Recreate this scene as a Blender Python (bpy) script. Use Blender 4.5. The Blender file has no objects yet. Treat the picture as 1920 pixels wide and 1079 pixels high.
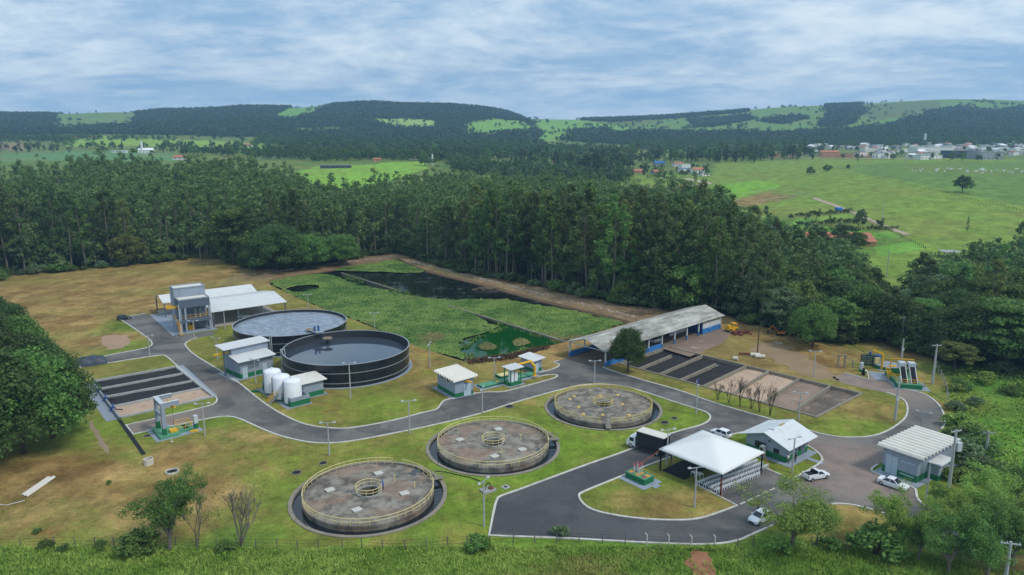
import bpy, bmesh, math, random
import numpy as np
from mathutils import Vector, noise as mnoise
from mathutils.geometry import delaunay_2d_cdt
SC = bpy.context.scene
COL = SC.collection
R = math.radians
random.seed(7)
RNG = np.random.default_rng(11)

# ------------------------------------------------------------------ camera
F, TH, CH = 1338.0, R(11.6), 54.0
CT, ST = math.cos(TH), math.sin(TH)
cam = bpy.data.cameras.new('camera'); cam.sensor_width = 36; cam.lens = F/1920*36
cam.clip_start = 0.5; cam.clip_end = 20000
co = bpy.data.objects.new('camera', cam); COL.objects.link(co)
co.location = (0, 0, CH); co.rotation_euler = (math.pi/2-TH, 0, 0); SC.camera = co

def at(px, py, z=0.0):
    u = (px-960)/F; v = (py-539.5)/F
    dz = -ST-v*CT; t = (z-CH)/dz
    return (t*u, t*(CT-v*ST))
def hgt(base, row):
    x, y = at(*base); v = (row-539.5)/F
    return CH+y*(-ST-v*CT)/(CT-v*ST)
def zrow(Y, row):
    v = (row-539.5)/F
    return CH+Y*(-ST-v*CT)/(CT-v*ST)
def proj(x, y, z):
    d = y*CT-(z-CH)*ST
    return 960+F*x/d, 539.5-F*(y*ST+(z-CH)*CT)/d

# ------------------------------------------------------------------ tags, objects
KIDS = {}
def tag(o, label=None, cat=None, group=None, kind=None):
    if label: o['label'] = label
    if cat: o['category'] = cat
    if group: o['group'] = group
    if kind: o['kind'] = kind
    return o
def thing(name, label, cat, loc=(0, 0, 0), rz=0.0, group=None):
    o = bpy.data.objects.new(name, None); COL.objects.link(o)
    o.empty_display_size = .3
    if len(loc) == 2: loc = (loc[0], loc[1], 0)
    o.location = loc; o.rotation_euler = (0, 0, rz)
    return tag(o, label, cat, group)
def link(o, parent=None):
    COL.objects.link(o)
    if parent is not None:
        o.parent = parent; KIDS.setdefault(parent.name, []).append(o)
    return o
def copy_tree(root, loc=None, rz=None, label=None, group=None, parent=None, scale=None):
    c = root.copy(); link(c, parent)
    if loc is not None: c.location = loc if len(loc) == 3 else (loc[0], loc[1], 0)
    if rz is not None: c.rotation_euler = (0, 0, rz)
    if scale is not None: c.scale = (scale,)*3 if not hasattr(scale, '__len__') else scale
    if label: c['label'] = label
    if group: c['group'] = group
    for k in KIDS.get(root.name, []): copy_tree(k, parent=c)
    return c

class MB:
    def __init__(s): s.v = []; s.f = []; s.m = []
    def add(s, vs, fs, m=0):
        n = len(s.v); s.v += [tuple(p) for p in vs]
        s.f += [tuple(i+n for i in f) for f in fs]; s.m += [m]*len(fs); return s
    def box(s, x0, x1, y0, y1, z0, z1, m=0):
        return s.add([(x0,y0,z0),(x1,y0,z0),(x1,y1,z0),(x0,y1,z0),(x0,y0,z1),(x1,y0,z1),(x1,y1,z1),(x0,y1,z1)],
          [(0,3,2,1),(4,5,6,7),(0,1,5,4),(1,2,6,5),(2,3,7,6),(3,0,4,7)], m)
    def cbox(s, cx, cy, z0, sx, sy, h, rz=0, m=0):
        c, d = math.cos(rz), math.sin(rz); vs = []
        for z in (z0, z0+h):
            for a, b in ((-1,-1),(1,-1),(1,1),(-1,1)):
                x, y = a*sx/2, b*sy/2; vs.append((cx+x*c-y*d, cy+x*d+y*c, z))
        return s.add(vs, [(0,3,2,1),(4,5,6,7),(0,1,5,4),(1,2,6,5),(2,3,7,6),(3,0,4,7)], m)
    def tube(s, a, b, r, r2=None, n=8, m=0, caps=True):
        a, b = Vector(a), Vector(b); r2 = r if r2 is None else r2
        d = (b-a)
        if d.length < 1e-6: return s
        d.normalize(); p = d.orthogonal().normalized(); q = d.cross(p); vs = []
        for c, rr in ((a, r), (b, r2)):
            for i in range(n):
                t = 2*math.pi*i/n; vs.append(c+(p*math.cos(t)+q*math.sin(t))*rr)
        fs = [(i, (i+1) % n, n+(i+1) % n, n+i) for i in range(n)]
        if caps: fs += [tuple(range(n-1, -1, -1)), tuple(range(n, 2*n))]
        return s.add(vs, fs, m)
    def path(s, pts, r, n=6, m=0, closed=False):
        P = [Vector(p) for p in pts]; k = len(P); vs = []
        for i in range(k):
            d = (P[(i+1) % k]-P[i-1]) if closed else (P[min(i+1, k-1)]-P[max(i-1, 0)])
            d.normalize(); up = Vector((0, 0, 1)) if abs(d.z) < .95 else Vector((1, 0, 0))
            p = d.cross(up).normalized(); q = p.cross(d)
            for j in range(n):
                t = 2*math.pi*j/n; vs.append(P[i]+(p*math.cos(t)+q*math.sin(t))*r)
        fs = []
        for i in range(k if closed else k-1):
            i2 = (i+1) % k
            fs += [(i*n+j, i*n+(j+1) % n, i2*n+(j+1) % n, i2*n+j) for j in range(n)]
        return s.add(vs, fs, m)
    def lathe(s, prof, n=48, m=0, c=(0, 0), a0=0, a1=2*math.pi):
        full = abs(a1-a0-2*math.pi) < 1e-4; k = n if full else n+1; vs = []
        for i in range(k):
            t = a0+(a1-a0)*i/n
            for r, z in prof: vs.append((c[0]+r*math.cos(t), c[1]+r*math.sin(t), z))
        p = len(prof); fs = []
        for i in range(n):
            i2 = (i+1) % k
            fs += [(i*p+j, i2*p+j, i2*p+j+1, i*p+j+1) for j in range(p-1)]
        return s.add(vs, fs, m)
    def prism(s, poly, z0, z1, m=0):
        n = len(poly)
        a = sum(poly[i][0]*poly[(i+1) % n][1]-poly[(i+1) % n][0]*poly[i][1] for i in range(n))
        if a < 0: poly = poly[::-1]
        vs = [(x, y, z0) for x, y in poly]+[(x, y, z1) for x, y in poly]
        fs = [tuple(range(n-1, -1, -1)), tuple(range(n, 2*n))]+[(i, (i+1) % n, n+(i+1) % n, n+i) for i in range(n)]
        return s.add(vs, fs, m)
    def extr(s, prof, x0, x1, m=0):          # profile in (y,z) swept along x
        n = len(prof)
        vs = [(x0, y, z) for y, z in prof]+[(x1, y, z) for y, z in prof]
        return s.add(vs, [tuple(range(n-1, -1, -1)), tuple(range(n, 2*n))]+[(i, (i+1) % n, n+(i+1) % n, n+i) for i in range(n)], m)
    def quad(s, a, b, c, d, m=0): return s.add([a, b, c, d], [(0, 1, 2, 3)], m)
    def ball(s, c, rx, ry, rz, n=10, k=6, m=0, jit=0):
        vs = []
        for j in range(k+1):
            ph = -math.pi/2+math.pi*j/k
            for i in range(n):
                t = 2*math.pi*i/n; q = 1+random.uniform(-jit, jit)
                vs.append((c[0]+rx*q*math.cos(ph)*math.cos(t), c[1]+ry*q*math.cos(ph)*math.sin(t), c[2]+rz*q*math.sin(ph)))
        fs = [(j*n+i, j*n+(i+1) % n, (j+1)*n+(i+1) % n, (j+1)*n+i) for j in range(k) for i in range(n)]
        return s.add(vs, fs, m)
    def mesh(s, name, mats, smooth=False):
        me = bpy.data.meshes.new(name); me.from_pydata(s.v, [], s.f)
        for q in (mats if isinstance(mats, (list, tuple)) else [mats]): me.materials.append(q)
        me.polygons.foreach_set('material_index', s.m)
        if smooth: me.polygons.foreach_set('use_smooth', [True]*len(s.f))
        bm = bmesh.new(); bm.from_mesh(me); bmesh.ops.recalc_face_normals(bm, faces=bm.faces); bm.to_mesh(me); bm.free()
        me.update(); return me
    def obj(s, name, mats, parent=None, smooth=False, bevel=0, loc=None):
        o = bpy.data.objects.new(name, s.mesh(name, mats, smooth)); link(o, parent)
        if loc: o.location = loc
        if bevel:
            b = o.modifiers.new('bevel', 'BEVEL'); b.width = bevel; b.segments = 2; b.limit_method = 'ANGLE'
        return o

def np_mesh(name, V, Q, mats, cols=None, mi=None, smooth=False):
    me = bpy.data.meshes.new(name); k = Q.shape[1]; nf = len(Q)
    me.vertices.add(len(V)); me.vertices.foreach_set('co', np.ascontiguousarray(V, dtype=np.float32).ravel())
    me.loops.add(nf*k); me.loops.foreach_set('vertex_index', np.ascontiguousarray(Q, dtype=np.int32).ravel())
    me.polygons.add(nf); me.polygons.foreach_set('loop_start', np.arange(0, nf*k, k, dtype=np.int32))
    for q in (mats if isinstance(mats, (list, tuple)) else [mats]): me.materials.append(q)
    if mi is not None: me.polygons.foreach_set('material_index', np.asarray(mi, dtype=np.int32))
    if smooth: me.polygons.foreach_set('use_smooth', np.ones(nf, dtype=bool))
    if cols is not None:
        a = me.color_attributes.new('col', 'FLOAT_COLOR', 'POINT'); a.data.foreach_set('color', np.ascontiguousarray(cols, dtype=np.float32).ravel())
    me.update(calc_edges=True); me.validate()
    return me

# ------------------------------------------------------------------ materials
def lin(c):
    c = c/255.0
    return c/12.92 if c <= .04045 else ((c+.055)/1.055)**2.4
def S(r, g, b, k=1.0): return (lin(r)*k, lin(g)*k, lin(b)*k, 1.0)

class NT:
    def __init__(s, name):
        s.m = bpy.data.materials.new(name); s.m.use_nodes = True; s.t = s.m.node_tree; s.t.nodes.clear()
        s.out = s.n('ShaderNodeOutputMaterial')
    def n(s, kind, **kw):
        x = s.t.nodes.new(kind)
        for k, v in kw.items(): setattr(x, k, v)
        return x
    def L(s, a, b): s.t.links.new(a, b)
    def setv(s, sock, v):
        if hasattr(v, 'links') or isinstance(v, bpy.types.NodeSocket): s.L(v, sock)
        else: sock.default_value = v
    def pos(s): return s.n('ShaderNodeNewGeometry').outputs['Position']
    def objc(s): return s.n('ShaderNodeTexCoord').outputs['Object']
    def noise(s, vec, scale, det=4, rough=.55, stretch=None, w=0):
        if stretch or w:
            mp = s.n('ShaderNodeMapping'); s.L(vec, mp.inputs[0])
            if stretch: mp.inputs['Scale'].default_value = stretch
            mp.inputs['Location'].default_value = (w*17.3, w*5.1, w*3.7); vec = mp.outputs[0]
        x = s.n('ShaderNodeTexNoise'); s.L(vec, x.inputs['Vector'])
        x.inputs['Scale'].default_value = scale; x.inputs['Detail'].default_value = det; x.inputs['Roughness'].default_value = rough
        return x.outputs['Fac']
    def rng(s, v, a, b, c=0.0, d=1.0, smooth=True):
        x = s.n('ShaderNodeMapRange'); x.clamp = True
        if smooth: x.interpolation_type = 'SMOOTHSTEP'
        s.L(v, x.inputs[0])
        for i, q in enumerate((a, b, c, d)): x.inputs[i+1].default_value = q
        return x.outputs[0]
    def math(s, op, a, b=0.0):
        x = s.n('ShaderNodeMath', operation=op); s.setv(x.inputs[0], a); s.setv(x.inputs[1], b); return x.outputs[0]
    def mix(s, f, a, b, mode='MIX'):
        x = s.n('ShaderNodeMix', data_type='RGBA', blend_type=mode)
        s.setv(x.inputs[0], f); s.setv(x.inputs[6], a); s.setv(x.inputs[7], b); return x.outputs[2]
    def bump(s, h, strength=.3, dist=.1):
        x = s.n('ShaderNodeBump'); x.inputs['Strength'].default_value = strength; x.inputs['Distance'].default_value = dist
        s.L(h, x.inputs['Height']); return x.outputs[0]
    def bsdf(s, col, rough=.7, metal=0, nrm=None, spec=.5, **kw):
        b = s.n('ShaderNodeBsdfPrincipled'); s.setv(b.inputs['Base Color'], col); s.setv(b.inputs['Roughness'], rough)
        b.inputs['Metallic'].default_value = metal; s.setv(b.inputs['Specular IOR Level'], spec)
        if nrm is not None: s.L(nrm, b.inputs['Normal'])
        s.L(b.outputs[0], s.out.inputs[0]); s.b = b; return b

MATS = {}
def M(name, col, rough=.65, var=.18, scale=.7, metal=0, spec=.35, dirt=None, bump=0, streak=False):
    """painted / concrete / metal surface with blotchy wear"""
    if name in MATS: return MATS[name]
    t = NT(name); p = t.objc()
    n1 = t.noise(p, scale, 5, .6); n2 = t.noise(p, scale*9, 3, .6, w=1)
    f = t.rng(t.math('ADD', t.math('MULTIPLY', n1, .65), t.math('MULTIPLY', n2, .35)), .3, .7, 1-var, 1+var*.6, False)
    g = t.n('ShaderNodeCombineColor'); [t.L(f, g.inputs[i]) for i in range(3)]
    c = t.mix(1.0, col, g.outputs[0], 'MULTIPLY')
    if dirt is not None:
        d = t.noise(p, scale*1.7, 6, .7, w=3, stretch=(1, 1, .25) if streak else None)
        c = t.mix(t.rng(d, .52, .72, 0, .7), c, dirt)
    nr = t.bump(t.noise(p, scale*14, 4, .6, w=2), bump, .03) if bump else None
    t.bsdf(c, rough, metal, nr, spec); MATS[name] = t.m; return t.m
# ------------------------------------------------------------------ world, sun, view
SUN_EL, SUN_AZ = R(52), R(118)      # azimuth clockwise from +Y
w = bpy.data.worlds.new('World'); SC.world = w; w.use_nodes = True
t = w.node_tree; t.nodes.clear()
class WT(NT):
    def __init__(s, tree): s.t = tree
W = WT(t)
out = W.n('ShaderNodeOutputWorld'); bg = W.n('ShaderNodeBackground'); bg.inputs['Strength'].default_value = .1
sky = W.n('ShaderNodeTexSky'); sky.sky_type = 'NISHITA'; sky.sun_disc = False
sky.sun_elevation = SUN_EL; sky.sun_rotation = SUN_AZ; sky.altitude = 600; sky.air_density = 1.0; sky.dust_density = 1.2; sky.ozone_density = 2.0
tc = W.n('ShaderNodeTexCoord').outputs['Generated']
sx = W.n('ShaderNodeSeparateXYZ'); W.L(tc, sx.inputs[0])
dz = W.math('ADD', W.math('MAXIMUM', sx.outputs[2], 0.0), .15)
cx = W.math('DIVIDE', sx.outputs[0], dz); cy = W.math('DIVIDE', sx.outputs[1], dz)
cv = W.n('ShaderNodeCombineXYZ'); W.L(cx, cv.inputs[0]); W.L(cy, cv.inputs[1])
warp = W.n('ShaderNodeTexNoise'); W.L(cv.outputs[0], warp.inputs['Vector']); warp.inputs['Scale'].default_value = .5
wv = W.n('ShaderNodeVectorMath', operation='MULTIPLY_ADD'); W.L(warp.outputs['Color'], wv.inputs[0]); wv.inputs[1].default_value = (.9, .9, 0); W.L(cv.outputs[0], wv.inputs[2])
n1 = W.noise(wv.outputs[0], .8, 7, .6, stretch=(1.0, 1.1, 1))
n2 = W.noise(wv.outputs[0], 2.1, 8, .64, stretch=(.9, 1.2, 1), w=2)
n3 = W.noise(wv.outputs[0], 6.5, 6, .66, stretch=(1, 1, 1), w=4)
# cloud sheet: pale where thin or lit from behind, blue-grey where thick
mixn = W.math('ADD', W.math('ADD', W.math('MULTIPLY', n1, .45), W.math('MULTIPLY', n2, .38)), W.math('MULTIPLY', n3, .17))
lit = W.rng(mixn, .39, .63)
dark, pale = (2.75, 4.5, 6.6, 1), (7.3, 8.3, 9.0, 1)
cl = W.mix(lit, dark, pale)
gap = W.rng(W.noise(wv.outputs[0], .8, 6, .6, w=7), .62, .74, 0, .45)
blue = W.mix(1.0, sky.outputs[0], (1.35, 1.35, 1.35, 1), 'MULTIPLY')
cl = W.mix(gap, cl, blue)
low = W.rng(sx.outputs[2], .0, .10, .55, 0.0)       # the far cloud layer melts into one even tone
cl = W.mix(low, cl, (4.5, 6.3, 8.0, 1))
W.L(cl, bg.inputs[0]); W.L(bg.outputs[0], out.inputs[0])

sd = bpy.data.lights.new('sun', 'SUN'); sd.energy = 2.0; sd.angle = R(11); sd.color = (1.0, .95, .87)
so = bpy.data.objects.new('sun', sd); COL.objects.link(so)
dirv = Vector((math.sin(SUN_AZ)*math.cos(SUN_EL), math.cos(SUN_AZ)*math.cos(SUN_EL), math.sin(SUN_EL)))
so.rotation_euler = (-dirv).to_track_quat('-Z', 'Y').to_euler()
SC.view_settings.view_transform = 'Standard'; SC.view_settings.look = 'None'; SC.view_settings.gamma = 1
SC.view_settings.exposure = 0.17
SC.cycles.use_denoising = True
SC.cycles.max_bounces = 6; SC.cycles.diffuse_bounces = 3; SC.cycles.glossy_bounces = 3; SC.cycles.transmission_bounces = 3
SC.cycles.volume_bounces = 0; SC.cycles.transparent_max_bounces = 6
SC.cycles.sample_clamp_indirect = 6

# haze
hz = NT('haze_air')
pv = hz.n('ShaderNodeVolumePrincipled'); pv.inputs['Color'].default_value = (.40, .69, 1.0, 1); pv.inputs['Density'].default_value = .00015; pv.inputs['Anisotropy'].default_value = .2
hz.L(pv.outputs[0], hz.out.inputs['Volume'])
HZ = MB().box(-3400, 3400, -80, 4300, -7, 330).obj('haze', hz.m); HZ['kind'] = 'stuff'

# ------------------------------------------------------------------ ground material (colour attribute = what grows there, alpha = how dry)
def ground_material(name, tan, near=True):
    t = NT(name); p = t.pos()
    at_ = t.n('ShaderNodeAttribute', attribute_name='col')
    big = t.noise(p, .045, 6, .62); mid = t.noise(p, .22, 6, .65, w=1); fine = t.noise(p, 1.7, 4, .7, w=2)
    s = t.math('ADD', t.math('ADD', t.math('MULTIPLY', big, .5), t.math('MULTIPLY', mid, .35)), t.math('MULTIPLY', fine, .3))
    s = t.math('ADD', t.math('MULTIPLY', t.math('SUBTRACT', s, .575), 3.4), at_.outputs['Alpha'])
    d = t.rng(s, .0, 1.0)
    tn = t.mix(t.rng(t.noise(p, .11, 5, .6, w=5), .35, .65), tan, (tan[0]*.66, tan[1]*.58, tan[2]*.52, 1))
    c = t.mix(d, at_.outputs['Color'], tn)
    k = t.math('ADD', t.math('MULTIPLY', t.noise(p, .5, 5, .7, w=7), .6), t.math('MULTIPLY', t.noise(p, 3.1, 3, .7, w=8, stretch=(1, .6, 1)), .5))
    f = t.rng(k, .3, .8, .42, 1.52, False)
    g = t.n('ShaderNodeCombineColor'); [t.L(f, g.inputs[i]) for i in range(3)]
    c = t.mix(1.0, c, g.outputs[0], 'MULTIPLY')
    wide = t.noise(p, .014, 7, .68, w=11); c = t.mix(t.rng(wide, .48, .66, 0, .45), c, (tan[0]*.62, tan[1]*.8, tan[2]*.6, 1))
    tus = t.noise(p, .13, 4, .72, w=13, stretch=(1, .7, 1)); h2 = t.rng(tus, .3, .7, .62, 1.36, False); g2 = t.n('ShaderNodeCombineColor'); [t.L(h2, g2.inputs[i]) for i in range(3)]
    c = t.mix(1.0, c, g2.outputs[0], 'MULTIPLY')
    b = t.bump(k, .55, .25)
    t.bsdf(c, .9, 0, b, .12); return t.m
TAN = S(160, 133, 84)
GROUND = ground_material('grass_ground', TAN)

# ------------------------------------------------------------------ terrain heights
YK = np.array([0, 285, 330, 430, 540, 700, 900, 1200, 1600, 2100, 2600, 3000, 3600.])
PXK = [-400, 0, 240, 480, 600, 700, 850, 960, 1020, 1200, 1320, 1440, 1560, 1700, 1800, 1920, 2300]
ROWS = {
 -400:[486,425,365,320,300,284,262,235,218,0,232], 0:[486,425,365,320,300,284,262,235,220,0,232], 240:[486,425,365,318,298,282,262,235,216,0,230],
 480:[486,425,372,330,302,284,266,238,212,0,230], 600:[486,430,380,338,306,284,268,242,212,0,225], 700:[486,432,385,340,306,286,270,245,210,0,225],
 850:[486,432,390,345,312,290,270,248,212,0,225], 960:[486,434,393,348,318,294,272,248,226,0,230], 1020:[486,434,394,350,322,298,274,255,236,0,230],
 1200:[486,434,394,350,322,298,276,252,232,0,228], 1320:[486,430,386,344,316,294,276,248,226,0,225], 1440:[484,424,378,336,310,292,276,244,217,0,225],
 1560:[480,414,362,326,306,290,274,238,209,0,220], 1700:[478,405,352,318,300,286,270,232,203,0,215], 1800:[476,402,350,316,299,285,268,230,200,0,215],
 1920:[475,400,348,314,298,284,266,228,202,0,215], 2300:[475,400,348,314,298,284,266,228,204,0,215]}
SKY = [(-400,212),(0,213),(100,214),(160,212),(250,210),(300,206),(350,205),(400,203),(460,198),(520,199),(560,201),(600,196),(640,192),(700,189),(760,193),(850,195),(920,202),
 (960,211),(985,221),(1020,223),(1080,224),(1160,222),(1200,220),(1260,217),(1320,212),(1360,209),(1400,205),(1440,200),(1500,197),(1560,195),(1620,193),(1680,188),(1720,186),(1760,184),(1840,184),(1920,187),(2300,192)]
SKYX, SKYY = zip(*SKY)
PXS = np.arange(-330, 2251, 4.6)
YS = np.concatenate([np.arange(45, 345, 2.0), np.geomspace(345, 3600, 240)])
tab = np.zeros((len(PXK), len(YK)))
for i, p in enumerate(PXK):
    r = list(ROWS[p]); r[9] = np.interp(960+(p-960)*1.03, SKYX, SKYY)
    tab[i, 2:] = [zrow(y, q) for y, q in zip(YK[2:], r)]
tab[:, :2] = 0
lz = np.log(YK+60)
Zc = np.array([np.interp(np.log(YS+60), lz, tab[i]) for i in range(len(PXK))])
Zg = np.array([np.interp(PXS, PXK, Zc[:, j]) for j in range(len(YS))])      # [Y, px]
# the crest follows the skyline closely
crest = np.array([zrow(3000, np.interp(960+(p-960)*1.03, SKYX, SKYY)) for p in PXS]); base = np.interp(PXS, PXK, tab[:, 11])
wgt = np.exp(-((YS-3000)/330.0)**2)
Zg = Zg+wgt[:, None]*(crest-base)[None, :]
def smooth(a, n, ax):
    k = np.ones(n)/n; pad = [(0, 0), (0, 0)]; pad[ax] = (n//2, n//2)
    return np.apply_along_axis(lambda v: np.convolve(v, k, 'valid'), ax, np.pad(a, pad, mode='edge'))
far = YS > 300
Zs = smooth(smooth(Zg, 9, 0), 7, 1)
Zg[far] = Zs[far]
UX = (PXS-960)/F
XG = YS[:, None]*UX[None, :]*1.0
YG = np.repeat(YS[:, None], len(PXS), 1)
def vnoise(x, y, sc, seed=0, oct=4):
    """value noise, vectorised"""
    tot = np.zeros_like(x, dtype=float); amp = 1.; nrm = 0
    for o in range(oct):
        X = x*sc*2**o+seed*13.7; Y = y*sc*2**o+seed*7.9
        xi = np.floor(X).astype(np.int64); yi = np.floor(Y).astype(np.int64); fx = X-xi; fy = Y-yi
        fx = fx*fx*(3-2*fx); fy = fy*fy*(3-2*fy)
        def h(a, b):
            n = (a*374761393+b*668265263+(seed+o)*974711) & 0x7fffffff
            n = ((n ^ (n >> 13))*1274126177) & 0x7fffffff
            return ((n ^ (n >> 16)) & 0xffff)/65535.0
        v = h(xi, yi)*(1-fx)*(1-fy)+h(xi+1, yi)*fx*(1-fy)+h(xi, yi+1)*(1-fx)*fy+h(xi+1, yi+1)*fx*fy
        tot += v*amp; nrm += amp; amp *= .5
    return tot/nrm-.5
hill = np.clip((YG-1700)/500, 0, 1)*np.clip((2990-YG)/500, .0, 1)
Zg = Zg+hill*34*vnoise(XG, YG, 1/300., 3, 4)+np.clip((YG-340)/300, 0, 1)*(1-hill)*3.0*vnoise(XG, YG, 1/70., 5, 3)*(YG < 2700)
Zg = Zg+np.clip((YG-340)/100, 0, 1)*.5*vnoise(XG, YG, 1/9., 6, 2)*(YG < 900)
def terr(x, y):
    px = np.atleast_1d(960+F*np.asarray(x, dtype=float)/np.asarray(y, dtype=float)); y = np.atleast_1d(np.asarray(y, dtype=float))
    i = np.clip(np.interp(px, PXS, np.arange(len(PXS))), 0, len(PXS)-1.001); j = np.clip(np.interp(y, YS, np.arange(len(YS))), 0, len(YS)-1.001)
    i0 = i.astype(int); j0 = j.astype(int); fi = i-i0; fj = j-j0
    return Zg[j0, i0]*(1-fi)*(1-fj)+Zg[j0, i0+1]*fi*(1-fj)+Zg[j0+1, i0]*(1-fi)*fj+Zg[j0+1, i0+1]*fi*fj
def tz(x, y): return float(terr(x, y)[0])
def on(px, py):
    """the terrain point seen at a photo pixel (march along the ray)"""
    u = (px-960)/F; v = (py-539.5)/F; dx, dy, dzz = u, CT-v*ST, -ST-v*CT
    Y = np.concatenate([np.arange(250, 600, 2.), np.arange(600, 3300, 6.)]); T = Y/dy
    z = CH+T*dzz; g = terr(T*dx, Y); k = np.nonzero(z <= g)[0]
    if len(k) == 0: return (T[-1]*dx, Y[-1], float(g[-1]))
    k = k[0]; return (float(T[k]*dx), float(Y[k]), float(g[k]))
def inpoly(px, py, poly):
    px = np.asarray(px); py = np.asarray(py); c = np.zeros(px.shape, bool); n = len(poly)
    for i in range(n):
        x1, y1 = poly[i]; x2, y2 = poly[(i+1) % n]
        if y1 == y2: continue
        c ^= ((y1 > py) != (y2 > py)) & (px < (x2-x1)*(py-y1)/(y2-y1)+x1)
    return c
def segdist(x, y, poly):
    d = np.full(np.shape(x), 1e9)
    n = len(poly)
    for i in range(n):
        (x1, y1), (x2, y2) = poly[i], poly[(i+1) % n]; dx, dy = x2-x1, y2-y1; L = dx*dx+dy*dy+1e-9
        tt = np.clip(((x-x1)*dx+(y-y1)*dy)/L, 0, 1); d = np.minimum(d, np.hypot(x-x1-tt*dx, y-y1-tt*dy))
    return d
# ------------------------------------------------------------------ colours of the ground
CTRL = [ # px, py, rgb, dryness
 (60,560,(118,122,58),.95),(150,540,(120,122,58),1.0),(300,520,(120,124,58),.95),(420,510,(116,124,55),.85),(120,620,(118,122,55),.9),(200,580,(120,122,58),1.0),
 (200,640,(122,118,68),1.1),(250,650,(98,122,42),.1),(240,612,(98,122,42),.2),(90,600,(118,122,55),.9),(520,560,(112,120,48),.6),(560,575,(112,122,48),.6),
 (240,690,(110,122,48),.45),(180,700,(108,122,48),.7),(220,712,(108,122,48),.3),(380,640,(112,124,46),.35),(410,690,(110,122,46),.4),(440,650,(112,124,48),.4),(480,700,(112,122,46),.5),
 (540,780,(108,125,45),.55),(640,780,(112,124,46),.6),(730,755,(106,126,42),.3),(790,720,(112,122,48),.75),(700,785,(106,126,42),.3),(780,690,(118,122,52),.85),(820,700,(112,122,48),.7),
 (850,790,(110,128,46),.45),(930,770,(108,128,44),.35),(690,845,(110,128,46),.4),(560,850,(112,124,48),.6),(480,820,(112,124,48),.8),(420,790,(100,124,42),.15),(350,770,(100,124,42),.2),
 (200,800,(104,124,44),.3),(240,850,(104,124,44),.35),(330,800,(100,124,42),.2),(390,810,(104,124,44),.5),(330,850,(116,118,56),.95),(200,880,(118,118,58),1.05),(100,900,(118,118,58),1.05),(40,960,(112,120,52),.85),
 (250,950,(116,118,56),1.0),(400,930,(116,118,56),.95),(140,1000,(108,122,50),.75),(300,1000,(112,120,52),.8),(500,900,(108,126,46),.5),(530,960,(108,128,46),.4),(700,1010,(110,128,46),.5),(600,1015,(110,124,48),.6),
 (850,960,(108,132,44),.25),(880,900,(106,132,42),.2),(860,1010,(112,126,48),.55),(1080,830,(106,132,42),.15),(1000,880,(106,134,42),.12),(1150,820,(106,132,42),.15),(1250,785,(108,130,44),.25),(1290,770,(108,126,44),.4),
 (930,690,(110,122,48),.7),(1000,680,(112,120,52),.8),(1010,725,(110,124,48),.55),(900,700,(110,122,48),.6),(1050,655,(120,112,66),1.1),(980,670,(116,112,60),1.0),
 (1160,930,(110,118,48),.65),(1250,950,(112,116,52),.75),(1330,945,(112,118,50),.7),(1240,890,(106,122,46),.45),(1140,920,(104,124,44),.4),(1400,830,(106,130,42),.25),(1480,885,(108,128,44),.35),(1525,870,(106,128,44),.3),
 (1150,690,(108,116,48),.7),(1250,720,(106,118,46),.6),(1400,770,(106,124,44),.45),(1500,790,(106,124,44),.45),(1620,800,(106,126,44),.35),(1600,760,(110,118,50),.75),(1660,770,(108,122,46),.55),
 (1450,650,(124,112,70),1.05),(1530,680,(124,110,70),1.1),(1400,640,(116,116,58),.8),(1580,670,(118,116,60),.85),(1640,660,(108,116,50),.65),(1700,660,(112,112,54),.85),(1620,690,(106,120,46),.4),(1750,710,(106,114,48),.75),(1770,760,(104,116,46),.7),
 (1600,970,(112,116,52),.7),(1590,1000,(112,116,52),.75),(1750,900,(98,124,42),.1),(1740,860,(100,122,44),.2),
 (1850,720,(78,118,42),-.4),(1850,800,(88,128,44),-.3),(1900,860,(88,128,44),-.3),(1820,700,(78,112,42),-.3),(2000,800,(88,128,44),-.3),(1900,980,(74,106,38),-.2),(1860,1060,(110,100,66),.7),(2100,1000,(74,106,38),-.2),
 (100,1060,(74,108,38),-.5),(300,1060,(74,108,38),-.4),(600,1060,(80,118,38),-.5),(900,1060,(84,124,38),-.5),(1200,1060,(84,122,40),-.4),(1500,1060,(76,116,36),-.5),(1700,1060,(76,116,36),-.4),(600,1200,(80,118,38),-.5),(1400,1200,(80,118,38),-.5),(-200,1050,(74,108,38),-.4),(2200,1150,(74,108,38),-.4),(1000,1400,(80,118,38),-.4),
 (450,1032,(84,112,42),.1),(800,1030,(84,116,42),.05),(1200,1032,(86,116,42),.15),
 (480,512,(128,110,86),.35),(600,499,(128,110,86),.35),(700,482,(128,110,86),.35),(760,482,(128,110,86),.35),(850,508,(128,110,86),.35),(950,537,(128,110,86),.35),(1050,561,(128,110,86),.35),(1150,584,(128,110,86),.35),(1220,588,(128,110,86),.35),(1340,610,(112,100,74),1.1),
 (-200,600,(110,120,52),.7),(-200,900,(112,118,54),.9),(2200,700,(80,118,42),-.3)]
cxy = np.array([at(p[0], p[1]) for p in CTRL]); ccol = np.array([[lin(q) for q in p[2]]+[p[3]] for p in CTRL])
def near_cols(x, y):
    d2 = (x[:, None]-cxy[None, :, 0])**2+(y[:, None]-cxy[None, :, 1])**2
    wt = 1/(d2+6.0)**1.7
    return (wt@ccol)/wt.sum(1)[:, None]*np.array([1.05, 1.03, 1.05, 1])-np.array([0, 0, 0, .13])
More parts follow.
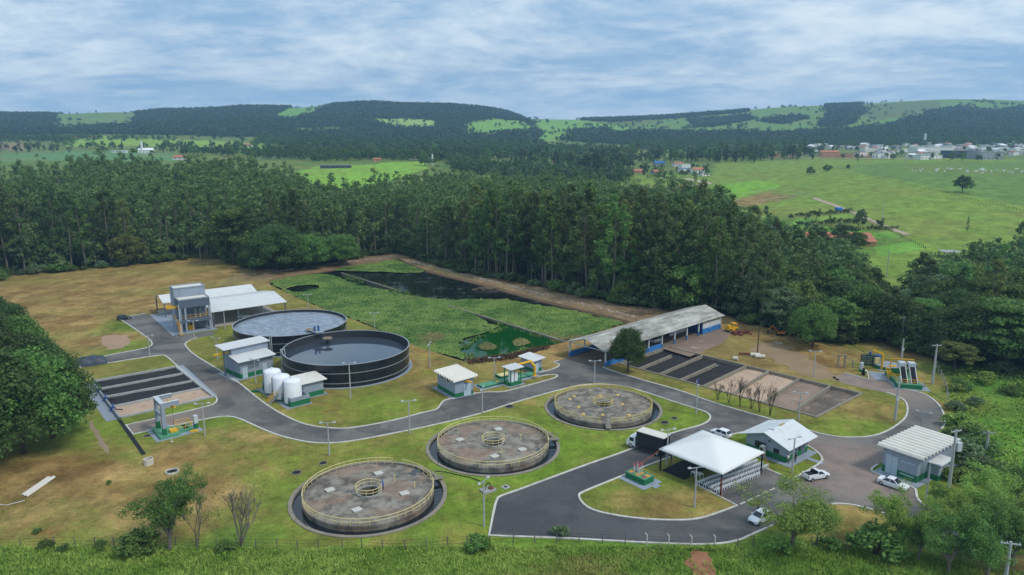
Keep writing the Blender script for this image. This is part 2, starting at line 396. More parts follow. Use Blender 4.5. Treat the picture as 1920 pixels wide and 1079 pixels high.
FIELDS = [ # far fields, outlined on the photo: polygon, rgb, dryness
 ([(-400,300),(2300,300),(2300,255),(-400,255)], (104,122,62), .0),
 ([(1180,330),(1340,325),(1340,305),(1520,298),(2300,300),(2300,620),(1700,620),(1620,520),(1560,440),(1480,410),(1200,400)], (118,142,58), -.1),
 ([(1560,312),(1700,305),(2300,306),(2300,420),(1920,388),(1760,352),(1640,330)], (102,130,60), -.1),
 ([(1190,372),(1260,362),(1420,338),(1470,350),(1400,366),(1300,384),(1200,396)], (118,164,52), -.4),
 ([(1340,384),(1440,360),(1500,370),(1420,386),(1350,396)], (122,122,70), .6),
 ([(1340,400),(1420,386),(1500,374),(1580,388),(1540,410),(1500,425),(1340,425)], (122,146,60), 0),
 ([(1430,408),(1560,398),(1700,440),(1700,475),(1430,470)], (98,128,54), .1),
 ([(1488,412),(1600,402),(1612,408),(1490,420)], (112,160,62), -.4),
 ([(1490,432),(1560,428),(1690,436),(1690,446),(1490,444)], (104,152,58), -.4),
 ([(1640,462),(1720,452),(1735,466),(1650,480)], (110,154,60), -.3),
 ([(1180,352),(1240,344),(1300,345),(1260,362),(1200,372),(1170,370)], (100,130,56), .3),
 ([(1250,352),(1330,340),(1320,348),(1260,360)], (112,80,56), .8),
 ([(555,322),(600,312),(690,309),(800,302),(800,318),(740,336),(690,352),(640,362),(555,360)], (126,168,58), -.4),
 ([(120,258),(200,256),(340,262),(480,268),(640,277),(640,282),(480,279),(340,275),(120,276)], (136,168,66), -.5),
 ([(130,255),(185,255),(185,259),(130,259)], (130,70,50), .2),
 ([(0,290),(140,283),(330,286),(330,302),(0,302)], (96,136,84), -.3),
 ([(0,268),(60,270),(60,282),(0,282)], (130,128,108), .5),
 ([(480,282),(690,284),(690,296),(480,300)], (90,120,80), .1),
 ([(600,284),(700,285),(700,290),(600,290)], (120,84,64), .6),
 ([(1440,288),(1500,286),(1500,293),(1440,296)], (110,62,44), .4),
 ([(1540,288),(1680,290),(1680,296),(1540,298)], (110,62,44), .4),
 ([(690,222),(760,221),(815,226),(815,238),(760,240),(705,231)], (150,180,92), -.4),
 ([(870,233),(930,222),(985,228),(1060,222),(1180,238),(1180,262),(1000,266),(900,256),(870,245)], (122,166,70), -.4),
 ([(490,222),(520,208),(565,197),(605,199),(580,212),(540,220)], (112,160,70), -.4),
 ([(100,212),(255,208),(255,234),(180,236),(100,240)], (112,140,72), -.1),
 ([(1180,240),(1260,222),(1440,199),(1600,190),(2300,180),(2300,262),(1600,258),(1400,258)], (108,142,66), -.15),
 ([(1540,205),(1700,192),(1760,190),(1760,215),(1650,225)], (98,118,66), .1),
]
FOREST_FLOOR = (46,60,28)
BELT = [ # woodland, outlined where its trees stand (photo pixels on the ground)
 [(-420,470),(-420,556),(-60,540),(5,517),(75,512),(140,507),(220,499),(275,494),(345,484),(410,486),(475,505),(560,503),(605,495),(667,484),(705,478),(745,474),(785,486),(830,500),(880,512),(960,526),(1047,545),(1165,571),(1230,579),
  (1360,592),(1440,614),(1522,640),(1595,645),(1640,634),(1640,560),(1580,480),(1440,445),(1380,420),(1300,400),(1180,385),(1060,378),(900,372),(800,372),(700,380),(640,395),(560,380),(480,352),(240,346),(0,350),(-420,350)],
 [(1640,634),(1715,655),(1745,672),(1790,690),(1830,680),(1960,690),(2300,680),(2300,520),(1920,470),(1800,480),(1730,505),(1700,540),(1705,600),(1660,560)]]
HILLF = [ # hill woods
 [(-400,216),(60,214),(100,213),(102,243),(250,236),(252,212),(300,206),(400,203),(480,198),(550,199),(488,222),(560,222),(610,202),(640,192),(700,188),(850,193),(930,201),(985,222),(1010,236),(900,228),(870,240),(880,256),(820,262),(700,262),(560,258),(330,255),(130,252),(0,256),(-400,258)],
 [(1075,225),(1160,222),(1260,217),(1330,211),(1400,206),(1410,208),(1330,215),(1250,222),(1180,227),(1130,227)],
 [(1546,192),(1600,188),(1625,208),(1600,232),(1560,240),(1530,238),(1550,220)],
 [(1640,240),(1700,222),(1790,200),(1860,206),(1920,200),(2300,200),(2300,268),(1920,270),(1760,262),(1650,256)],
 [(1040,262),(1200,246),(1330,250),(1440,252),(1560,246),(1640,236),(1730,246),(1740,264),(1560,272),(1440,274),(1200,272)],
 [(930,250),(1010,243),(1022,258),(960,266),(920,264)],
 [(1060,246),(1140,240),(1150,250),(1080,254)],
 [(690,240),(870,252),(1000,264),(1040,272),(900,284),(700,282),(560,276),(500,264)],
 [(1290,226),(1400,216),(1420,222),(1360,236),(1300,240)],[(1420,226),(1500,214),(1520,222),(1460,236)],
]
HOLES_H = [[(690,222),(760,221),(815,226),(815,238),(760,240),(705,231)], [(870,233),(930,222),(985,228),(1000,246),(900,252)], [(555,240),(640,240),(660,246),(560,250)]]
def hill_forest(px, py):
    f = np.zeros(np.shape(px), bool)
    for p in HILLF: f |= inpoly(px, py, p)
    for p in HOLES_H: f &= ~inpoly(px, py, p)
    return f
def hill_jit(px, py, x, y): return px+24*vnoise(x, y, 1/150., 71, 4), py+8*vnoise(x, y, 1/150., 72, 4)
def in_belt(px, py):
    f = np.zeros(np.shape(px), bool)
    for p in BELT: f |= inpoly(px, py, p)
    return f
def ground_cols(x, y, z):
    d = y*CT-(z-CH)*ST; px = 960+F*x/d; py = 539.5-F*(y*ST+(z-CH)*CT)/d
    x0 = x*CH/np.maximum(CH-z, 8); y0 = y*CH/np.maximum(CH-z, 8)
    C = np.zeros((len(x), 4)); nearm = y < 420
    C[~nearm] = [lin(96), lin(122), lin(56), .1]
    if nearm.any():
        idx = np.nonzero(nearm)[0]
        for k in range(0, len(idx), 20000): C[idx[k:k+20000]] = near_cols(x[idx[k:k+20000]], y[idx[k:k+20000]])
    jx = px+12*vnoise(x, y, 1/60., 21, 3)*np.clip(600/np.maximum(y, 1), .5, 1); jy = py+5*vnoise(x, y, 1/60., 22, 3)
    farm = (y > 235) & (py < 560)
    for poly, rgb, dr in FIELDS:
        m = farm & inpoly(jx, jy, poly); C[m] = [lin(rgb[0]), lin(rgb[1]), lin(rgb[2]), dr]
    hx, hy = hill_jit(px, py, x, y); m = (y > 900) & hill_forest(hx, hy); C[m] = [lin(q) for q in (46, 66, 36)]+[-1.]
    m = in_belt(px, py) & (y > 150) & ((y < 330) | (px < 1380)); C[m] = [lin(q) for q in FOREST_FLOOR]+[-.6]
    return C

# ------------------------------------------------------------------ world outlines of the site
def P(pts, z=0): return [at(p[0], p[1], z) for p in pts]
def rounded(pts, sharp=(), it=2, z=0):
    """photo outline -> world loop with its soft corners rounded (Chaikin)"""
    L = [(Vector(at(p[0], p[1], z)), len(p) > 2) for p in pts]
    for _ in range(it):
        o = []; n = len(L)
        for i in range(n):
            p, s = L[i]
            if s: o.append((p, True)); continue
            a = L[i-1][0]; b = L[(i+1) % n][0]
            o.append((p.lerp(a, .25), False)); o.append((p.lerp(b, .25), False))
        L = o
    return [(p.x, p.y) for p, s in L]
CL = [((-22.2, 102.1), 'front'), ((-3.4, 120.5), 'mid'), ((18.8, 139.5), 'back')]
RC, RI, RO = 10.05, 11.5, 12.1
TANKS = [(-40.0, 166.2), (-60.8, 190.0)]; RT = 14.9
POND = rounded([(495,529),(520,519),(560,513),(605,507),(650,499),(690,493),(725,487),(745,484,1),(785,503),(830,514),(900,530),(960,547),(1050,571),(1160,597),(1184,604,1),(1120,623),(1062,641,1),(1000,656),(960,667),(910,675),(870,678,1),(840,669),(770,646),(705,617),(652,595),(587,572),(537,549)])
def circ(c, r, n=72): return [(c[0]+r*math.cos(2*math.pi*i/n), c[1]+r*math.sin(2*math.pi*i/n)) for i in range(n)]
G40 = R(40)
def frame(o, rz=G40):
    c, s = math.cos(rz), math.sin(rz)
    return lambda x, y: (o[0]+x*c-y*s, o[1]+x*s+y*c)
# drying beds: hole outlines
BL0 = at(285,778.5); BLf = frame(BL0, R(50.5))      # near corner of the left beds
bl_w, bl_d = 0, 0
BEDL = [at(223.5,785), at(401,745), at(329.5,689), at(171,717)]
BEDR = [at(1163,683), at(1252,651), at(1616,739), at(1530,783)]
SITE = [(-112, 86), (92, 86), (92, 200), (40, 262), (-22, 340), (-90, 340), (-112, 260)]

def rough(loop, amp=.7, step=1.0, seed=3):
    o = []; n = len(loop)
    for i in range(n):
        a, b = loop[i], loop[(i+1) % n]; L = math.hypot(b[0]-a[0], b[1]-a[1]); k = max(1, int(L/step))
        for j in range(k):
            x, y = a[0]+(b[0]-a[0])*j/k, a[1]+(b[1]-a[1])*j/k
            o.append((x+amp*2*mnoise.noise((x*.5, y*.5, seed))+amp*mnoise.noise((x*1.4, y*1.4, seed+5)), y+amp*2*mnoise.noise((x*.5, y*.5, seed+9))+amp*mnoise.noise((x*1.4, y*1.4, seed+13))))
    return o
def cdt(outer, holes, step, jit=.3, keep=None, extra=()):
    pts = []; edges = []
    for loop in [outer]+list(holes)+list(extra):
        n0 = len(pts); n = len(loop); pts += [Vector(p[:2]) for p in loop]; edges += [(n0+i, n0+(i+1) % n) for i in range(n)]
    if step:
        xs = [p[0] for p in outer]; ys = [p[1] for p in outer]
        gx, gy = np.meshgrid(np.arange(min(xs), max(xs), step), np.arange(min(ys), max(ys), step))
        gx = (gx+RNG.uniform(-jit, jit, gx.shape)*step).ravel(); gy = (gy+RNG.uniform(-jit, jit, gy.shape)*step).ravel()
        m = inpoly(gx, gy, outer)
        for h in holes: m &= ~inpoly(gx, gy, h)
        for loop in [outer]+list(holes): m &= segdist(gx, gy, loop) > step*.35
        pts += [Vector((a, b)) for a, b in zip(gx[m], gy[m])]
    vs, _, fs, *_ = delaunay_2d_cdt(pts, edges, [], 0, 1e-4)
    V = np.array([(v.x, v.y) for v in vs]); T = np.array([f for f in fs if len(f) == 3])
    c = V[T].mean(1); k = inpoly(c[:, 0], c[:, 1], outer)
    for h in holes: k &= ~inpoly(c[:, 0], c[:, 1], h)
    T = T[k]
    a = V[T]; cr = (a[:, 1, 0]-a[:, 0, 0])*(a[:, 2, 1]-a[:, 0, 1])-(a[:, 1, 1]-a[:, 0, 1])*(a[:, 2, 0]-a[:, 0, 0])
    T = T[np.abs(cr) > 1e-6]; cr = cr[np.abs(cr) > 1e-6]; T[cr < 0] = T[cr < 0][:, ::-1]
    return V, T
def sheet(name, outer, holes, step, mat, z=0.0, zf=None, cols=False, kind='structure', smooth=False, extra=()):
    V, T = cdt(outer, holes, step, extra=extra)
    Z = np.full(len(V), z) if zf is None else zf(V[:, 0], V[:, 1])
    me = np_mesh(name, np.column_stack([V, Z]), T, mat, ground_cols(V[:, 0], V[:, 1], Z) if cols else None, smooth=smooth)
    o = bpy.data.objects.new(name, me); COL.objects.link(o)
    if kind: o['kind'] = kind
    return o

# terrain, sunk beneath the plant's own sheet
ds = segdist(XG.ravel(), YG.ravel(), SITE).reshape(XG.shape); ins = inpoly(XG, YG, SITE)
Zt = np.where(ins, Zg-3.2*np.clip((ds-2.5)/3, 0, 1), Zg)
nj, ni = Zt.shape
V = np.column_stack([XG.ravel(), YG.ravel(), Zt.ravel()])
ii = np.arange(nj*ni).reshape(nj, ni)
Q = np.column_stack([ii[:-1, :-1].ravel(), ii[:-1, 1:].ravel(), ii[1:, 1:].ravel(), ii[1:, :-1].ravel()])
deep = (ins & (ds > 7)).ravel(); Q = Q[~deep[Q].all(1)]
to = bpy.data.objects.new('terrain', np_mesh('terrain', V, Q, GROUND, ground_cols(XG.ravel(), YG.ravel(), Zg.ravel()), smooth=True)); COL.objects.link(to); to['kind'] = 'structure'
site_holes = [circ(c, RO-.02) for c, _ in CL]+[POND, BEDL, BEDR]
sheet('ground', SITE, site_holes, 1.35, GROUND, zf=lambda x, y: terr(x, y)+.016, cols=True, smooth=True)

# ------------------------------------------------------------------ roads and kerbs
def asphalt():
    t = NT('asphalt'); p = t.pos()
    a = t.noise(p, .06, 5, .6); b = t.noise(p, .35, 6, .68, w=1); f = t.noise(p, 5., 3, .7, w=2)
    tr = t.noise(p, .22, 4, .6, w=3, stretch=(1.2, .5, 1))
    c = t.mix(t.rng(a, .36, .62), S(84, 82, 81), S(116, 113, 109))
    c = t.mix(t.rng(b, .48, .74, 0, .5), c, S(132, 124, 114)); cr = t.noise(p, 1.3, 6, .75, w=6); c = t.mix(t.rng(t.math('ABSOLUTE', t.math('SUBTRACT', cr, .5)), .0, .012, .55, 0), c, S(52, 52, 54)); pt = t.noise(p, .11, 2, .4, w=9, stretch=(1, 1.6, 1)); c = t.mix(t.rng(pt, .585, .60, 0, .45), c, S(62, 62, 64)); tk = t.noise(p, .5, 3, .6, w=15, stretch=(.25, 1.2, 1)); c = t.mix(t.rng(tk, .56, .7, 0, .4), c, S(126, 122, 117))
    c = t.mix(t.rng(tr, .55, .75, 0, .5), c, S(56, 57, 61))
    # dusty plaza in front of the switch house
    sp = t.n('ShaderNodeSeparateXYZ'); t.L(p, sp.inputs[0])
    def blob(x, y, r):
        dx = t.math('SUBTRACT', sp.outputs[0], x); dy = t.math('SUBTRACT', sp.outputs[1], y)
        d = t.math('SQRT', t.math('ADD', t.math('MULTIPLY', dx, dx), t.math('MULTIPLY', dy, dy)))
        return t.rng(t.math('ADD', d, t.math('MULTIPLY', t.math('SUBTRACT', b, .5), 16)), r*.45, r, 1, 0)
    for q, r, k in (((1600, 880), 16, .75), ((1600, 712), 22, .8), ((290, 803), 9, .6), ((330, 745+40), 8, .3), ((380, 735), 9, .4)):
        x, y = at(*q)
        c = t.mix(t.math('MULTIPLY', t.math('MULTIPLY', blob(x, y, r), k), t.rng(b, .3, .6, .55, 1)), c, S(150, 130, 118))
    for q, r in (((1150, 965), 30), ((980, 960), 26), ((1180, 875), 14)):
        x, y = at(*q); c = t.mix(t.math('MULTIPLY', blob(x, y, r), .5), c, S(66, 66, 70))
    g = t.n('ShaderNodeCombineColor'); ff = t.rng(f, .3, .75, .78, 1.22, False); [t.L(ff, g.inputs[i]) for i in range(3)]
    c = t.mix(1., c, g.outputs[0], 'MULTIPLY')
    t.bsdf(c, .82, 0, t.bump(f, .3, .02), .3); return t.m
ASPH = asphalt()
ROAD = [(222,597,1),(276,588,1),(332,630,1),(400,621,1),(403,628,1),(363,635),(353,640),(347,645),(348,650),(362,665),(390,682),(420,700),(450,720),(480,745),(500,760),(525,776),(562,794),(592,801),(630,804.5),(655,804),(705,796),(755,785),(790,775),(815,770),(821,767),(825,761),(832,751),(853,747,1),(887,739,1),(907,736),(938,736),(952,734),(980,726),(1022,715),(1042,709),(1046,705),(1041,703),(1029,703),(1010,707,1),(1005,700,1),(1015,699),(1040,692),(1050,686),(1047,682),(1034,680),(1065,672,1),(1130,689,1),(1150,697),(1210,715),(1272,732),(1335,755),(1385,770),(1440,785),(1527,811),(1547,816),(1577,821),(1620,821),(1652,815),(1680,800),(1701,782),(1702,762),(1697,752),(1685,745),(1665,737),(1580,720),(1560,708,1),(1584,700,1),(1629,712,1),(1626,697,1),(1666,702,1),(1674,720,1),(1690,729),(1715,734),(1740,742),(1762,760),(1773,785),(1771,800),(1757,812,1),(1700,842,1),(1654,867),(1632,880),(1637,887),(1716,915),(1718,925),(1720,937),(1737,952),(1750,960),(1782,975),(1870,1020,1),(1840,1045,1),(1740,1000),(1702,982),(1652,961),(1615,951),(1590,946),(1557,945),(1497,960),(1440,990),(1410,1003),(1385,1015),(1342,1022),(1280,1022),(1175,1017),(1060,1010),(960,1007),(917,1005,1),(930,937),(940,930),(960,924),(1105,870),(1160,852),(1210,832),(1267,810),(1310,800),(1329,791),(1333,782),(1327,775),(1315,770),(1272,757),(1210,736),(1170,725),(1130,721),(1090,723),(1057,730),(1022,739),(960,757),(905,775),(860,787),(790,803),(730,815),(655,829),(617,832),(580,831),(530,820),(500,809),(480,800),(450,786),(430,781),(400,783),(250,815,1),(236,798,1),(396,762),(407,754),(407,747),(400,742),(330,685),(312,668),(300,666),(150,690,1),(148,684,1),(190,669),(268,655),(284,650),(286,643),(275,632)]
ISL = [(1084,930),(1090,924),(1160,896),(1220,871),(1268,854),(1310,838),(1357,820),(1390,811),(1430,808),(1480,818),(1520,839),(1540,855),(1543,868),(1484,900,1),(1428,876),(1412,866,1),(1305,909,1),(1382,949,1),(1340,965),(1310,974),(1270,977),(1200,974),(1140,965),(1110,957),(1092,945)]
RW = rounded(ROAD); IW = rounded(ISL)
sheet('road', RW, [IW], 0, ASPH, z=.03)
KERB = M('kerb_whitewash', S(208, 205, 196, .9), .85, .35, .8, dirt=S(128, 120, 104), bump=.2)
def strip_loop(loop, w, z0, z1, skips=(), side=1):
    """a low wall along a world loop, leaving out stretches near the given world points"""
    mb = MB(); n = len(loop); P_ = [Vector(p) for p in loop]
    def off(i):
        d = (P_[(i+1) % n]-P_[i]).normalized()+(P_[i]-P_[i-1]).normalized(); d.normalize() if d.length > 1e-6 else None
        return Vector((-d.y, d.x))*w/2
    for i in range(n):
        a, b = P_[i], P_[(i+1) % n]; mid = (a+b)/2
        if any(inpoly(mid.x, mid.y, s) for s in skips): continue
        oa, ob = off(i), off((i+1) % n)
        vs = []
        for z in (z0, z1): vs += [(*(a-oa), z), (*(b-ob), z), (*(b+ob), z), (*(a+oa), z)]
        mb.add(vs, [(0,3,2,1),(4,5,6,7),(0,1,5,4),(1,2,6,5),(2,3,7,6),(3,0,4,7)])
    return mb
def box_px(*pts): return P(pts)
sk = [box_px((262,575),(300,575),(345,622),(410,612),(414,632),(345,634),(330,640)), box_px((850,752),(890,743),(890,734),(850,740)), box_px((1002,712),(1012,706),(1008,697),(1000,699)), box_px((1060,664),(1140,684),(1125,696),(1055,678)),
      box_px((1550,722),(1578,722),(1588,696),(1550,700)), box_px((1760,805),(1775,822),(1664,880),(1640,868)), box_px((1664,740),(1672,735),(1590,716),(1560,700),(1552,726),(1640,742)), box_px((1560,940),(1560,952),(1440,998),(1430,985)), box_px((1835,1015),(1900,1015),(1900,1060),(1835,1060))]
kb = strip_loop(RW, .34, -.05, .15, sk); ki = strip_loop(IW, .34, -.05, .15, [box_px((1308,903),(1418,858),(1424,868),(1312,912))])
kb.add(ki.v, ki.f); ko = kb.obj('kerb', KERB); ko['kind'] = 'structure'
# painted dashes along the car park edge
dm = MB()
for A, B, n in (((1386,947),(1482,902),7), ((1440,989),(1500,959),5)):
    a, b = Vector(at(*A)), Vector(at(*B))
    for i in range(n):
        p = a.lerp(b, (i+.12)/n); q = a.lerp(b, (i+.78)/n); d = (q-p).normalized(); o = Vector((-d.y, d.x))*.13
        dm.quad((*(p-o), .036), (*(q-o), .036), (*(q+o), .036), (*(p+o), .036))
dm.obj('road_markings', KERB)['kind'] = 'structure'
# ------------------------------------------------------------------ plant materials
GREY = M('grey_wall_paint', S(146, 157, 171), .75, .1, .5, dirt=S(122, 130, 140), streak=True)
GREYD = M('dark_grey_paint', S(92, 104, 118), .75, .1, .5)
GRNB = M('green_wall_paint', S(30, 110, 68), .7, .14, .6, dirt=S(46, 92, 66), streak=True)
GRNLIT = M('green_paint_skylit', S(84, 146, 112), .6, .16, .6, dirt=S(110, 140, 112))  # the wall green made paler for tops: skylight put into the colour
WHT = M('white_sheet_metal', S(208, 209, 208), .5, .07, .35, dirt=S(176, 178, 178), streak=True)
WHTR = M('white_corrugated_roof', S(218, 213, 202), .55, .08, .3, dirt=S(186, 182, 172))
DOORM = M('pale_steel_door', S(176, 194, 204), .5, .08, .8)
CONC = M('concrete', S(158, 158, 156), .85, .2, .6, dirt=S(112, 108, 100), bump=.25)
CONCB = M('blue_grey_concrete', S(140, 150, 162), .8, .16, .5, dirt=S(112, 118, 124), bump=.15)
CONCO = M('old_concrete', S(138, 130, 116), .9, .25, .5, dirt=S(88, 80, 70), bump=.3)
YEL = M('yellow_paint', S(226, 172, 22), .45, .12, .8, dirt=S(190, 150, 50))
CREAM = M('cream_rail_paint', S(214, 198, 138), .55, .12, .9)
YELR = M('faded_yellow_rail_paint', S(206, 186, 92), .55, .12, .9)
GALV = M('galvanised_steel', S(168, 174, 178), .45, .12, .9, metal=.5)
POLE = M('pole_concrete', S(168, 170, 168), .8, .14, .6)
DARK = M('dark_rubber', S(24, 25, 28), .7, .1, 1)
BLUE = M('blue_machine_paint', S(38, 82, 142), .45, .12, 1)
GLASS = M('dark_window_glass', S(34, 42, 52), .12, .1, 1, spec=.6)
LAMPM = M('lamp_housing', S(190, 196, 200), .4, .1, 1)
BLACK = M('black_cloth', S(22, 24, 28), .85, .2, .6)
SANDM = M('bed_sand', S(186, 160, 138), .95, .22, .25, dirt=S(150, 122, 100), bump=.3)
SLUDGE = M('dark_sludge', S(40, 37, 39), .85, .35, .35, dirt=S(58, 54, 52), bump=.5)
SLUDGE2 = M('drying_sludge', S(146, 126, 110), .9, .35, .16, dirt=S(88, 80, 74), bump=.5)

def slab_mat(name='stained_slab', brown=.55):
    t = NT(name); p = t.pos()
    a = t.noise(p, .16, 5, .6); b = t.noise(p, .5, 6, .68, w=1); c3 = t.noise(p, 2.2, 5, .7, w=2); st = t.noise(p, .24, 5, .65, w=5, stretch=(1.3, .6, 1))
    c = t.mix(t.rng(b, .35, .65), S(86, 83, 77), S(146, 139, 126))
    c = t.mix(t.rng(a, .48, .6, 0, brown), c, S(142, 114, 94))
    c = t.mix(t.rng(st, .55, .68, 0, .7), c, S(74, 62, 52))
    c = t.mix(t.rng(c3, .55, .75, 0, .5), c, S(150, 146, 136))
    pud = t.rng(t.noise(p, .21, 3, .5, w=9), .665, .685)
    c = t.mix(pud, c, S(70, 72, 74)); ro = t.rng(pud, 0, 1, .9, .08)
    t.bsdf(c, ro, 0, t.bump(c3, .25, .03), .4); return t.m
SLAB = slab_mat(); SLABG = slab_mat('grey_slab', .25)
def water(name, col, rough=.05, scale=2., strength=.08, dist=.05, foam=None, spec=.5):
    t = NT(name); p = t.pos(); n = t.noise(p, scale, 4, .6, stretch=(1, .7, 1)); c = col
    if foam:
        k = t.noise(p, .9, 7, .72, w=2, stretch=(.6, 1.6, 1)); k2 = t.noise(p, 3.2, 4, .7, w=3)
        c = t.mix(t.rng(t.math('ADD', t.math('MULTIPLY', k, .7), t.math('MULTIPLY', k2, .3)), .4, .62), col, foam)
    t.bsdf(c, rough, 0, t.bump(n, strength, dist), spec); return t.m
WCALM = water('still_dark_water', S(58, 68, 80), .03, 1.2, .04, .03, spec=1.0)  # bluish base colour carries part of the sky's reflection
WFOAM = water('aerated_water', S(92, 104, 120), .35, 2.5, .5, .12, foam=S(168, 178, 190))
WCHAN = water('channel_water', S(30, 36, 42), .06, 2, .06, .03)
WPOND = water('pond_water', S(20, 26, 24), .05, .5, .10, .06)
WGREEN = water('algae_water', S(10, 68, 22), .06, .8, .06, .04, spec=.2)

# ------------------------------------------------------------------ clarifiers
def ring_rail(parent, name, r, z0, h, n, mat, gaps=(), tr=.045):
    """handrail round a circle: rails one part, each post a sub-part"""
    mb = MB(); keep = []
    N = n*3
    for zz, q in ((z0+h, tr*1.25), (z0+h*.52, tr)):
        run = []
        for i in range(N+1):
            a = 2*math.pi*i/N
            g = any((math.degrees(a)-g0) % 360 < g1-g0 for g0, g1 in gaps)
            if g:
                if len(run) > 1: mb.path(run, q, 5)
                run = []
            else: run.append((r*math.cos(a), r*math.sin(a), zz))
        if len(run) > 1: mb.path(run, q, 5)
    ro = mb.obj(name, mat, parent)
    pm = MB().tube((0, 0, 0), (0, 0, h), tr, n=5).mesh('post', mat)
    for i in range(n):
        a = 2*math.pi*i/n
        if any((math.degrees(a)-g0) % 360 < g1-g0 for g0, g1 in gaps): continue
        o = bpy.data.objects.new('post', pm); link(o, ro); o.location = (r*math.cos(a), r*math.sin(a), z0)
    return ro
CLAB = ['large round concrete clarifier nearest the wire fence, blue-clad worker standing on its slab', 'middle one of the three round concrete clarifiers, brown puddles on its slab', 'round concrete clarifier beside the road bend, small yellow covers dotted on its slab']
CLT = []
for k, (c, nm) in enumerate(CL):
    T = thing('clarifier', CLAB[k], 'clarifier', c, 0, 'round clarifiers on the lawn'); CLT.append(T)
    MB().lathe([(RI, -1.7), (RI, .14), (RO, .14), (RO, -.1)], 72).obj('channel_wall', CONCO, T)
    MB().lathe([(RC-.1, -.28), (RI+.02, -.28)], 72).obj('channel_water', WCHAN, T)
    MB().lathe([(1.75, -.9), (1.75, .64), (RC, .64), (RC, .30), (RC-.06, .28), (RC-.06, -1.7)], 72).obj('slab', [SLAB if k < 2 else SLABG], T)
    MB().lathe([(0.0, -.45), (1.8, -.45)], 24).obj('well_water', WCHAN, T)
    MB().lathe([(1.75, .64), (1.75, .86), (1.95, .86), (1.95, .63)], 36).obj('well_rim', CONC, T)
    rm = [CREAM, CREAM, YELR][k]
    ring_rail(T, 'railing', RC-.08, .64, 1.1, 46, rm, [[(70, 76)], [(345, 352)], [(263, 269)]][k])
    ring_rail(T, 'well_railing', 2.0, .84, 1.05, 12, CREAM if k < 2 else YELR)
    hm = MB().box(-.62, .62, -.5, .5, 0, .16).box(-.68, .68, -.56, .56, .16, .22)
    spots = [[(.35, 6.2), (-6.2, .5), (5.6, -.6), (-.7, -5.6)], [(.8, 6.0), (-6.1, 1.2), (5.2, -3.0), (.4, -5.8)], [(-6.6, 3.2), (-5.6, 4.9), (.0, 4.9), (3.8, 5.6), (-5.2, -1.4), (4.0, .2), (-4.6, -5.2), (-.8, -5.6), (4.4, -5.8)]][k]
    if k < 2: me = hm.mesh('hatch', KERB)
    else: me = MB().lathe([(0, .22), (.24, .2), (.38, .1), (.4, 0)], 12).mesh('hatch', M('faded_yellow_cover', S(206, 178, 96), .6, .15, 1))
    for q, s in enumerate(spots):
        o = bpy.data.objects.new('hatch', me); link(o, T); o.location = (s[0], s[1], .64); o.rotation_euler = (0, 0, G40 if q % 2 else .5)
    vm = MB().tube((0, 0, 0), (0, 0, .95), .09, n=7).tube((0, 0, .95), (0, 0, 1.0), .12, n=7).mesh('vent_pipe', CREAM)
    for s in ([(3.4, 3.6), (6.9, 1.4)], [(5.0, 1.6), (1.6, -4.6)], [(-2.0, 6.4)])[k]:
        o = bpy.data.objects.new('vent_pipe', vm); link(o, T); o.location = (*s, .64)
    br = MB(); br.box(RC-.2, RO+.1, -.5, .5, .5, .6)
    for yy in (-.48, .48):
        for xx in (RC+.1, RO-.05): br.tube((xx, yy, .6), (xx, yy, 1.6), .03, n=5)
        for zz in (1.1, 1.6): br.tube((RC, yy, zz), (RO, yy, zz), .03, n=5)
    b = br.obj('footbridge', CONCO, T); b.rotation_euler = (0, 0, [R(26), R(10), R(268)][k])

# ------------------------------------------------------------------ steel tanks
def panel_mat():
    t = NT('dark_enamel_panels'); p = t.objc(); sp = t.n('ShaderNodeSeparateXYZ'); t.L(p, sp.inputs[0])
    ang = t.math('ARCTAN2', sp.outputs[1], sp.outputs[0])
    u = t.math('FRACT', t.math('MULTIPLY', ang, 36/(2*math.pi))); v = t.math('FRACT', t.math('MULTIPLY', sp.outputs[2], 1/1.3))
    e = t.math('MAXIMUM', t.math('GREATER_THAN', t.math('ABSOLUTE', t.math('SUBTRACT', u, .5)), .482), t.math('GREATER_THAN', t.math('ABSOLUTE', t.math('SUBTRACT', v, .5)), .475))
    wn = t.n('ShaderNodeTexWhiteNoise', noise_dimensions='2D'); cv = t.n('ShaderNodeCombineXYZ')
    t.L(t.math('FLOOR', t.math('MULTIPLY', ang, 36/(2*math.pi))), cv.inputs[0]); t.L(t.math('FLOOR', t.math('MULTIPLY', sp.outputs[2], 1/1.3)), cv.inputs[1]); t.L(cv.outputs[0], wn.inputs['Vector'])
    c = t.mix(wn.outputs['Value'], S(16, 20, 28), S(28, 34, 44))
    st = t.rng(t.noise(p, .5, 6, .7, w=3, stretch=(1, 1, .15)), .55, .75, 0, .4); c = t.mix(st, c, S(62, 60, 58))
    c = t.mix(t.math('MULTIPLY', e, .6), c, S(64, 72, 82)); t.bsdf(c, .28, 0, None, .5); return t.m
PANEL = panel_mat()
TH_ = hgt((650, 729.5), 686.5)
TLAB = ['dark steel panel tank holding still dark water that mirrors the sky', 'dark steel panel tank full to the brim with churning grey water']
TT = []
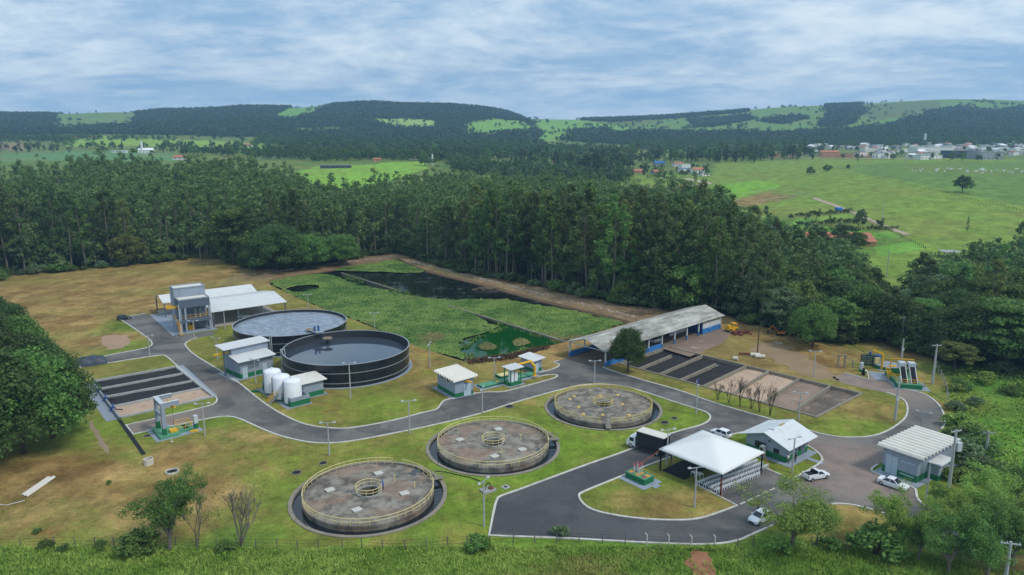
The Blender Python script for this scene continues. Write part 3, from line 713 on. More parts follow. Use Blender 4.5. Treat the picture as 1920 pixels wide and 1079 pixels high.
for k, c in enumerate(TANKS):
    T = thing('storage_tank', TLAB[k], 'tank', c, 0, 'twin dark steel tanks'); TT.append(T)
    H = TH_
    MB().lathe([(RT, 0), (RT, H)], 96).obj('shell', PANEL, T, smooth=True)
    MB().lathe([(RT-.08, 0), (RT-.08, H)], 96).obj('inner_wall', M('tank_inner_wall', S(52, 54, 58), .6, .25, .5, dirt=S(34, 34, 34), streak=True), T, smooth=True)
    MB().lathe([(RT-.1, H-.02), (RT-.1, H+.1), (RT+.14, H+.1), (RT+.14, H-.02), (RT-.1, H-.02)], 96).obj('rim', GALV, T)
    hp = MB()
    for zz in (1.05, 3.35): hp.lathe([(RT+.01, zz-.07), (RT+.12, zz-.07), (RT+.12, zz+.07), (RT+.01, zz+.07)], 96)
    hp.obj('hoop', GALV, T)
    MB().lathe([(0, H-(1.75, .75)[k]), (RT-.08, H-(1.75, .75)[k])], 96).obj('water_surface', [WCALM, WFOAM][k], T)
    MB().lathe([(RT, .12), (RT+.7, .12), (RT+.7, -.1)], 96).obj('footing', CONCB, T)
    ang = [[R(196)], [R(252), R(268)]][k]
    for a in ang:
        x, y = math.cos(a), math.sin(a); m = MB()
        for w_ in (-.22, .22):
            pts = [(x*(RT+.3)-y*w_, y*(RT+.3)+x*w_, zz) for zz in (.2, H+.55)]+[(x*(RT-.6)-y*w_, y*(RT-.6)+x*w_, H+.55), (x*(RT-.6)-y*w_, y*(RT-.6)+x*w_, H-1.6)]
            m.path(pts, .09, 6)
        m.obj('inlet_pipe', LAMPM, T)
# pumps and pipes between the tanks
mid = ((TANKS[0][0]+TANKS[1][0])/2, (TANKS[0][1]+TANKS[1][1])/2)
T = thing('pump_bridge', 'pipe bridge with two blue motors spanning between the dark tanks', 'pump bridge', mid, math.atan2(TANKS[1][1]-TANKS[0][1], TANKS[1][0]-TANKS[0][0]))
m = MB()
for yy in (-.9, -.3, .3, .9): m.tube((-.4, yy, 0), (-.4, yy, TH_+.7), .08, n=6)
m.box(-2.2, 2.2, -1.1, 1.1, TH_+.6, TH_+.72); m.obj('platform', GALV, T)
for i, yy in enumerate((-.55, .55)):
    MB().tube((0, yy, TH_+.72), (0, yy, TH_+1.1), .3, n=10).tube((0, yy, TH_+1.1), (0, yy, TH_+1.9), .24, n=10).ball((0, yy, TH_+1.9), .26, .26, .16).obj('motor', BLUE, T)
for i in range(4):
    yy = -1.0-.35*i
    MB().path([(1.2, yy+1.6, TH_+.9), (2.6, yy+1.2, TH_+.3), (3.4, yy-.4, TH_-1.6)], .09, 6).obj('pipe', LAMPM, T)
ml = MB()
for xx in (-2.1, 2.1):
    for yy in (-1.05, 1.05): ml.tube((xx, yy, TH_+.72), (xx, yy, TH_+1.75), .03, n=5)
for yy in (-1.05, 1.05): ml.tube((-2.1, yy, TH_+1.75), (2.1, yy, TH_+1.75), .03, n=5)
ml.obj('railing', GALV, T)
RUSTD = M('brown_weathered_cover', S(132, 116, 96), .85, .25, 1.2, dirt=S(84, 70, 56))
for (px, py, lab, wz) in ((614, 634, 'brown disc-topped mixer standing in the still tank', TH_-1.75), (582, 618, 'brown disc-topped mixer standing in the foaming tank', TH_-.75)):
    x, y = at(px, py, TH_-.2)
    T = thing('mixer', lab, 'mixer', (x, y, wz)); m = MB()
    for a in range(4): m.tube((.5*math.cos(a*1.57+.4), .5*math.sin(a*1.57+.4), -1.5), (.3*math.cos(a*1.57+.4), .3*math.sin(a*1.57+.4), TH_-.25-wz), .09, n=6)
    m.obj('stand', DARK, T); MB().lathe([(0, TH_-.12-wz), (1.2, TH_-.16-wz), (1.25, TH_-.3-wz), (0, TH_-.34-wz)], 20).obj('disc', RUSTD, T)

# ------------------------------------------------------------------ drying beds
def lerp2(a, b, t): return (a[0]+(b[0]-a[0])*t, a[1]+(b[1]-a[1])*t)
def wallseg(mb, a, b, w, z0, z1, m=0):
    d = Vector((b[0]-a[0], b[1]-a[1])); L = d.length; d.normalize(); o = Vector((-d.y, d.x))*w/2
    A, B = Vector(a), Vector(b); vs = []
    for z in (z0, z1): vs += [(*(A-o), z), (*(B-o), z), (*(B+o), z), (*(A+o), z)]
    mb.add(vs, [(0,3,2,1),(4,5,6,7),(0,1,5,4),(1,2,6,5),(2,3,7,6),(3,0,4,7)], m)
def beds(name, label, quad, fa, fb, fill, wallm, zt, zf, ww, short=()):
    A, B, C, D = quad       # cells run A->B, stacked from the A-B side to D-C
    o = A; T = thing(name, label, 'drying beds', (*o, 0))
    Lc = lambda p: (p[0]-o[0], p[1]-o[1])
    mb = MB()
    for i, (p, q) in enumerate(((A, B), (B, C), (C, D), (D, A))):
        d = Vector((q[0]-p[0], q[1]-p[1])).normalized()*(ww/2)
        s = -1 if i % 2 else 1
        wallseg(mb, Lc((p[0]-s*d.x, p[1]-s*d.y)), Lc((q[0]+s*d.x, q[1]+s*d.y)), ww, zf-.2, zt)
    mb.obj('wall', wallm, T)
    ca = [0]+list(fa)+[1]; cb = [0]+list(fb)+[1]
    for i, f in enumerate(fill):
        p = [Lc(lerp2(A, D, ca[i])), Lc(lerp2(B, C, cb[i])), Lc(lerp2(B, C, cb[i+1])), Lc(lerp2(A, D, ca[i+1]))]
        m = MB(); n = 26; k = 8; vs = []
        for a in range(n+1):
            for b in range(k+1):
                q = lerp2(lerp2(p[0], p[1], a/n), lerp2(p[3], p[2], a/n), b/k)
                vs.append((*q, zf+.16*mnoise.noise((q[0]*.35, q[1]*.35, i*7))+.06*mnoise.noise((q[0]*1.3, q[1]*1.3, i*3))))
        m.add(vs, [(a*(k+1)+b, (a+1)*(k+1)+b, (a+1)*(k+1)+b+1, a*(k+1)+b+1) for a in range(n) for b in range(k)])
        m.obj(*f, T, smooth=True)
    for i, (x, y) in enumerate(zip(fa, fb)):
        p, q = Lc(lerp2(A, D, x)), Lc(lerp2(B, C, y)); t0, t1 = (.0, 1) if i not in short else short[i]
        m = MB(); wallseg(m, lerp2(p, q, max(t0, .012)), lerp2(p, q, min(t1, .988)), ww*.8, zf-.2, zt-.012); m.obj('divider', wallm, T)
    return T
PALEC = M('pale_bed_concrete', S(164, 166, 164), .85, .16, .5, dirt=S(128, 126, 118), bump=.2)
beds('drying_bed', 'grey concrete drying beds with blue valves, three filled black and one with sand', BEDL, [.27, .53, .76], [.27, .5, .76],
     [('sand', SANDM), ('sludge', SLUDGE), ('sludge', SLUDGE), ('sludge', SLUDGE)], PALEC, .34, -.12, .55)
A, B, C, D = BEDR
beds('drying_bed', 'long row of sunken drying beds beside the old blue shed, black to sandy', [A, B, C, D], [.114, .234, .351, .474, .62, .77, .905], [.095, .213, .335, .456, .57, .72, .863],
     [('sludge', SLUDGE)]*4+[('sand', SANDM)]*2+[('sludge', SLUDGE2), ('sludge', M('brown_sludge', S(104, 92, 82), .9, .45, .12, dirt=S(170, 148, 128), bump=.5))], CONCO, .22, -.55, .5, {0: (0, .72), 2: (0, .8)})
# ------------------------------------------------------------------ buildings
def fpx(A, B):
    a, b = at(*A), at(*B); return a, math.atan2(b[1]-a[1], b[0]-a[0]), math.hypot(b[0]-a[0], b[1]-a[1])
def loc_of(a, rz, p):
    dx, dy = p[0]-a[0], p[1]-a[1]; c, s = math.cos(-rz), math.sin(-rz); return (dx*c-dy*s, dx*s+dy*c)
def walls(T, x0, x1, y0, y1, h, band=1.0, mat=None, gable=None, lean=None):
    """outer wall shell: grey above, green band below; gable = extra height at mid y; lean = (h at y0, h at y1)"""
    m = MB(); mat = mat or GREY
    if gable: prof = [(y0, 0), (y1, 0), (y1, h), ((y0+y1)/2, h+gable), (y0, h)]
    elif lean: prof = [(y0, 0), (y1, 0), (y1, lean[1]), (y0, lean[0])]
    else: prof = [(y0, 0), (y1, 0), (y1, h), (y0, h)]
    m.extr(prof, x0, x1); w_ = m.obj('wall', mat, T)
    if band:
        e = .025; MB().box(x0-e, x1+e, y0-e, y1+e, 0, band).obj('wall_base', GRNB, T)
    return w_
def panel(T, name, mat, face, u0, u1, z0, z1, at_, d=.05):
    """a flat leaf set proud of a wall; face 'x' = on a wall of constant y, 'y' = on a wall of constant x"""
    m = MB(); s = d if at_[1] > 0 else -d; c = at_[0]; a, b = sorted((c, c+s))
    if face == 'x': m.box(u0, u1, a, b, z0, z1)
    else: m.box(a, b, u0, u1, z0, z1)
    return m.obj(name, mat, T)
def window(T, face, u0, u1, z0, z1, at_, n=2, fm=None):
    f = MB(); s = .09 if at_[1] > 0 else -.09; c = at_[0]; a, b = sorted((c-s*.2, c+s)); t = .07
    def bx(p, q, r, v):
        f.box(p, q, a, b, r, v) if face == 'x' else f.box(a, b, p, q, r, v)
    bx(u0, u1, z0, z0+t); bx(u0, u1, z1-t, z1)
    for i in range(n+1):
        x = u0+(u1-u0-t)*i/n; bx(x, x+t, z0+t, z1-t)
    o = f.obj('window', fm or DARK, T)
    panel(o, 'pane', GLASS, face, u0+.02, u1-.02, z0+.02, z1-.02, (c, at_[1]), .05)
    return o
def ridged_roof(T, x0, x1, y0, y1, z00, z11, axis='x', n=10, mat=None, th=.12, rise=.36):
    """deep trapezoidal roof channels; axis = the way the channels run; z00 at the low end of that axis, z11 at the other"""
    m = MB(); pr = []
    a0, a1 = (y0, y1) if axis == 'x' else (x0, x1); w = (a1-a0)/n
    for i in range(n):
        p = a0+i*w; pr += [(p, 0), (p+.22*w, rise), (p+.62*w, rise), (p+.84*w, 0)]
    pr.append((a1, 0)); k = len(pr); vs = []
    b0, b1 = (x0, x1) if axis == 'x' else (y0, y1)
    for b, zz in ((b0, z00), (b1, z11)):
        for off in (0, th):
            for q, r in pr: vs.append((b, q, zz+r+off) if axis == 'x' else (q, b, zz+r+off))
    fs = []
    for i in range(k-1): fs += [(i, i+1, 2*k+i+1, 2*k+i), (k+i, 3*k+i, 3*k+i+1, k+i+1), (i, k+i, k+i+1, i+1), (2*k+i, 2*k+i+1, 3*k+i+1, 3*k+i)]
    fs += [(0, 2*k, 3*k, k), (k-1, 2*k-1, 4*k-1, 3*k-1)]
    m.add(vs, fs); return m.obj('roof', mat or WHTR, T)
def flat_roof(T, x0, x1, y0, y1, za, zb, mat=None, th=.1, axis='y', name='roof'):
    """thin lean-to roof with shallow ribs: za at the low-coordinate edge of the axis, zb at the other"""
    m = MB()
    if axis == 'y': m.add([(x0,y0,za),(x1,y0,za),(x1,y1,zb),(x0,y1,zb),(x0,y0,za+th),(x1,y0,za+th),(x1,y1,zb+th),(x0,y1,zb+th)], [(0,3,2,1),(4,5,6,7),(0,1,5,4),(1,2,6,5),(2,3,7,6),(3,0,4,7)])
    else: m.add([(x0,y0,za),(x1,y0,zb),(x1,y1,zb),(x0,y1,za),(x0,y0,za+th),(x1,y0,zb+th),(x1,y1,zb+th),(x0,y1,za+th)], [(0,3,2,1),(4,5,6,7),(0,1,5,4),(1,2,6,5),(2,3,7,6),(3,0,4,7)])
    n = int((x1-x0)/.5) if axis == 'y' else int((y1-y0)/.5)
    for i in range(n+1):
        if axis == 'y':
            x = x0+(x1-x0-.06)*i/n; m.add([(x,y0,za+th),(x+.06,y0,za+th),(x+.06,y1,zb+th),(x,y1,zb+th),(x,y0,za+th+.04),(x+.06,y0,za+th+.04),(x+.06,y1,zb+th+.04),(x,y1,zb+th+.04)], [(4,5,6,7),(0,1,5,4),(1,2,6,5),(2,3,7,6),(3,0,4,7)])
        else:
            y = y0+(y1-y0-.06)*i/n; m.add([(x0,y,za+th),(x1,y,zb+th),(x1,y+.06,zb+th),(x0,y+.06,za+th),(x0,y,za+th+.04),(x1,y,zb+th+.04),(x1,y+.06,zb+th+.04),(x0,y+.06,za+th+.04)], [(4,5,6,7),(0,1,5,4),(1,2,6,5),(2,3,7,6),(3,0,4,7)])
    return m.obj(name, mat or WHT, T)
def rail_line(parent, name, pts, h, mat, step=1.4, r=.04, closed=False):
    m = MB(); P_ = [Vector(p) for p in pts]
    if closed: P_.append(P_[0])
    ps = []
    for a, b in zip(P_[:-1], P_[1:]):
        for q in (h, h*.52): m.tube(a+Vector((0, 0, q)), b+Vector((0, 0, q)), r, n=5)
        n = max(1, round((b-a).length/step)); ps += [a.lerp(b, i/n) for i in range(n)]
    if not closed: ps.append(P_[-1])
    o = m.obj(name, mat, parent); pm = MB().tube((0, 0, 0), (0, 0, h), r, n=5).mesh('post', mat)
    for p in ps:
        q = bpy.data.objects.new('post', pm); link(q, o); q.location = p
    return o

# 1  hut with the deep-ribbed roof
a, rz, L = fpx((853.4, 747.2), (887, 739.4)); D = loc_of(a, rz, at(822.5, 728))[1]
T = thing('control_hut', 'grey hut with green base and deep-ribbed white roof at the road edge', 'hut', a, rz)
hh = hgt((853.4, 747.2), 716)
walls(T, 0, L, 0, D, hh, 1.0); MB().box(-.9, L+.5, -.35, D+1.0, -.1, .08).obj('apron', CONCB, T)
ridged_roof(T, -.7, L+.9, -.6, D+.9, hh+.02, hh+.35, 'x', 9)
panel(T, 'door', DOORM, 'x', L*.48, L*.88, .1, 2.75, (0, -1), .07)
for u in (.62, .26): window(T, 'y', D*u, D*u+1.5, hh-.95, hh-.3, (0, -1), 2, WHT)
MB().box(L*.55, L*.75, -.5, 0, hh-.5, hh-.25).box(L*.65, L*.75, -1.5, -.5, hh-.5, hh-.25).obj('monorail_beam', YEL, T)
# 2  small hut beside the yellow pipe
a, rz, L = fpx((1000.5, 699.5), (1016, 696)); D = loc_of(a, rz, at(974.5, 692))[1]
a = at(1000.5, 699.5); rz = G40; L = 2.6; D = 4.6
T = thing('dosing_hut', 'little grey hut with thin white roof behind the yellow pipe', 'hut', a, rz)
walls(T, 0, L, 0, D, 2.9, .9); MB().box(-.3, L+.8, -.6, D+.4, -.1, .07).obj('apron', CONCB, T)
flat_roof(T, -.55, L+.75, -.7, D+.6, 2.95, 3.25, axis='x')
panel(T, 'door', DOORM, 'x', .5, 1.5, .08, 2.2, (0, -1), .06)
# 3  switch house
a, rz, L = fpx((1717.7, 907.5), (1653, 883.5)); rz2 = rz-math.pi/2     # local x runs away along 38 deg, y along the front
hs = hgt((1717.7, 907.5), 860); p = loc_of(a, rz2, at(1797, 823, hs+.3)); LX = p[0]-.7
T = thing('switch_house', 'large grey switch house with broad ribbed white roof and double steel doors', 'building', a, rz2)
walls(T, 0, LX, 0, L, hs, 1.25); MB().box(-1.5, LX+.8, -.9, L+.7, -.1, .12).obj('apron', CONCB, T)
ridged_roof(T, -.55, LX+.75, -.9, L+.9, hs+.05, hs+.05, 'y', 11)
for k in (0, 1): panel(T, 'door', DOORM, 'y', L*.56+k*.98, L*.56+.94+k*.98, .14, 3.3, (0, -1), .07)
for zz in (2.9, .75): panel(T, 'vent', DOORM, 'y', L*.08, L*.48, zz, zz+.18, (0, -1), .06)
# 4  annex behind it
a = at(1758, 903); T = thing('annex_hut', 'small annex with flat white roof beside the switch house, half behind a bush', 'hut', a, rz2)
walls(T, 0, 3.4, 0, 4.6, 2.8, .9); flat_roof(T, -.5, 3.9, -.5, 5.1, 2.85, 3.0, axis='x')
panel(T, 'door', DOORM, 'y', 1.2, 2.2, .05, 2.1, (0, -1), .06)
# 5  office
a = at(1472.6, 869.3); rz = R(39.5); LX = loc_of(a, rz, at(1517.6, 849.4))[0]; D = loc_of(a, rz, at(1400, 841))[1]
T = thing('office', 'grey and green office with pale gabled roof, man in white shirt at its corner', 'building', a, rz)
he = 3.1; walls(T, 0, LX, 0, D, he, 1.15, gable=1.35)
MB().box(-1.1, LX+1.0, -1.4, D+.8, -.1, .1).obj('apron', CONCB, T)
OFFR = M('pale_office_roof', S(206, 210, 212), .6, .08, .5, dirt=S(176, 180, 172))
m = MB(); ov = 1.0; s = 1.35/(D/2)
m.extr([(-ov, he-ov*s+.03), (D/2, he+1.38), (D+ov, he-ov*s+.03), (D+ov, he-ov*s+.13), (D/2, he+1.5), (-ov, he-ov*s+.13)], -.9, LX+1.5)
ro = m.obj('roof', OFFR, T)
m = MB(); m.box(LX*.55, LX*.78, D/2-.2, D/2+.2, he+1.5, he+1.56); m.obj('ridge_patch', M('roof_sealant', S(170, 156, 112), .8), ro)
m = MB(); m.box(LX*.18, LX*.26, D*.5-.4, D*.5+.3, he+1.47, he+1.7); m.obj('roof_vent', WHT, ro)
window(T, 'y', D*.17, D*.30, 1.25, 2.05, (0, -1), 3); window(T, 'y', D*.5, D*.77, 1.2, 2.3, (0, -1), 3)
panel(T, 'door', GREYD, 'x', LX*.36, LX*.50, .1, 2.3, (0, -1), .05); window(T, 'x', LX*.56, LX*.66, 1.2, 2.4, (0, -1), 1); panel(T, 'door', GREYD, 'x', LX*.72, LX*.86, .1, 2.3, (0, -1), .05)
MB().tube((-.15, D*.42, he-.2), (-.15, D*.42, he+.1), .12, n=6).obj('wall_lamp', DARK, T)
MB().box(LX*.6, LX*.6+.9, -4.2, -1.4, .02, .06).obj('path', CONCB, T)
# white cabinet beside the office
x, y = at(1429, 858); T = thing('cabinet', 'tall white display cabinet with dark glass front standing by the office', 'cabinet', (x, y, 0), G40)
MB().box(-.45, .45, -.35, .35, 0, 2.2).obj('body', WHT, T); panel(T, 'front_glass', GLASS, 'y', -.25, .25, .35, 2.0, (-.45, -1), .03)
# 6  chemical building: tall lean-to and low lean-to
a = at(452, 711.5); rz = R(47); L = loc_of(a, rz, at(511, 695.5))[0]; L = max(L, 8.2)
T = thing('blower_house', 'grey blower house with a high and a low white lean-to roof', 'building', a, rz)
h1, h2 = 4.2, 6.3
m = MB(); m.box(0, L, 0, 3.6, 0, h1).obj('lower_wall', GREY, T); m = MB(); m.box(-.1, L+.9, 3.62, 7.2, 0, h2+.2).obj('wall', GREY, T)
MB().box(-.03, L+.03, -.03, 3.6, 0, 1.15).obj('wall_base', GRNB, T); MB().box(-.12, L+.93, 3.7, 7.22, 0, 1.15).obj('wall_base', GRNB, T)
MB().box(-1.9, L+1.0, -.9, 7.8, -.1, .08).obj('apron', CONCB, T)
flat_roof(T, -.8, L+.4, -.9, 3.9, h1, h1+.75); flat_roof(T, -2.2, L+1.2, 3.1, 7.7, h2+.35, h2+.7)
lv = MB()
for i in range(14): lv.box(1.9+i*.2, 1.97+i*.2, -.06, 0, 2.0, 3.2)
lv.obj('louvre', GREYD, T)
for x0, x1 in ((.5, 1.7), (5.4, 6.6)): panel(T, 'door', DOORM, 'x', x0, x1, .1, 2.5, (0, -1), .05)
MB().tube((-1.5, 4.6, 0), (-1.5, 4.6, h2+.3), .2, n=8).obj('column', GREYD, T)
MB().box(-3.9, -.2, 4.5, 4.75, h2-.75, h2-.45).obj('monorail_beam', YEL, T)
# 7  chemical tank farm
a = at(545.5, 765); rz = R(41); L = 7.6; W_ = 14.0
L = loc_of(a, rz, at(583.5, 757))[0]; W_ = loc_of(a, rz, at(487, 732))[1]
T = thing('tank_bund', 'grey and green walled bund holding three white chemical tanks', 'bund', a, rz)
m = MB(); hb = 1.9
for (x0, x1, y0, y1) in ((0, L, 0, .25), (0, L, W_-.25, W_), (0, .25, .25, W_-.25), (L-.25, L, .25, W_-.25)): m.box(x0, x1, y0, y1, 0, hb)
m.box(.25, L-.25, .25, W_-.25, 0, .5); m.obj('wall', CONCB, T)
e = .03; m = MB(); m.box(-e, L+e, -e, W_+e, 0, hb*.62); 
m = MB()
for (x0, x1, y0, y1) in ((-e, L+e, -e, .1), (-e, L+e, W_-.1, W_+e), (-e, .1, .1, W_-.1), (L-.1, L+e, .1, W_-.1)): m.box(x0, x1, y0, y1, 0, hb*.6)
m.obj('wall_base', GRNB, T); MB().box(-1.0, L+.3, -.5, W_+.8, -.1, .07).obj('apron', CONCB, T)
rail_line(T, 'railing', [(.12, W_*.2, hb), (.12, W_*.55, hb)], 1.1, YEL, 1.2)
st = thing('stair', 'pale steel stair with yellow handrails climbing over the bund wall', 'stair', (*frame(a, rz)(-2.6, W_*.33), 0), rz)
m = MB()
for i in range(8): m.box(i*.33, i*.33+.3, 0, 1.0, .24*i, .24*i+.06)
m.add([(0,-.03,0),(.3,-.03,0),(2.7,-.03,1.95),(2.4,-.03,1.95)], [(0,1,2,3)]).add([(0,1.03,0),(.3,1.03,0),(2.7,1.03,1.95),(2.4,1.03,1.95)], [(0,1,2,3)])
m.obj('tread', GALV, st)
for yy in (0, 1.0):
    m = MB()
    for q in (.55, 1.05): m.tube((0, yy, q), (2.6, yy, 1.9+q), .04, n=5)
    for i in range(4): m.tube((i*.86, yy, i*.63), (i*.86, yy, i*.63+1.05), .04, n=5)
    m.obj('handrail', YEL, st)
TANKW = M('white_tank_plastic', S(228, 230, 234), .35, .05, .6, dirt=S(208, 208, 204))
tm = None
for i, (px, py, top, lab) in enumerate(((512.5, 733, 698, 'white upright chemical tank at the far end of the bund'), (529, 744, 707, 'white upright chemical tank standing in the middle of the three'), (550, 752, 708, 'tallest-looking white chemical tank, nearest the road in the bund'))):
    x, y = at(px, py, .5); h = max(5.0, hgt((px, py), top)*.98); r = 1.85
    t_ = thing('chemical_tank', lab, 'tank', (x, y, .5), rz, 'white chemical tanks')
    MB().lathe([(r, 0), (r, 4.5), (r*.9, 4.72), (r*.5, 4.98), (0, 5.05)], 36).obj('body', TANKW, t_, smooth=True)
    MB().tube((0, 0, 5.0), (0, 0, 5.3), .25, n=10).obj('lid', TANKW, t_)
    MB().tube((-r-.08, .2, .0), (-r-.08, .2, 4.6), .05, n=6).obj('level_pipe', DARK, t_)
a2 = frame(a, rz)(L+.1, 3.2); T = thing('pump_house', 'small grey shed with pale roof attached behind the white chemical tanks', 'hut', a2, rz)
walls(T, 0, 4.6, 0, 4.6, 3.3, 1.1); flat_roof(T, -.6, 5.3, -.6, 5.2, 3.35, 3.75, WHTR, axis='y'); MB().box(-.05, 5.4, -.6, 5.2, -.1, .06).obj('apron', CONCB, T)
x, y = at(478, 735.5); MB()
tag(MB().box(-.8, .8, -.35, .35, 0, .3).box(-.5, .5, -.2, .2, .3, .38).obj('inspection_box', GRNB, loc=(x, y, 0)), 'low green inspection box in the grass left of the bund', 'box')
# 8  old long shed
a = at(1134, 688.5); p = at(1355, 589, 4.3); rz = math.atan2(p[1]-a[1], p[0]-a[0]); LX = math.hypot(p[0]-a[0], p[1]-a[1])-.8; D = loc_of(a, rz, at(1066.7, 669.3))[1]
T = thing('old_shed', 'long old open shed with weathered grey roof and blue and white walls', 'shed', a, rz)
def oldroof():
    t = NT('weathered_fibre_cement'); p = t.objc(); sp = t.n('ShaderNodeSeparateXYZ'); t.L(p, sp.inputs[0])
    a_ = t.noise(p, .35, 6, .7, stretch=(.35, 1, 1)); b_ = t.noise(p, 1.6, 5, .7, w=1, stretch=(1, .25, 1))
    c = t.mix(t.rng(a_, .35, .65), S(132, 130, 124), S(188, 185, 177)); c = t.mix(t.rng(b_, .54, .72, 0, .7), c, S(110, 106, 100))
    sh = t.math('FRACT', t.math('MULTIPLY', sp.outputs[1], 1/1.7)); c = t.mix(t.math('MULTIPLY', t.math('GREATER_THAN', sh, .93), .5), c, S(80, 78, 74))
    wv = t.math('SINE', t.math('MULTIPLY', sp.outputs[0], 2*math.pi/.36)); t.bsdf(c, .9, 0, t.bump(wv, .35, .05), .2); return t.m
OLDR = oldroof()
HE, HR = 4.2, 6.1; m = MB(); n = 40
for side in (0, 1):
    vs = []
    for i in range(n+1):
        x = -.9+(LX+1.7)*i/n
        for q in range(5):
            f = q/4; y = (-.8+(D/2+.8)*f) if side == 0 else (D+.8-(D/2+.8)*f)
            z = HE-.15+(HR-HE+.15)*f+.10*mnoise.noise((x*.12, y*.2, 1))+.05*mnoise.noise((x*.7, y*.5, 4))
            vs += [(x, y, z), (x, y, z-.07)]
    k = 5; fs = []
    for i in range(n):
        for q in range(k-1):
            A0 = (i*k+q)*2; B0 = ((i+1)*k+q)*2
            fs += [(A0, B0, B0+2, A0+2), (A0+1, A0+3, B0+3, B0+1)]
        A0 = i*k*2; B0 = (i+1)*k*2; fs.append((A0, A0+1, B0+1, B0))
    for i in (0, n):
        for q in range(k-1): A0 = (i*k+q)*2; fs.append((A0, A0+2, A0+3, A0+1))
    m.add(vs, fs)
m.obj('roof', OLDR, T)
SHW = M('white_old_wall', S(206, 210, 212), .8, .12, .4, dirt=S(168, 166, 160), streak=True); SHB = M('blue_old_wall', S(54, 122, 186), .75, .15, .4, dirt=S(72, 110, 150), streak=True); SHBD = M('deep_blue_wall', S(26, 74, 138), .75, .15, .5)
MB().box(-1.0, LX+.3, -.3, D+.3, -.1, .06).obj('floor_slab', M('dusty_floor', S(122, 108, 94), .9, .25, .3, dirt=S(92, 82, 72)), T)
cm = MB(); cm.box(-.16, .16, -.16, .16, 1.2, HE-.05); 
cmw = cm.mesh('column', SHW); nb = 9
for i in range(nb+1):
    for yy in (0, D):
        o = bpy.data.objects.new('column', cmw); link(o, T); o.location = (min(max(LX*i/nb, .2), LX-.2), yy, 0)
        MB().box(-.18, .18, -.18, .18, 0, 1.22).obj('foot', SHB, o)
MB().box(LX*0+.2, LX*.44, -.08, .08, .0, 1.35).obj('low_wall', SHB, T)
MB().box(.2, LX-.2, D-.08, D+.08, .0, 1.3).obj('low_wall', SHB, T)
m = MB(); m.box(LX*.82, LX-.2, .0, .2, 1.6, 3.2); m.box(LX*.45, LX-.2, D-.1, D+.1, 1.32, 3.4); m.obj('wall', SHW, T)
MB().box(LX*.82, LX-.18, -.02, .18, 0, 1.6).obj('wall_base', SHB, T)
m = MB(); m.box(LX*.66, LX*.82, D*.45, D*.45+.2, 0, 1.5).obj('partition_base', SHW, T); MB().box(LX*.815, LX*.83, .2, D*.5, .0, 3.3).obj('room_wall', SHBD, T)
m = MB(); m.extr([(-.1, HE-.45), (D+.1, HE-.45), (D+.1, HE-.2), (D/2, HR-.2), (D/2, HR-.45), (-.1, HE-.2)], -.16, .0); 
tr = MB()
for (p0, p1) in (((0, -.1, HE-.25), (0, D/2, HR-.25)), ((0, D/2, HR-.25), (0, D+.1, HE-.25)), ((0, 0, HE-.3), (0, D, HE-.3))): tr.tube(p0, p1, .11, n=4)
for i in range(nb+1):
    o = tr.obj('roof_truss', SHW, T, loc=(min(LX*i/nb, LX-.1), 0, 0)) if i == 0 else None
    if i == 0: trm = o.data
    else:
        o = bpy.data.objects.new('roof_truss', trm); link(o, T); o.location = (min(LX*i/nb, LX-.1), 0, 0)
yard = [frame(a, rz)(LX*.44, -.35), frame(a, rz)(LX*.42, -9.5), frame(a, rz)(LX*.75, -8.6), frame(a, rz)(LX*.99, -4.5), frame(a, rz)(LX*1.0, -.35)]
sheet('yard_slab', yard, [], 0, M('brown_yard_concrete', S(132, 112, 98), .9, .3, .15, dirt=S(172, 152, 134), bump=.2), z=.035)
# 9  two storey plant house and its open sheds
a = at(340, 626); rz = R(37); L = 8.4; D = 9.5
T = thing('plant_house', 'two storey grey plant house with open decks and yellow railings', 'building', a, rz)
hb = hgt((340, 626), 565); ht = hb+2.6
m = MB(); m.box(0, L, 0, D*.55, hb-2.3, hb-.02).obj('upper_wall', GREYD, T)
MB().box(-.12, L+.12, D*.5, D*1.0, 0, ht).obj('tower_wall', GREY, T)
for (x0, x1, y0, y1, z, nm) in ((-.12, L+.12, D*.5, D, ht, 'tower_roof'), (0, L, 0, D*.5-.02, hb, 'roof')):
    MB().box(x0+.2, x1-.2, y0+.2, y1-.2, z-.02, z+.06).obj(nm, WHTR, T)
    m = MB(); b_ = .18
    for q in ((x0, x1, y0, y0+b_), (x0, x1, y1-b_, y1), (x0, x0+b_, y0+b_, y1-b_), (x1-b_, x1, y0+b_, y1-b_)): m.box(*q, z-.2, z+.32)
    m.obj('parapet', GREY, T)
f1 = hb*.40
MB().box(0, L, 0, D*.5, f1-.9, f1).obj('deck', GREYD, T)
cm = MB().box(-.25, .25, -.25, .25, 0, hb-2.3).mesh('column', GREY)
for x, y in ((.26, .26), (L-.26, .26), (L-.26, D*.48), (.26, D*.48), (1.6, .26)):
    o = bpy.data.objects.new('column', cm); link(o, T); o.location = (x, y, 0)
rail_line(T, 'railing', [(.1, .1, f1), (L-.1, .1, f1), (L-.1, D*.45, f1)], 1.2, YEL, 1.3)
rail_line(T, 'railing', [(-.9, .6, f1), (-.9, 3.6, f1), (-.1, 3.6, f1)], 1.2, YEL, 1.3); MB().box(-1.0, 0, .5, 3.7, f1-.15, f1).obj('landing', GALV, T)
m = MB()
for i in range(14): m.box(-1.0, -.1, .4-i*.26-.26+3.9*0, .4-i*.26, f1-(i+1)*f1/15, f1-(i+1)*f1/15+.05)
m.obj('stair', YEL, T)
for xx in (-.12, L+.12): MB().tube((xx, -.12, 0), (xx, -.12, hb-1), .09, n=6).obj('downpipe', WHT, T)
MB().box(-3.0, .4, 1.2, 1.5, hb-2.2, hb-1.85).box(-3.0, .4, 3.2, 3.5, hb-2.2, hb-1.85).obj('monorail_beam', YEL, T)
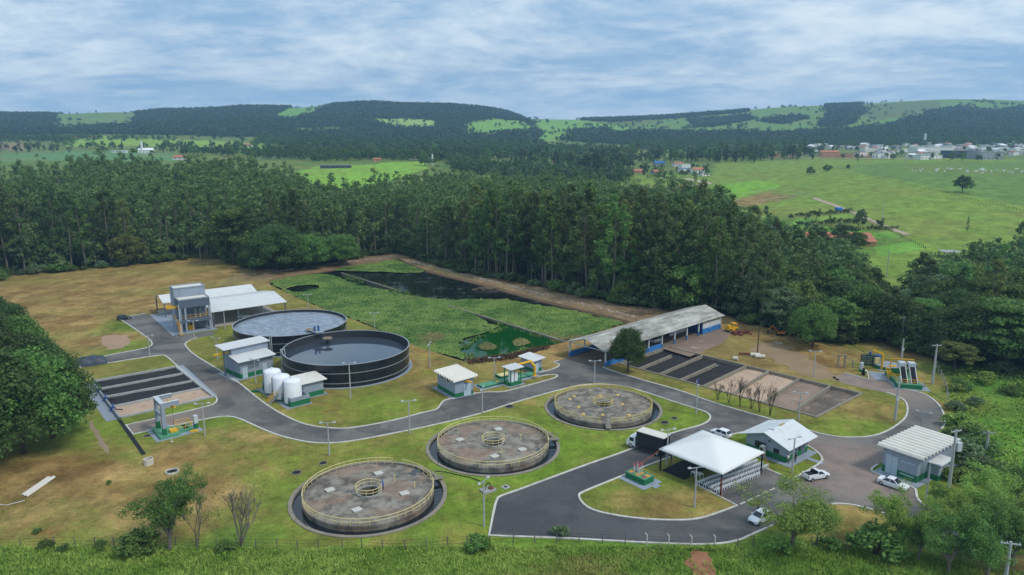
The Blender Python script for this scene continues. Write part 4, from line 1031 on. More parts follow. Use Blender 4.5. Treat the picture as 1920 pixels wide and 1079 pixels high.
MB().box(2.6, 4.2, 2.2, 3.6, 0, 1.6).tube((2.8, 2.0, 1.6), (2.8, 2.0, 2.4), .12).tube((4.0, 2.0, 1.6), (4.0, 2.0, 2.4), .12).obj('press_frame', YEL, T)
for xx in (4.9, 6.1): MB().tube((xx, 2.6, f1), (xx, 2.6, f1+2.6), .35, n=10).obj('filter_vessel', GALV, T)
MB().box(-2.6, L+1.2, -1.1, 30, -.1, .1).obj('apron', CONCB, T)
rz = R(38)
ORG = at(340, 626)
FS = lambda p, z: loc_of(ORG, R(38), at(*p, z))
ez, rzz = 4.6, 6.2
def open_shed(label, x0, x1, ye0, yr, ye1, skip=None):
    T = thing('open_shed', label, 'shed', ORG, R(38), 'open white-roofed sheds')
    m = MB(); m.extr([(ye0, ez), (yr, rzz), (ye1, ez), (ye1, ez+.12), (yr, rzz+.12), (ye0, ez+.12)], x0, x1)
    n = int((x1-x0)/.9); sl = lambda y: ez+.12+(rzz-ez)*((y-ye0)/(yr-ye0) if y < yr else (ye1-y)/(ye1-yr))
    for i in range(n+1):
        x = x0+(x1-x0-.08)*i/n
        for ya, yb in ((ye0, yr), (yr, ye1)):
            m.add([(x,ya,sl(ya)),(x+.08,ya,sl(ya)),(x+.08,yb,sl(yb)),(x,yb,sl(yb)),(x,ya,sl(ya)+.05),(x+.08,ya,sl(ya)+.05),(x+.08,yb,sl(yb)+.05),(x,yb,sl(yb)+.05)], [(4,5,6,7),(0,1,5,4),(1,2,6,5),(2,3,7,6),(3,0,4,7)])
    m.obj('roof', WHT, T)
    MB().box(x0+.3, x1-.3, ye0+.3, ye1-.3, -.1, .09).obj('floor_slab', M('shed_floor', S(168, 160, 152), .9, .15, .3, dirt=S(140, 132, 124)), T)
    cm = MB().box(-.16, .16, -.16, .16, 0, ez).mesh('column', GREYD)
    nx = max(2, round((x1-x0)/6.5))
    for i in range(nx+1):
        for y in (ye0+.4, ye1-.4):
            o = bpy.data.objects.new('column', cm); link(o, T); o.location = (x0+.5+(x1-x0-1)*i/nx, y, 0)
    return T
e0 = FS((394.5, 587), ez); e1 = FS((536, 566), ez); r1 = FS((515, 547), rzz); b0 = FS((293, 555), rzz); b1 = FS((479, 532), rzz); v0 = FS((309.5, 573), ez)
yv = e0[1]+2*(r1[1]-e0[1])
open_shed('open white-roofed shed in front, pale car parked beneath it', L+.6, e1[0], e0[1], (e0[1]+yv)/2, yv)
open_shed('rear open white-roofed shed running past the plant house', v0[0], e1[0]-2, yv+.1, (yv+b0[1]*2-yv)/2 if b0[1] > yv+2 else yv+6, max(2*b0[1]-yv, yv+12))
print('SHEDS', e0, e1, r1, b0, b1, v0, 'main h', hb, 'office', LX, 'old', D)
# ------------------------------------------------------------------ lamp posts and power poles
def pole_h(base, top): return max(3.0, hgt(base, top))
LAMPS = [ # base, top row, arm azimuth deg, label
 ((617.5,855),793,5,'T-armed lamp post on the south kerb of the road bend, left of the front clarifier'),
 ((768,813),752,12,'T-armed lamp post on the road kerb above the middle clarifier'),
 ((904.5,775),729,80,'thin lamp post on the kerb between the ribbed-roof hut and the middle clarifier'),
 ((927,715),671,8,'T-armed lamp post rising from the green deck near the ribbed-roof hut'),
 ((657.5,748),681,8,'T-armed lamp post in front of the still-water tank'),
 ((806,690),645,80,'lamp post on the grass bank between the still tank and the pond corner'),
 ((480,719),675,-25,'lamp post in front of the low roof of the blower house'),
 ((408,676),634,-20,'lamp post on the lawn left of the foaming tank'),
 ((365,639),602,10,'lamp post at the kerb tip in front of the plant house'),
 ((422,617),583,60,'lamp post at the edge of the front open shed'),
 ((281,668),629,3,'lamp post at the side road junction above the tarpaulin-covered heap'),
 ((142,718),691,50,'short-looking lamp post between the dark tree row and the grey drying beds'),
 ((384.5,817),757,12,'T-armed lamp post beside the lifting gantry pit'),
 ((1114.5,719),677,5,'lamp post on the kerb behind the railed clarifier, in front of the old shed'),
 ((1305,777),720,80,'lamp post with a small blue sign at its head, at the tip of the lawn'),
 ((1302,952),877,15,'lamp post on the dry lawn before the tent, white tables behind it'),
 ((1250,872),806,15,'lamp post at the tent corner beside the black box truck'),
 ((1485,887),822,25,'lamp post in front of the office door'),
 ((1497,789),737,-20,'lamp post behind the office roof beside the last drying bed'),
 ((1525,708),659,-12,'lamp post on the bare earth beyond the sunken drying beds'),
 ((1736,938),868,-50,'lamp post at the front corner of the switch house, near the white sedan'),
 ((1729,801),779,-40,'lamp post just behind the switch house roof, mostly hidden'),
 ((907.5,988),902,60,'tall lamp post by the manhole at the pointed end of the asphalt'),
 ((702.5,617.5),587,20,'lamp post on the pond bank behind the dark tanks'),
 ((577.6,575),553,15,'farthest lamp post, on the pond bank behind the white sheds')]
lampm = MB().box(-.28, .28, -.14, .14, -.06, .08).box(-.2, .2, -.1, .1, .08, .16).mesh('lamp', LAMPM)
for base, top, az, lab in LAMPS:
    x, y = at(*base); h = pole_h(base, top)
    T = thing('lamp_post', lab, 'lamp post', (x, y, 0), R(az), 'lamp posts along the plant roads')
    MB().tube((0, 0, -.1), (0, 0, h), .16, .10, 8).obj('pole', POLE, T, smooth=False)
    MB().tube((-1.05, 0, h-.05), (1.05, 0, h+.02), .06, n=5).obj('arm', GALV, T)
    for s in (-1, 1):
        o = bpy.data.objects.new('lamp', lampm); link(o, T); o.location = (s*1.15, 0, h+.02); o.rotation_euler = (0, 0, 0 if s > 0 else math.pi)
    if '1305' in str(base[0]):
        MB().box(-.45, .45, -.06, .06, h+.1, h+1.0).obj('sign', M('blue_sign', S(60, 80, 170), .5), T)
PWR = [((1689,653),594,25,1,'tall concrete power pole with crossarm against the banana thicket'),
 ((1690,676),636,10,0,'slim grey pole behind the yellow-railed inlet works'),
 ((1748,721),646,5,1,'tapered concrete power pole with crossarm beside the post fence'),
 ((1678,788),706,10,0,'tapered concrete pole on the lawn inside the road loop, before the inlet works'),
 ((1779,915),806,20,2,'thick concrete pole carrying a grey transformer beside the switch house'),
 ((1847,861),809,-5,1,'concrete power pole with crossarm in the green field right of the switch house'),
 ((1882,1105),1016,-15,1,'nearest concrete power pole with crossarm, cut by the bottom frame edge'),
 ((1420,664),611,40,3,'slim dark wooden pole on the bare ground beside the old shed')]
WOOD = M('dark_pole_wood', S(70, 60, 50), .9, .2, 1)
PTOP = []
for base, top, az, kind, lab in PWR:
    x, y = at(*base); h = pole_h(base, top)
    T = thing('power_pole', lab, 'power pole', (x, y, 0), R(az), 'power poles')
    MB().tube((0, 0, -.1), (0, 0, h), .3 if kind != 3 else .16, .16 if kind != 3 else .1, 8).obj('pole', POLE if kind != 3 else WOOD, T)
    if kind in (1, 2):
        MB().box(-1.1, 1.1, -.07, .07, h-.35, h-.2).obj('crossarm', POLE, T)
        im = MB().tube((0, 0, 0), (0, 0, .22), .06, .04, 6).mesh('insulator', LAMPM)
        for q in (-1.0, -.4, .95):
            o = bpy.data.objects.new('insulator', im); link(o, T); o.location = (q, 0, h-.2)
        PTOP.append((x, y, h, R(az)))
    if kind == 2:
        MB().box(.3, 1.2, -.45, .45, h-3.6, h-2.2).tube((.6, 0, h-2.2), (.6, 0, h-1.9), .08).tube((.9, .2, h-2.2), (.9, .2, h-1.9), .08).obj('transformer', LAMPM, T)
    if kind == 0: MB().box(-.3, .3, -.2, -.14, h*.45, h*.45+.8).obj('box', LAMPM, T)
def wires(a, b, lab):
    m = MB()
    for q in (-1.0, -.4, .95):
        p = Vector((a[0]+q*math.cos(a[3]), a[1]+q*math.sin(a[3]), a[2])); r = Vector((b[0]+q*math.cos(b[3]), b[1]+q*math.sin(b[3]), b[2])); L = (r-p).length
        m.path([p.lerp(r, i/14)-Vector((0, 0, L*.022*4*(i/14)*(1-i/14))) for i in range(15)], .022, 4)
    tag(m.obj('power_line', DARK), lab, 'power line', 'overhead power lines')
wires(PTOP[0], PTOP[1], 'three wires between the thicket pole and the pole by the post fence')
wires(PTOP[1], PTOP[3], 'three wires from the post fence pole across the green field')
wires(PTOP[3], PTOP[4], 'three wires from the field pole down to the nearest pole')
wires(PTOP[2], PTOP[3], 'three wires from the transformer pole to the field pole')
# farm poles out in the pasture
for (px, py, top, lab) in ((1654,418,374,'pale pole standing in the pasture beside the farm track'), (1662,522,470,'slim pole in the pasture below the dark cattle pen'), (1695,312,296,'small pole in the upper pasture')):
    x, y, z = on(px, py); h = zrow(y, top)-z
    T = thing('power_pole', lab, 'power pole', (x, y, z), 0, 'power poles'); MB().tube((0, 0, -.3), (0, 0, h), .2, .14, 6).obj('pole', POLE, T); MB().box(-.8, .8, -.06, .06, h-.4, h-.25).obj('crossarm', POLE, T)

# ------------------------------------------------------------------ vehicles
def paint(name, col): return M(name, col, .22, .04, .8, spec=.6)
WPAINT = paint('white_car_paint', S(226, 228, 232)); GPAINT = paint('dark_green_car_paint', S(30, 52, 54)); SPAINT = paint('pale_car_paint', S(196, 204, 198))
wheel_t = MB().lathe([(.19, -.1), (.3, -.11), (.325, -.07), (.325, .07), (.3, .11), (.19, .1)], 18).mesh('wheel', DARK)
wheel_r = MB().lathe([(0, .07), (.07, .08), (.17, .05), (.2, .10), (.2, -.1), (0, -.1)], 12).mesh('rim', GALV)
REDL = M('tail_light_red', S(150, 24, 22), .3, .05, 1); HEADL = M('head_light', S(214, 220, 226), .15, .05, 1)
def wheel(T, x, y, r=.325):
    o = bpy.data.objects.new('wheel', wheel_t); link(o, T); o.location = (x, y, r); s = r/.325; o.scale = (s, s, s); o.rotation_euler = (math.pi/2*(1 if y < 0 else -1), 0, 0)
    q = bpy.data.objects.new('rim', wheel_r); link(q, o)
def loft(mb, st, m=0):
    """st: list of (x, [(y,z)...]) closed sections"""
    n = len(st[0][1]); vs = [(x, y, z) for x, s in st for y, z in s]
    fs = [(i*n+j, i*n+(j+1) % n, (i+1)*n+(j+1) % n, (i+1)*n+j) for i in range(len(st)-1) for j in range(n)]
    fs += [tuple(range(n)), tuple(range((len(st)-1)*n, len(st)*n))]; mb.add(vs, fs, m)
def car(label, px, face_px, mat, kind='hatch', group='parked cars', name='parked_car', cat='car', z=0.03):
    """nose points from px towards face_px"""
    x, y = at(*px); x2, y2 = at(*face_px); rz = math.atan2(y2-y, x2-x)
    T = thing(name, label, cat, (x, y, z), rz, group)
    L, W_ = {'hatch': (4.0, 1.74), 'sedan': (4.5, 1.78), 'pickup': (4.45, 1.72)}[kind]; h = L/2; w_ = W_/2
    def sec(z0, z1, z2, wf): return [(-w_*wf, z0+.12), (-w_*wf*.94, z0), (w_*wf*.94, z0), (w_*wf, z0+.12), (w_*wf, z1), (w_*wf*.93, z2), (w_*wf*.5, z2+.03), (-w_*wf*.5, z2+.03), (-w_*wf*.93, z2), (-w_*wf, z1)]
    if kind == 'hatch': st = [(-h, .42, .72, .80, .84), (-h+.12, .26, .78, .94, .95), (-h+.7, .22, .8, .98, 1), (-.3, .2, .8, .96, 1), (.75, .2, .78, .93, 1), (h-.5, .22, .72, .82, .97), (h-.12, .26, .62, .70, .86), (h, .34, .52, .58, .7)]
    elif kind == 'sedan': st = [(-h, .4, .72, .82, .82), (-h+.12, .26, .78, .95, .94), (-h+.8, .22, .8, .99, 1), (-.3, .2, .8, .95, 1), (.85, .2, .78, .92, 1), (h-.5, .22, .72, .82, .97), (h-.12, .26, .62, .70, .86), (h, .34, .52, .58, .7)]
    else: st = [(-h, .42, .8, .95, .94), (-h+.06, .3, .8, .98, .97), (-.2, .24, .8, .98, 1), (.85, .22, .78, .94, 1), (h-.5, .22, .72, .84, .97), (h-.12, .26, .62, .72, .86), (h, .34, .52, .58, .7)]
    m = MB(); loft(m, [(a, sec(b, c, d, e)) for a, b, c, d, e in st])
    # cabin: (x at belt rear, x at roof rear, x at roof front, x at belt front)
    xb0, xr0, xr1, xb1 = {'hatch': (-h+.12, -h+.55, .25, 1.0), 'sedan': (-h+.75, -h+1.45, .2, 1.05), 'pickup': (-.35, -.15, .35, 1.15)}[kind]
    zb, zr = .92, {'hatch': 1.47, 'sedan': 1.45, 'pickup': 1.46}[kind]; wb, wr = w_*.93, w_*.74
    B = [(xb0, -wb, zb), (xb1, -wb, zb), (xb1, wb, zb), (xb0, wb, zb)]; Rf = [(xr0, -wr, zr), (xr1, -wr, zr), (xr1, wr, zr), (xr0, wr, zr)]
    xm = (xr0+xr1)/2; m.add(B+Rf+[(xm, -wr*.9, zr+.05), (xm, wr*.9, zr+.05)], [(0,1,5,4),(1,2,6,5),(2,3,7,6),(3,0,4,7),(4,5,8),(6,7,9),(5,6,9,8),(7,4,8,9)])
    if kind == 'pickup':
        pass
    o = m.obj('body', mat, T, smooth=False, bevel=.04)
    def pane(nm, q, e=.02, mt=GLASS):
        q = [Vector(v) for v in q]; c = sum(q, Vector())/4; n = (q[1]-q[0]).cross(q[3]-q[0]).normalized()
        if n.dot(c-Vector((xm, 0, .9))) < 0: n = -n
        k = [c+(v-c)*.86+n*e for v in q]; k2 = [v-n*.04 for v in k]
        MB().add(k+k2, [(0,1,2,3),(4,7,6,5),(0,4,5,1),(1,5,6,2),(2,6,7,3),(3,7,4,0)]).obj(nm, mt, T)
    V = Vector; b = [V(v) for v in B]; r = [V(v) for v in Rf]
    pane('windscreen', (b[1], b[2], r[2], r[1])); pane('rear_window', (b[3], b[0], r[0], r[3]))
    for (p, q, s, t_) in ((b[0], b[1], r[1], r[0]), (b[3], b[2], r[2], r[3])):
        if kind == 'pickup': pane('side_window', (p, q, s, t_))
        else:
            k = .5; pane('side_window', (p, p.lerp(q, k), t_.lerp(s, k), t_)); pane('side_window', (p.lerp(q, k), q, s, t_.lerp(s, k)))
    if kind == 'pickup':
        m = MB(); m.box(-h+.1, -.45, -w_*.82, w_*.82, .995, 1.03); m.obj('bed_liner', BLACK, T)
        m = MB(); m.box(-h+.02, -.4, -w_*.97, -w_*.83, .9, 1.14).box(-h+.02, -.4, w_*.83, w_*.97, .9, 1.14).box(-h, -h+.08, -w_*.83, w_*.83, .9, 1.12); m.obj('bed_side', mat, T)
        m = MB(); m.box(-.55, -.45, -w_*.85, w_*.85, 1.05, 1.5); m.obj('roll_bar', DARK, T)
    xa = h-.78
    for xx in (-h+.72, xa):
        for yy in (-w_+.07, w_-.07): wheel(T, xx, yy)
    for s in (-1, 1):
        MB().box(h-.22, h-.04, s*w_*.62-.16, s*w_*.62+.16, .6, .72).obj('headlight', HEADL, T)
        MB().box(-h-.02, -h+.1, s*w_*.78-.12, s*w_*.78+.12, .72, .9).obj('tail_light', REDL, T)
        MB().box(xb1-.35, xb1-.22, s*(w_+.08)-.07, s*(w_+.08)+.07, .95, 1.08).obj('mirror', mat, T)
    MB().box(-h-.015, -h+.05, -.26, .26, .5, .62).obj('number_plate', KERB, T)
    MB().box(h-.1, h+.015, -w_*.5, w_*.5, .36, .5).obj('grille', DARK, T)
    return T
car('white hatchback parked on the road between the railed clarifier and the office', (1352, 818), (1331, 810), WPAINT)
car('white sedan parked at an angle beside the switch house', (1674, 913), (1693, 919.5), WPAINT, 'sedan')
car('white pickup with open black cargo bed in front of the office lawn', (1530, 897), (1550, 893), WPAINT, 'pickup', name='pickup_truck', cat='pickup')
car('white car half hidden behind the foreground tree at the kerb', (1425, 977), (1404, 987), WPAINT)
car('dark green car parked at the top end of the plant road', (233, 599.5), (245, 598), GPAINT)
car('pale car parked in the shade under the front open shed', (456, 597), (470, 595), SPAINT, z=.1)
p = frame(at(1134, 688.5), R(44))(21, 3.2)
x, y = p; T_ = car('white pickup with roof bars parked inside the old shed', (1230, 642), (1245, 636), WPAINT, 'pickup', z=.07, name='pickup_truck', cat='pickup')
MB().path([(-1.9, -.6, 1.1), (-1.9, -.6, 1.9), (.2, -.6, 1.95), (.2, .6, 1.95), (-1.9, .6, 1.9), (-1.9, .6, 1.1)], .05, 5).obj('ladder_rack', WHT, T_)
# box truck
a = at(1255, 851.5); p = at(1211, 838); rz = math.atan2(p[1]-a[1], p[0]-a[0])
T = thing('box_truck', 'white-cabbed truck with black side box and open rear parked across the road kerb', 'truck', (*a, .03), rz)
Lb, Wb = 5.4, 2.3
TRB = M('black_truck_box', S(40, 44, 50), .5, .1, .5); TRW = M('truck_roof_white', S(214, 208, 198), .5, .1, .5)
m = MB(); m.box(0, Lb, 0, .06, 1.0, 3.5).box(0, Lb, Wb-.06, Wb, 1.0, 3.5).box(Lb-.06, Lb, .06, Wb-.06, 1.0, 3.5).box(0, Lb, .06, Wb-.06, .9, 1.0); m.obj('cargo_box', TRB, T)
MB().box(-.03, Lb+.03, -.03, Wb+.03, 3.5, 3.6).obj('box_roof', TRW, T); MB().box(.05, 1.35, -.03, 0, 1.1, 3.45).obj('side_panel', WHT, T)
MB().box(0, Lb, -.02, .1, .85, .98).obj('side_rail', GALV, T)
m = MB(); m.box(.0, Lb+2.0, .5, 1.8, .55, .88); m.obj('chassis', DARK, T)
m = MB(); loft(m, [(Lb+.25, [(0, .5), (Wb, .5), (Wb, 2.2), (Wb*.93, 2.35), (Wb*.07, 2.35), (0, 2.2)]), (Lb+1.3, [(0, .5), (Wb, .5), (Wb, 2.15), (Wb*.93, 2.3), (Wb*.07, 2.3), (0, 2.15)]), (Lb+1.85, [(0, .45), (Wb, .45), (Wb, 1.4), (Wb*.95, 1.45), (Wb*.05, 1.45), (0, 1.4)]), (Lb+2.1, [(.08, .45), (Wb-.08, .45), (Wb-.08, 1.2), (Wb*.9, 1.25), (Wb*.1, 1.25), (.08, 1.2)])])
m.obj('cab', WPAINT, T, bevel=.05)
MB().add([(Lb+1.36, .2, 2.2), (Lb+1.36, Wb-.2, 2.2), (Lb+1.86, Wb-.2, 1.47), (Lb+1.86, .2, 1.47)], [(0,1,2,3)]).obj('windscreen', GLASS, T)
for yy in (-.015, Wb+.015): MB().box(Lb+.5, Lb+1.35, yy-.01, yy+.01, 1.4, 2.05).obj('side_window', GLASS, T)
for xx in (1.2, Lb+1.1):
    for yy in (.12, Wb-.12): wheel(T, xx, yy, .46)
for yy in (.3, Wb-.3): MB().box(Lb+2.0, Lb+2.13, yy-.18, yy+.18, .75, .95).obj('headlight', HEADL, T)
m = MB(); m.box(.3, 1.2, .4, 1.0, 1.0, 2.2).box(.2, .9, 1.2, 1.9, 1.0, 1.8); m.obj('cargo', DARK, T); MB().box(.05, .4, .6, 1.2, 1.0, 1.3).obj('crate', WHT, T)
# forklift-like yellow machine and excavator at the back
x, y = at(1372, 622); T = thing('yellow_loader', 'small yellow machine on rusty scrap beside the old shed', 'machine', (x, y, 0), R(20))
MB().box(-1.6, 1.6, -.8, .8, .5, 1.3).box(-1.5, -.5, -.7, .7, 1.3, 1.9).obj('body', YEL, T); m = MB().box(.1, .2, -.7, -.6, 1.3, 2.4).box(.1, .2, .6, .7, 1.3, 2.4).box(1.1, 1.2, -.7, -.6, 1.3, 2.4).box(1.1, 1.2, .6, .7, 1.3, 2.4).box(.0, 1.3, -.8, .8, 2.4, 2.5); m.obj('cab_frame', YEL, T)
for xx in (-1.1, 1.1):
    for yy in (-.85, .85): wheel(T, xx, yy, .5)
RUST = M('rust', S(120, 74, 54), .9, .3, 1.2, dirt=S(80, 54, 44))
x, y = at(1392, 628); m = MB()
for i in range(16):
    c = (random.uniform(-2.6, 2.6), random.uniform(-1.2, 1.2)); m.cbox(c[0], c[1], 0, random.uniform(.3, 1.6), random.uniform(.2, .8), random.uniform(.2, 1.1), random.uniform(0, 3))
tag(m.obj('scrap_heap', RUST, loc=(x, y, 0)), 'rusty scrap heap at the edge of the trees by the old shed', 'scrap heap')
x, y = at(1463, 629); ORN = M('orange_machine_paint', S(186, 118, 44), .5, .2, 1)
T = thing('excavator', 'orange yellow excavator parked under the trees at the clearing edge', 'excavator', (x, y, 0), R(160))
m = MB()
for yy in (-1.0, 1.0): m.box(-1.6, 1.6, yy-.25, yy+.25, 0, .75)
m.obj('track', DARK, T, bevel=.2); MB().box(-1.7, 1.2, -1.2, 1.2, .85, 1.7).obj('body', ORN, T, bevel=.1); MB().box(.1, 1.2, .1, 1.2, 1.7, 2.9).obj('cab', GLASS, T, bevel=.08)
m = MB(); m.tube((1.0, -.3, 1.4), (3.0, -.3, 3.6), .25, .2, 6).obj('boom', ORN, T); MB().tube((3.0, -.3, 3.6), (4.6, -.3, 1.6), .2, .15, 6).obj('arm', ORN, T); MB().extr([(-.7, .6), (.1, .6), (.1, 1.4), (-.5, 1.5)], 4.2, 5.0).obj('bucket', DARK, T); T.scale = (.72,)*3
# ------------------------------------------------------------------ tent, chairs, tables
pl, pf, pr = at(1252.5, 876.5), at(1351, 931), at(1426, 889.5)
rzt = math.atan2(pr[1]-pf[1], pr[0]-pf[0]); ST_ = (math.hypot(pr[0]-pf[0], pr[1]-pf[1])+math.hypot(pl[0]-pf[0], pl[1]-pf[1]))/2
T = thing('tent', 'white pyramid canopy tent on black legs over the chair rows', 'tent', (*pf, 0), rzt)
ht = hgt((1351, 931), 887); N = 16; m = MB(); vs = []
TENTM = M('white_tent_fabric', S(222, 222, 220), .6, .03, .3, bump=.05)
pk = zrow(pf[1]+ST_*.75, 816)-ht; pk = max(2.2, min(pk, 3.4))
for i in range(N+1):
    for j in range(N+1):
        u, v = i/N*2-1, j/N*2-1; r = max(abs(u), abs(v)); k = 1-r
        z = ht+pk*(k**1.08)+.12*(1-abs(abs(u)-abs(v)))*k*0-.16*math.sin(min(1, k*3)*math.pi)*(1-min(abs(u), abs(v))/max(r, .01))*.6
        vs.append(((u+1)/2*(ST_+.5)-.25, (v+1)/2*(ST_+.5)-.25, z))
m.add(vs, [(i*(N+1)+j, (i+1)*(N+1)+j, (i+1)*(N+1)+j+1, i*(N+1)+j+1) for i in range(N) for j in range(N)])
o = m.obj('canopy', TENTM, T, smooth=True); sm = o.modifiers.new('thick', 'SOLIDIFY'); sm.thickness = .03
m = MB(); 
for q in ((-.27, ST_+.27, -.27, -.23), (-.27, ST_+.27, ST_+.23, ST_+.27), (-.27, -.23, -.23, ST_+.23), (ST_+.23, ST_+.27, -.23, ST_+.23)): m.box(*q, ht-.16, ht-.02)
m.obj('valance', TENTM, T)
m = MB()
for q in ((-.1, ST_+.1, -.06, .06), (-.1, ST_+.1, ST_-.06, ST_+.06), (-.06, .06, .06, ST_-.06), (ST_-.06, ST_+.06, .06, ST_-.06)): m.box(*q, ht-.3, ht-.17)
m.obj('frame', DARK, T)
for x, y in ((0, 0), (ST_, 0), (0, ST_), (ST_, ST_)): MB().box(x-.1, x+.1, y-.1, y+.1, 0, ht-.17).obj('leg', DARK, T)
STRAP = M('orange_strap', S(206, 104, 66), .7)
for (x0, y0, x1, y1) in ((0, 0, -.3, -.35), (0, ST_, -3.6, ST_+3.2), (ST_, 0, ST_+2.6, -1.9+1.5)):
    MB().tube((x0, y0, ht-.1), (x1, y1, .05), .045, n=4).obj('guy_strap', STRAP, T)
TL = frame(pf, rzt)
c1 = TL(.6, ST_-.3); tag(MB().prism([(TL(u, v)[0]-c1[0], TL(u, v)[1]-c1[1]) for u, v in ((.2, ST_*.60), (.2, ST_-.1), (ST_*.8, ST_-.1), (ST_*.8, ST_*.60))], .02, .07).obj('stage_carpet', BLACK, loc=(c1[0], c1[1], 0)), 'black carpet laid on the grass under the tent', 'carpet')
PLAS = M('white_plastic', S(222, 226, 232), .4, .04, 1)
def make_chair():
    T = thing('plastic_chair', 'white plastic armchair in the rows under the tent, seen from behind', 'chair', (0, 0, 0), 0, 'white plastic chairs in rows')
    MB().box(-.24, .24, -.24, .22, .40, .45).obj('seat', PLAS, T)
    m = MB(); 
    for q in (-.22, -.075, .075, .22): m.box(q-.045, q+.045, -.29, -.25, .45, .80)
    m.box(-.265, .265, -.30, -.24, .80, .88); m.obj('backrest', PLAS, T)
    am = MB().box(-.03, .03, -.25, .2, .62, .66).box(-.03, .03, .16, .2, .45, .62).mesh('armrest', PLAS); lm = MB().box(-.035, .035, -.035, .035, 0, .40).mesh('leg', PLAS)
    for s in (-.26, .26):
        o = bpy.data.objects.new('armrest', am); link(o, T); o.location = (s, 0, 0)
    for x in (-.22, .22):
        for y in (-.22, .2):
            o = bpy.data.objects.new('leg', lm); link(o, T); o.location = (x, y, 0)
    return T
ch0 = make_chair(); r1 = at(1309, 909.5); r4 = at(1341, 924.5); r1e = at(1424, 866.5)
ux = Vector(r1e)-Vector(r1); lrow = ux.length; ux.normalize(); rdir = (Vector(r4)-Vector(r1))/3; rz = math.atan2(ux.y, ux.x); first = True
for row, (n0, n1) in enumerate(((0, 23), (0, 23), (0, 23), (0, 17))):
    for i in range(n0, n1):
        p = Vector(r1)+rdir*row+ux*(.3+i*.62); 
        o = ch0 if first else copy_tree(ch0); first = False
        o.location = (p.x+random.uniform(-.04, .04), p.y+random.uniform(-.04, .04), .035); o.rotation_euler = (0, 0, rz+random.uniform(-.08, .08))
for k, (px, py, lab) in enumerate(((1302, 893, 'white plastic table on the grass under the tent, left one of two'), (1312, 896, 'white plastic table on the grass under the tent, right one of two'))):
    x, y = at(px, py); T = thing('plastic_table', lab, 'table', (x, y, .02), rz, 'white plastic tables')
    MB().box(-.45, .45, -.45, .45, .68, .74).obj('table_top', PLAS, T)
    for a in (-.38, .38):
        for b in (-.38, .38): MB().box(a-.04, a+.04, b-.04, b+.04, 0, .68).obj('leg', PLAS, T)
# ------------------------------------------------------------------ green pit on the dry lawn
a = at(1208, 912); T = thing('valve_pit', 'green-sided valve pit with orange covers and standing pipes on the dry lawn', 'valve pit', (*a, 0), R(40))
lx = loc_of(a, R(40), at(1226.5, 904))[0]; ly = loc_of(a, R(40), at(1176, 894))[1]
MB().box(-1.1, lx+.9, -.9, ly+.8, -.05, .07).box(lx*.3, lx*.9, -1.7, -.9, -.05, .07).obj('apron', CONCB, T)
MB().box(0, lx, 0, ly, .07, 1.0).obj('wall', GRNB, T)
m = MB()
for q in ((-.03, lx+.03, -.03, .22), (-.03, lx+.03, ly-.22, ly+.03), (-.03, .22, .22, ly-.22), (lx-.22, lx+.03, .22, ly-.22), (.22, lx-.22, ly*.33-.1, ly*.33+.1), (.22, lx-.22, ly*.66-.1, ly*.66+.1)): m.box(*q, 1.0, 1.1)
m.obj('coping', GRNLIT, T)
OCH = M('ochre_cover', S(206, 150, 66), .6, .15, 1); RDC = M('red_brown_cover', S(140, 96, 84), .7, .2, 1)
for i in range(3):
    for j in range(2):
        MB().box(.3+j*(lx-.6)/2+.05, .3+(j+1)*(lx-.6)/2-.05, ly*i/3+.3, ly*(i+1)/3-.25, 1.0, 1.06).obj('cover', RDC if (i+j) % 3 == 0 else OCH, T)
pm = MB().tube((0, 0, 1.0), (0, 0, 2.5), .1, n=8).mesh('pipe', LAMPM); vm = MB().lathe([(.0, 2.5), (.22, 2.52), (.22, 2.6), (0, 2.64)], 10).mesh('valve_wheel', M('red_valve', S(176, 60, 70), .5))
for x, y in ((lx*.3, ly*.45), (lx*.3, ly*.7), (lx*.7, ly*.5), (lx*.7, ly*.72)):
    o = bpy.data.objects.new('pipe', pm); link(o, T); o.location = (x, y, 0); q = bpy.data.objects.new('valve_wheel', vm); link(q, o)
# ------------------------------------------------------------------ lifting gantry
a = at(310, 820); T = thing('lifting_gantry', 'tall grey portal gantry with green feet over a yellow-railed pit', 'gantry', (*a, 0), R(40))
h = hgt((310, 820), 757); yb = loc_of(a, R(40), at(299.5, 805.6))[1]
lx = loc_of(a, R(40), at(384.5, 811))[0]
MB().box(-1.9, 2.2, -1.6, yb+1.5, -.05, .06).box(2.2, lx, -2.0+.6, 3.6, -.05, .06).obj('apron', CONCB, T)
m = MB(); m.prism([(-1.1, -1.0), (2.4, -1.0), (2.4, 0), (lx-1.3, 0), (lx-1.3, 3.2), (2.4, 3.2), (-.2, yb+.9), (-1.1, yb+.5)], .06, .5); m.obj('base', GRNLIT, T)
MB().prism([(3.6, .5), (lx-2.0, .5), (lx-2.0, 2.8), (3.6, 2.8)], .5, .53).obj('pit_opening', M('dark_green_pit', S(14, 44, 30), .8), T)
for y in (0, yb): 
    o = MB().box(-.32, .32, y-.3, y+.3, 1.75, h).obj('leg', GREY, T); MB().box(-.35, .35, y-.33, y+.33, .5, 1.75).obj('foot', GRNB, o)
    MB().box(.32, 2.9, y-.2, y+.2, h-.75, h).obj('bracket', GREY, T)
MB().box(-.25, .25, .3, yb-.3, h-.7, h-.02).box(-.2, .2, .3, yb-.3, h*.55, h*.55+.4).obj('crossbeam', GREY, T)
MB().box(-.42, .42, -.3, yb+.3, h, h+.07).box(.42, 2.9, -.3, .3, h, h+.07).box(.42, 2.9, yb-.3, yb+.3, h, h+.07).obj('coping', LAMPM, T)
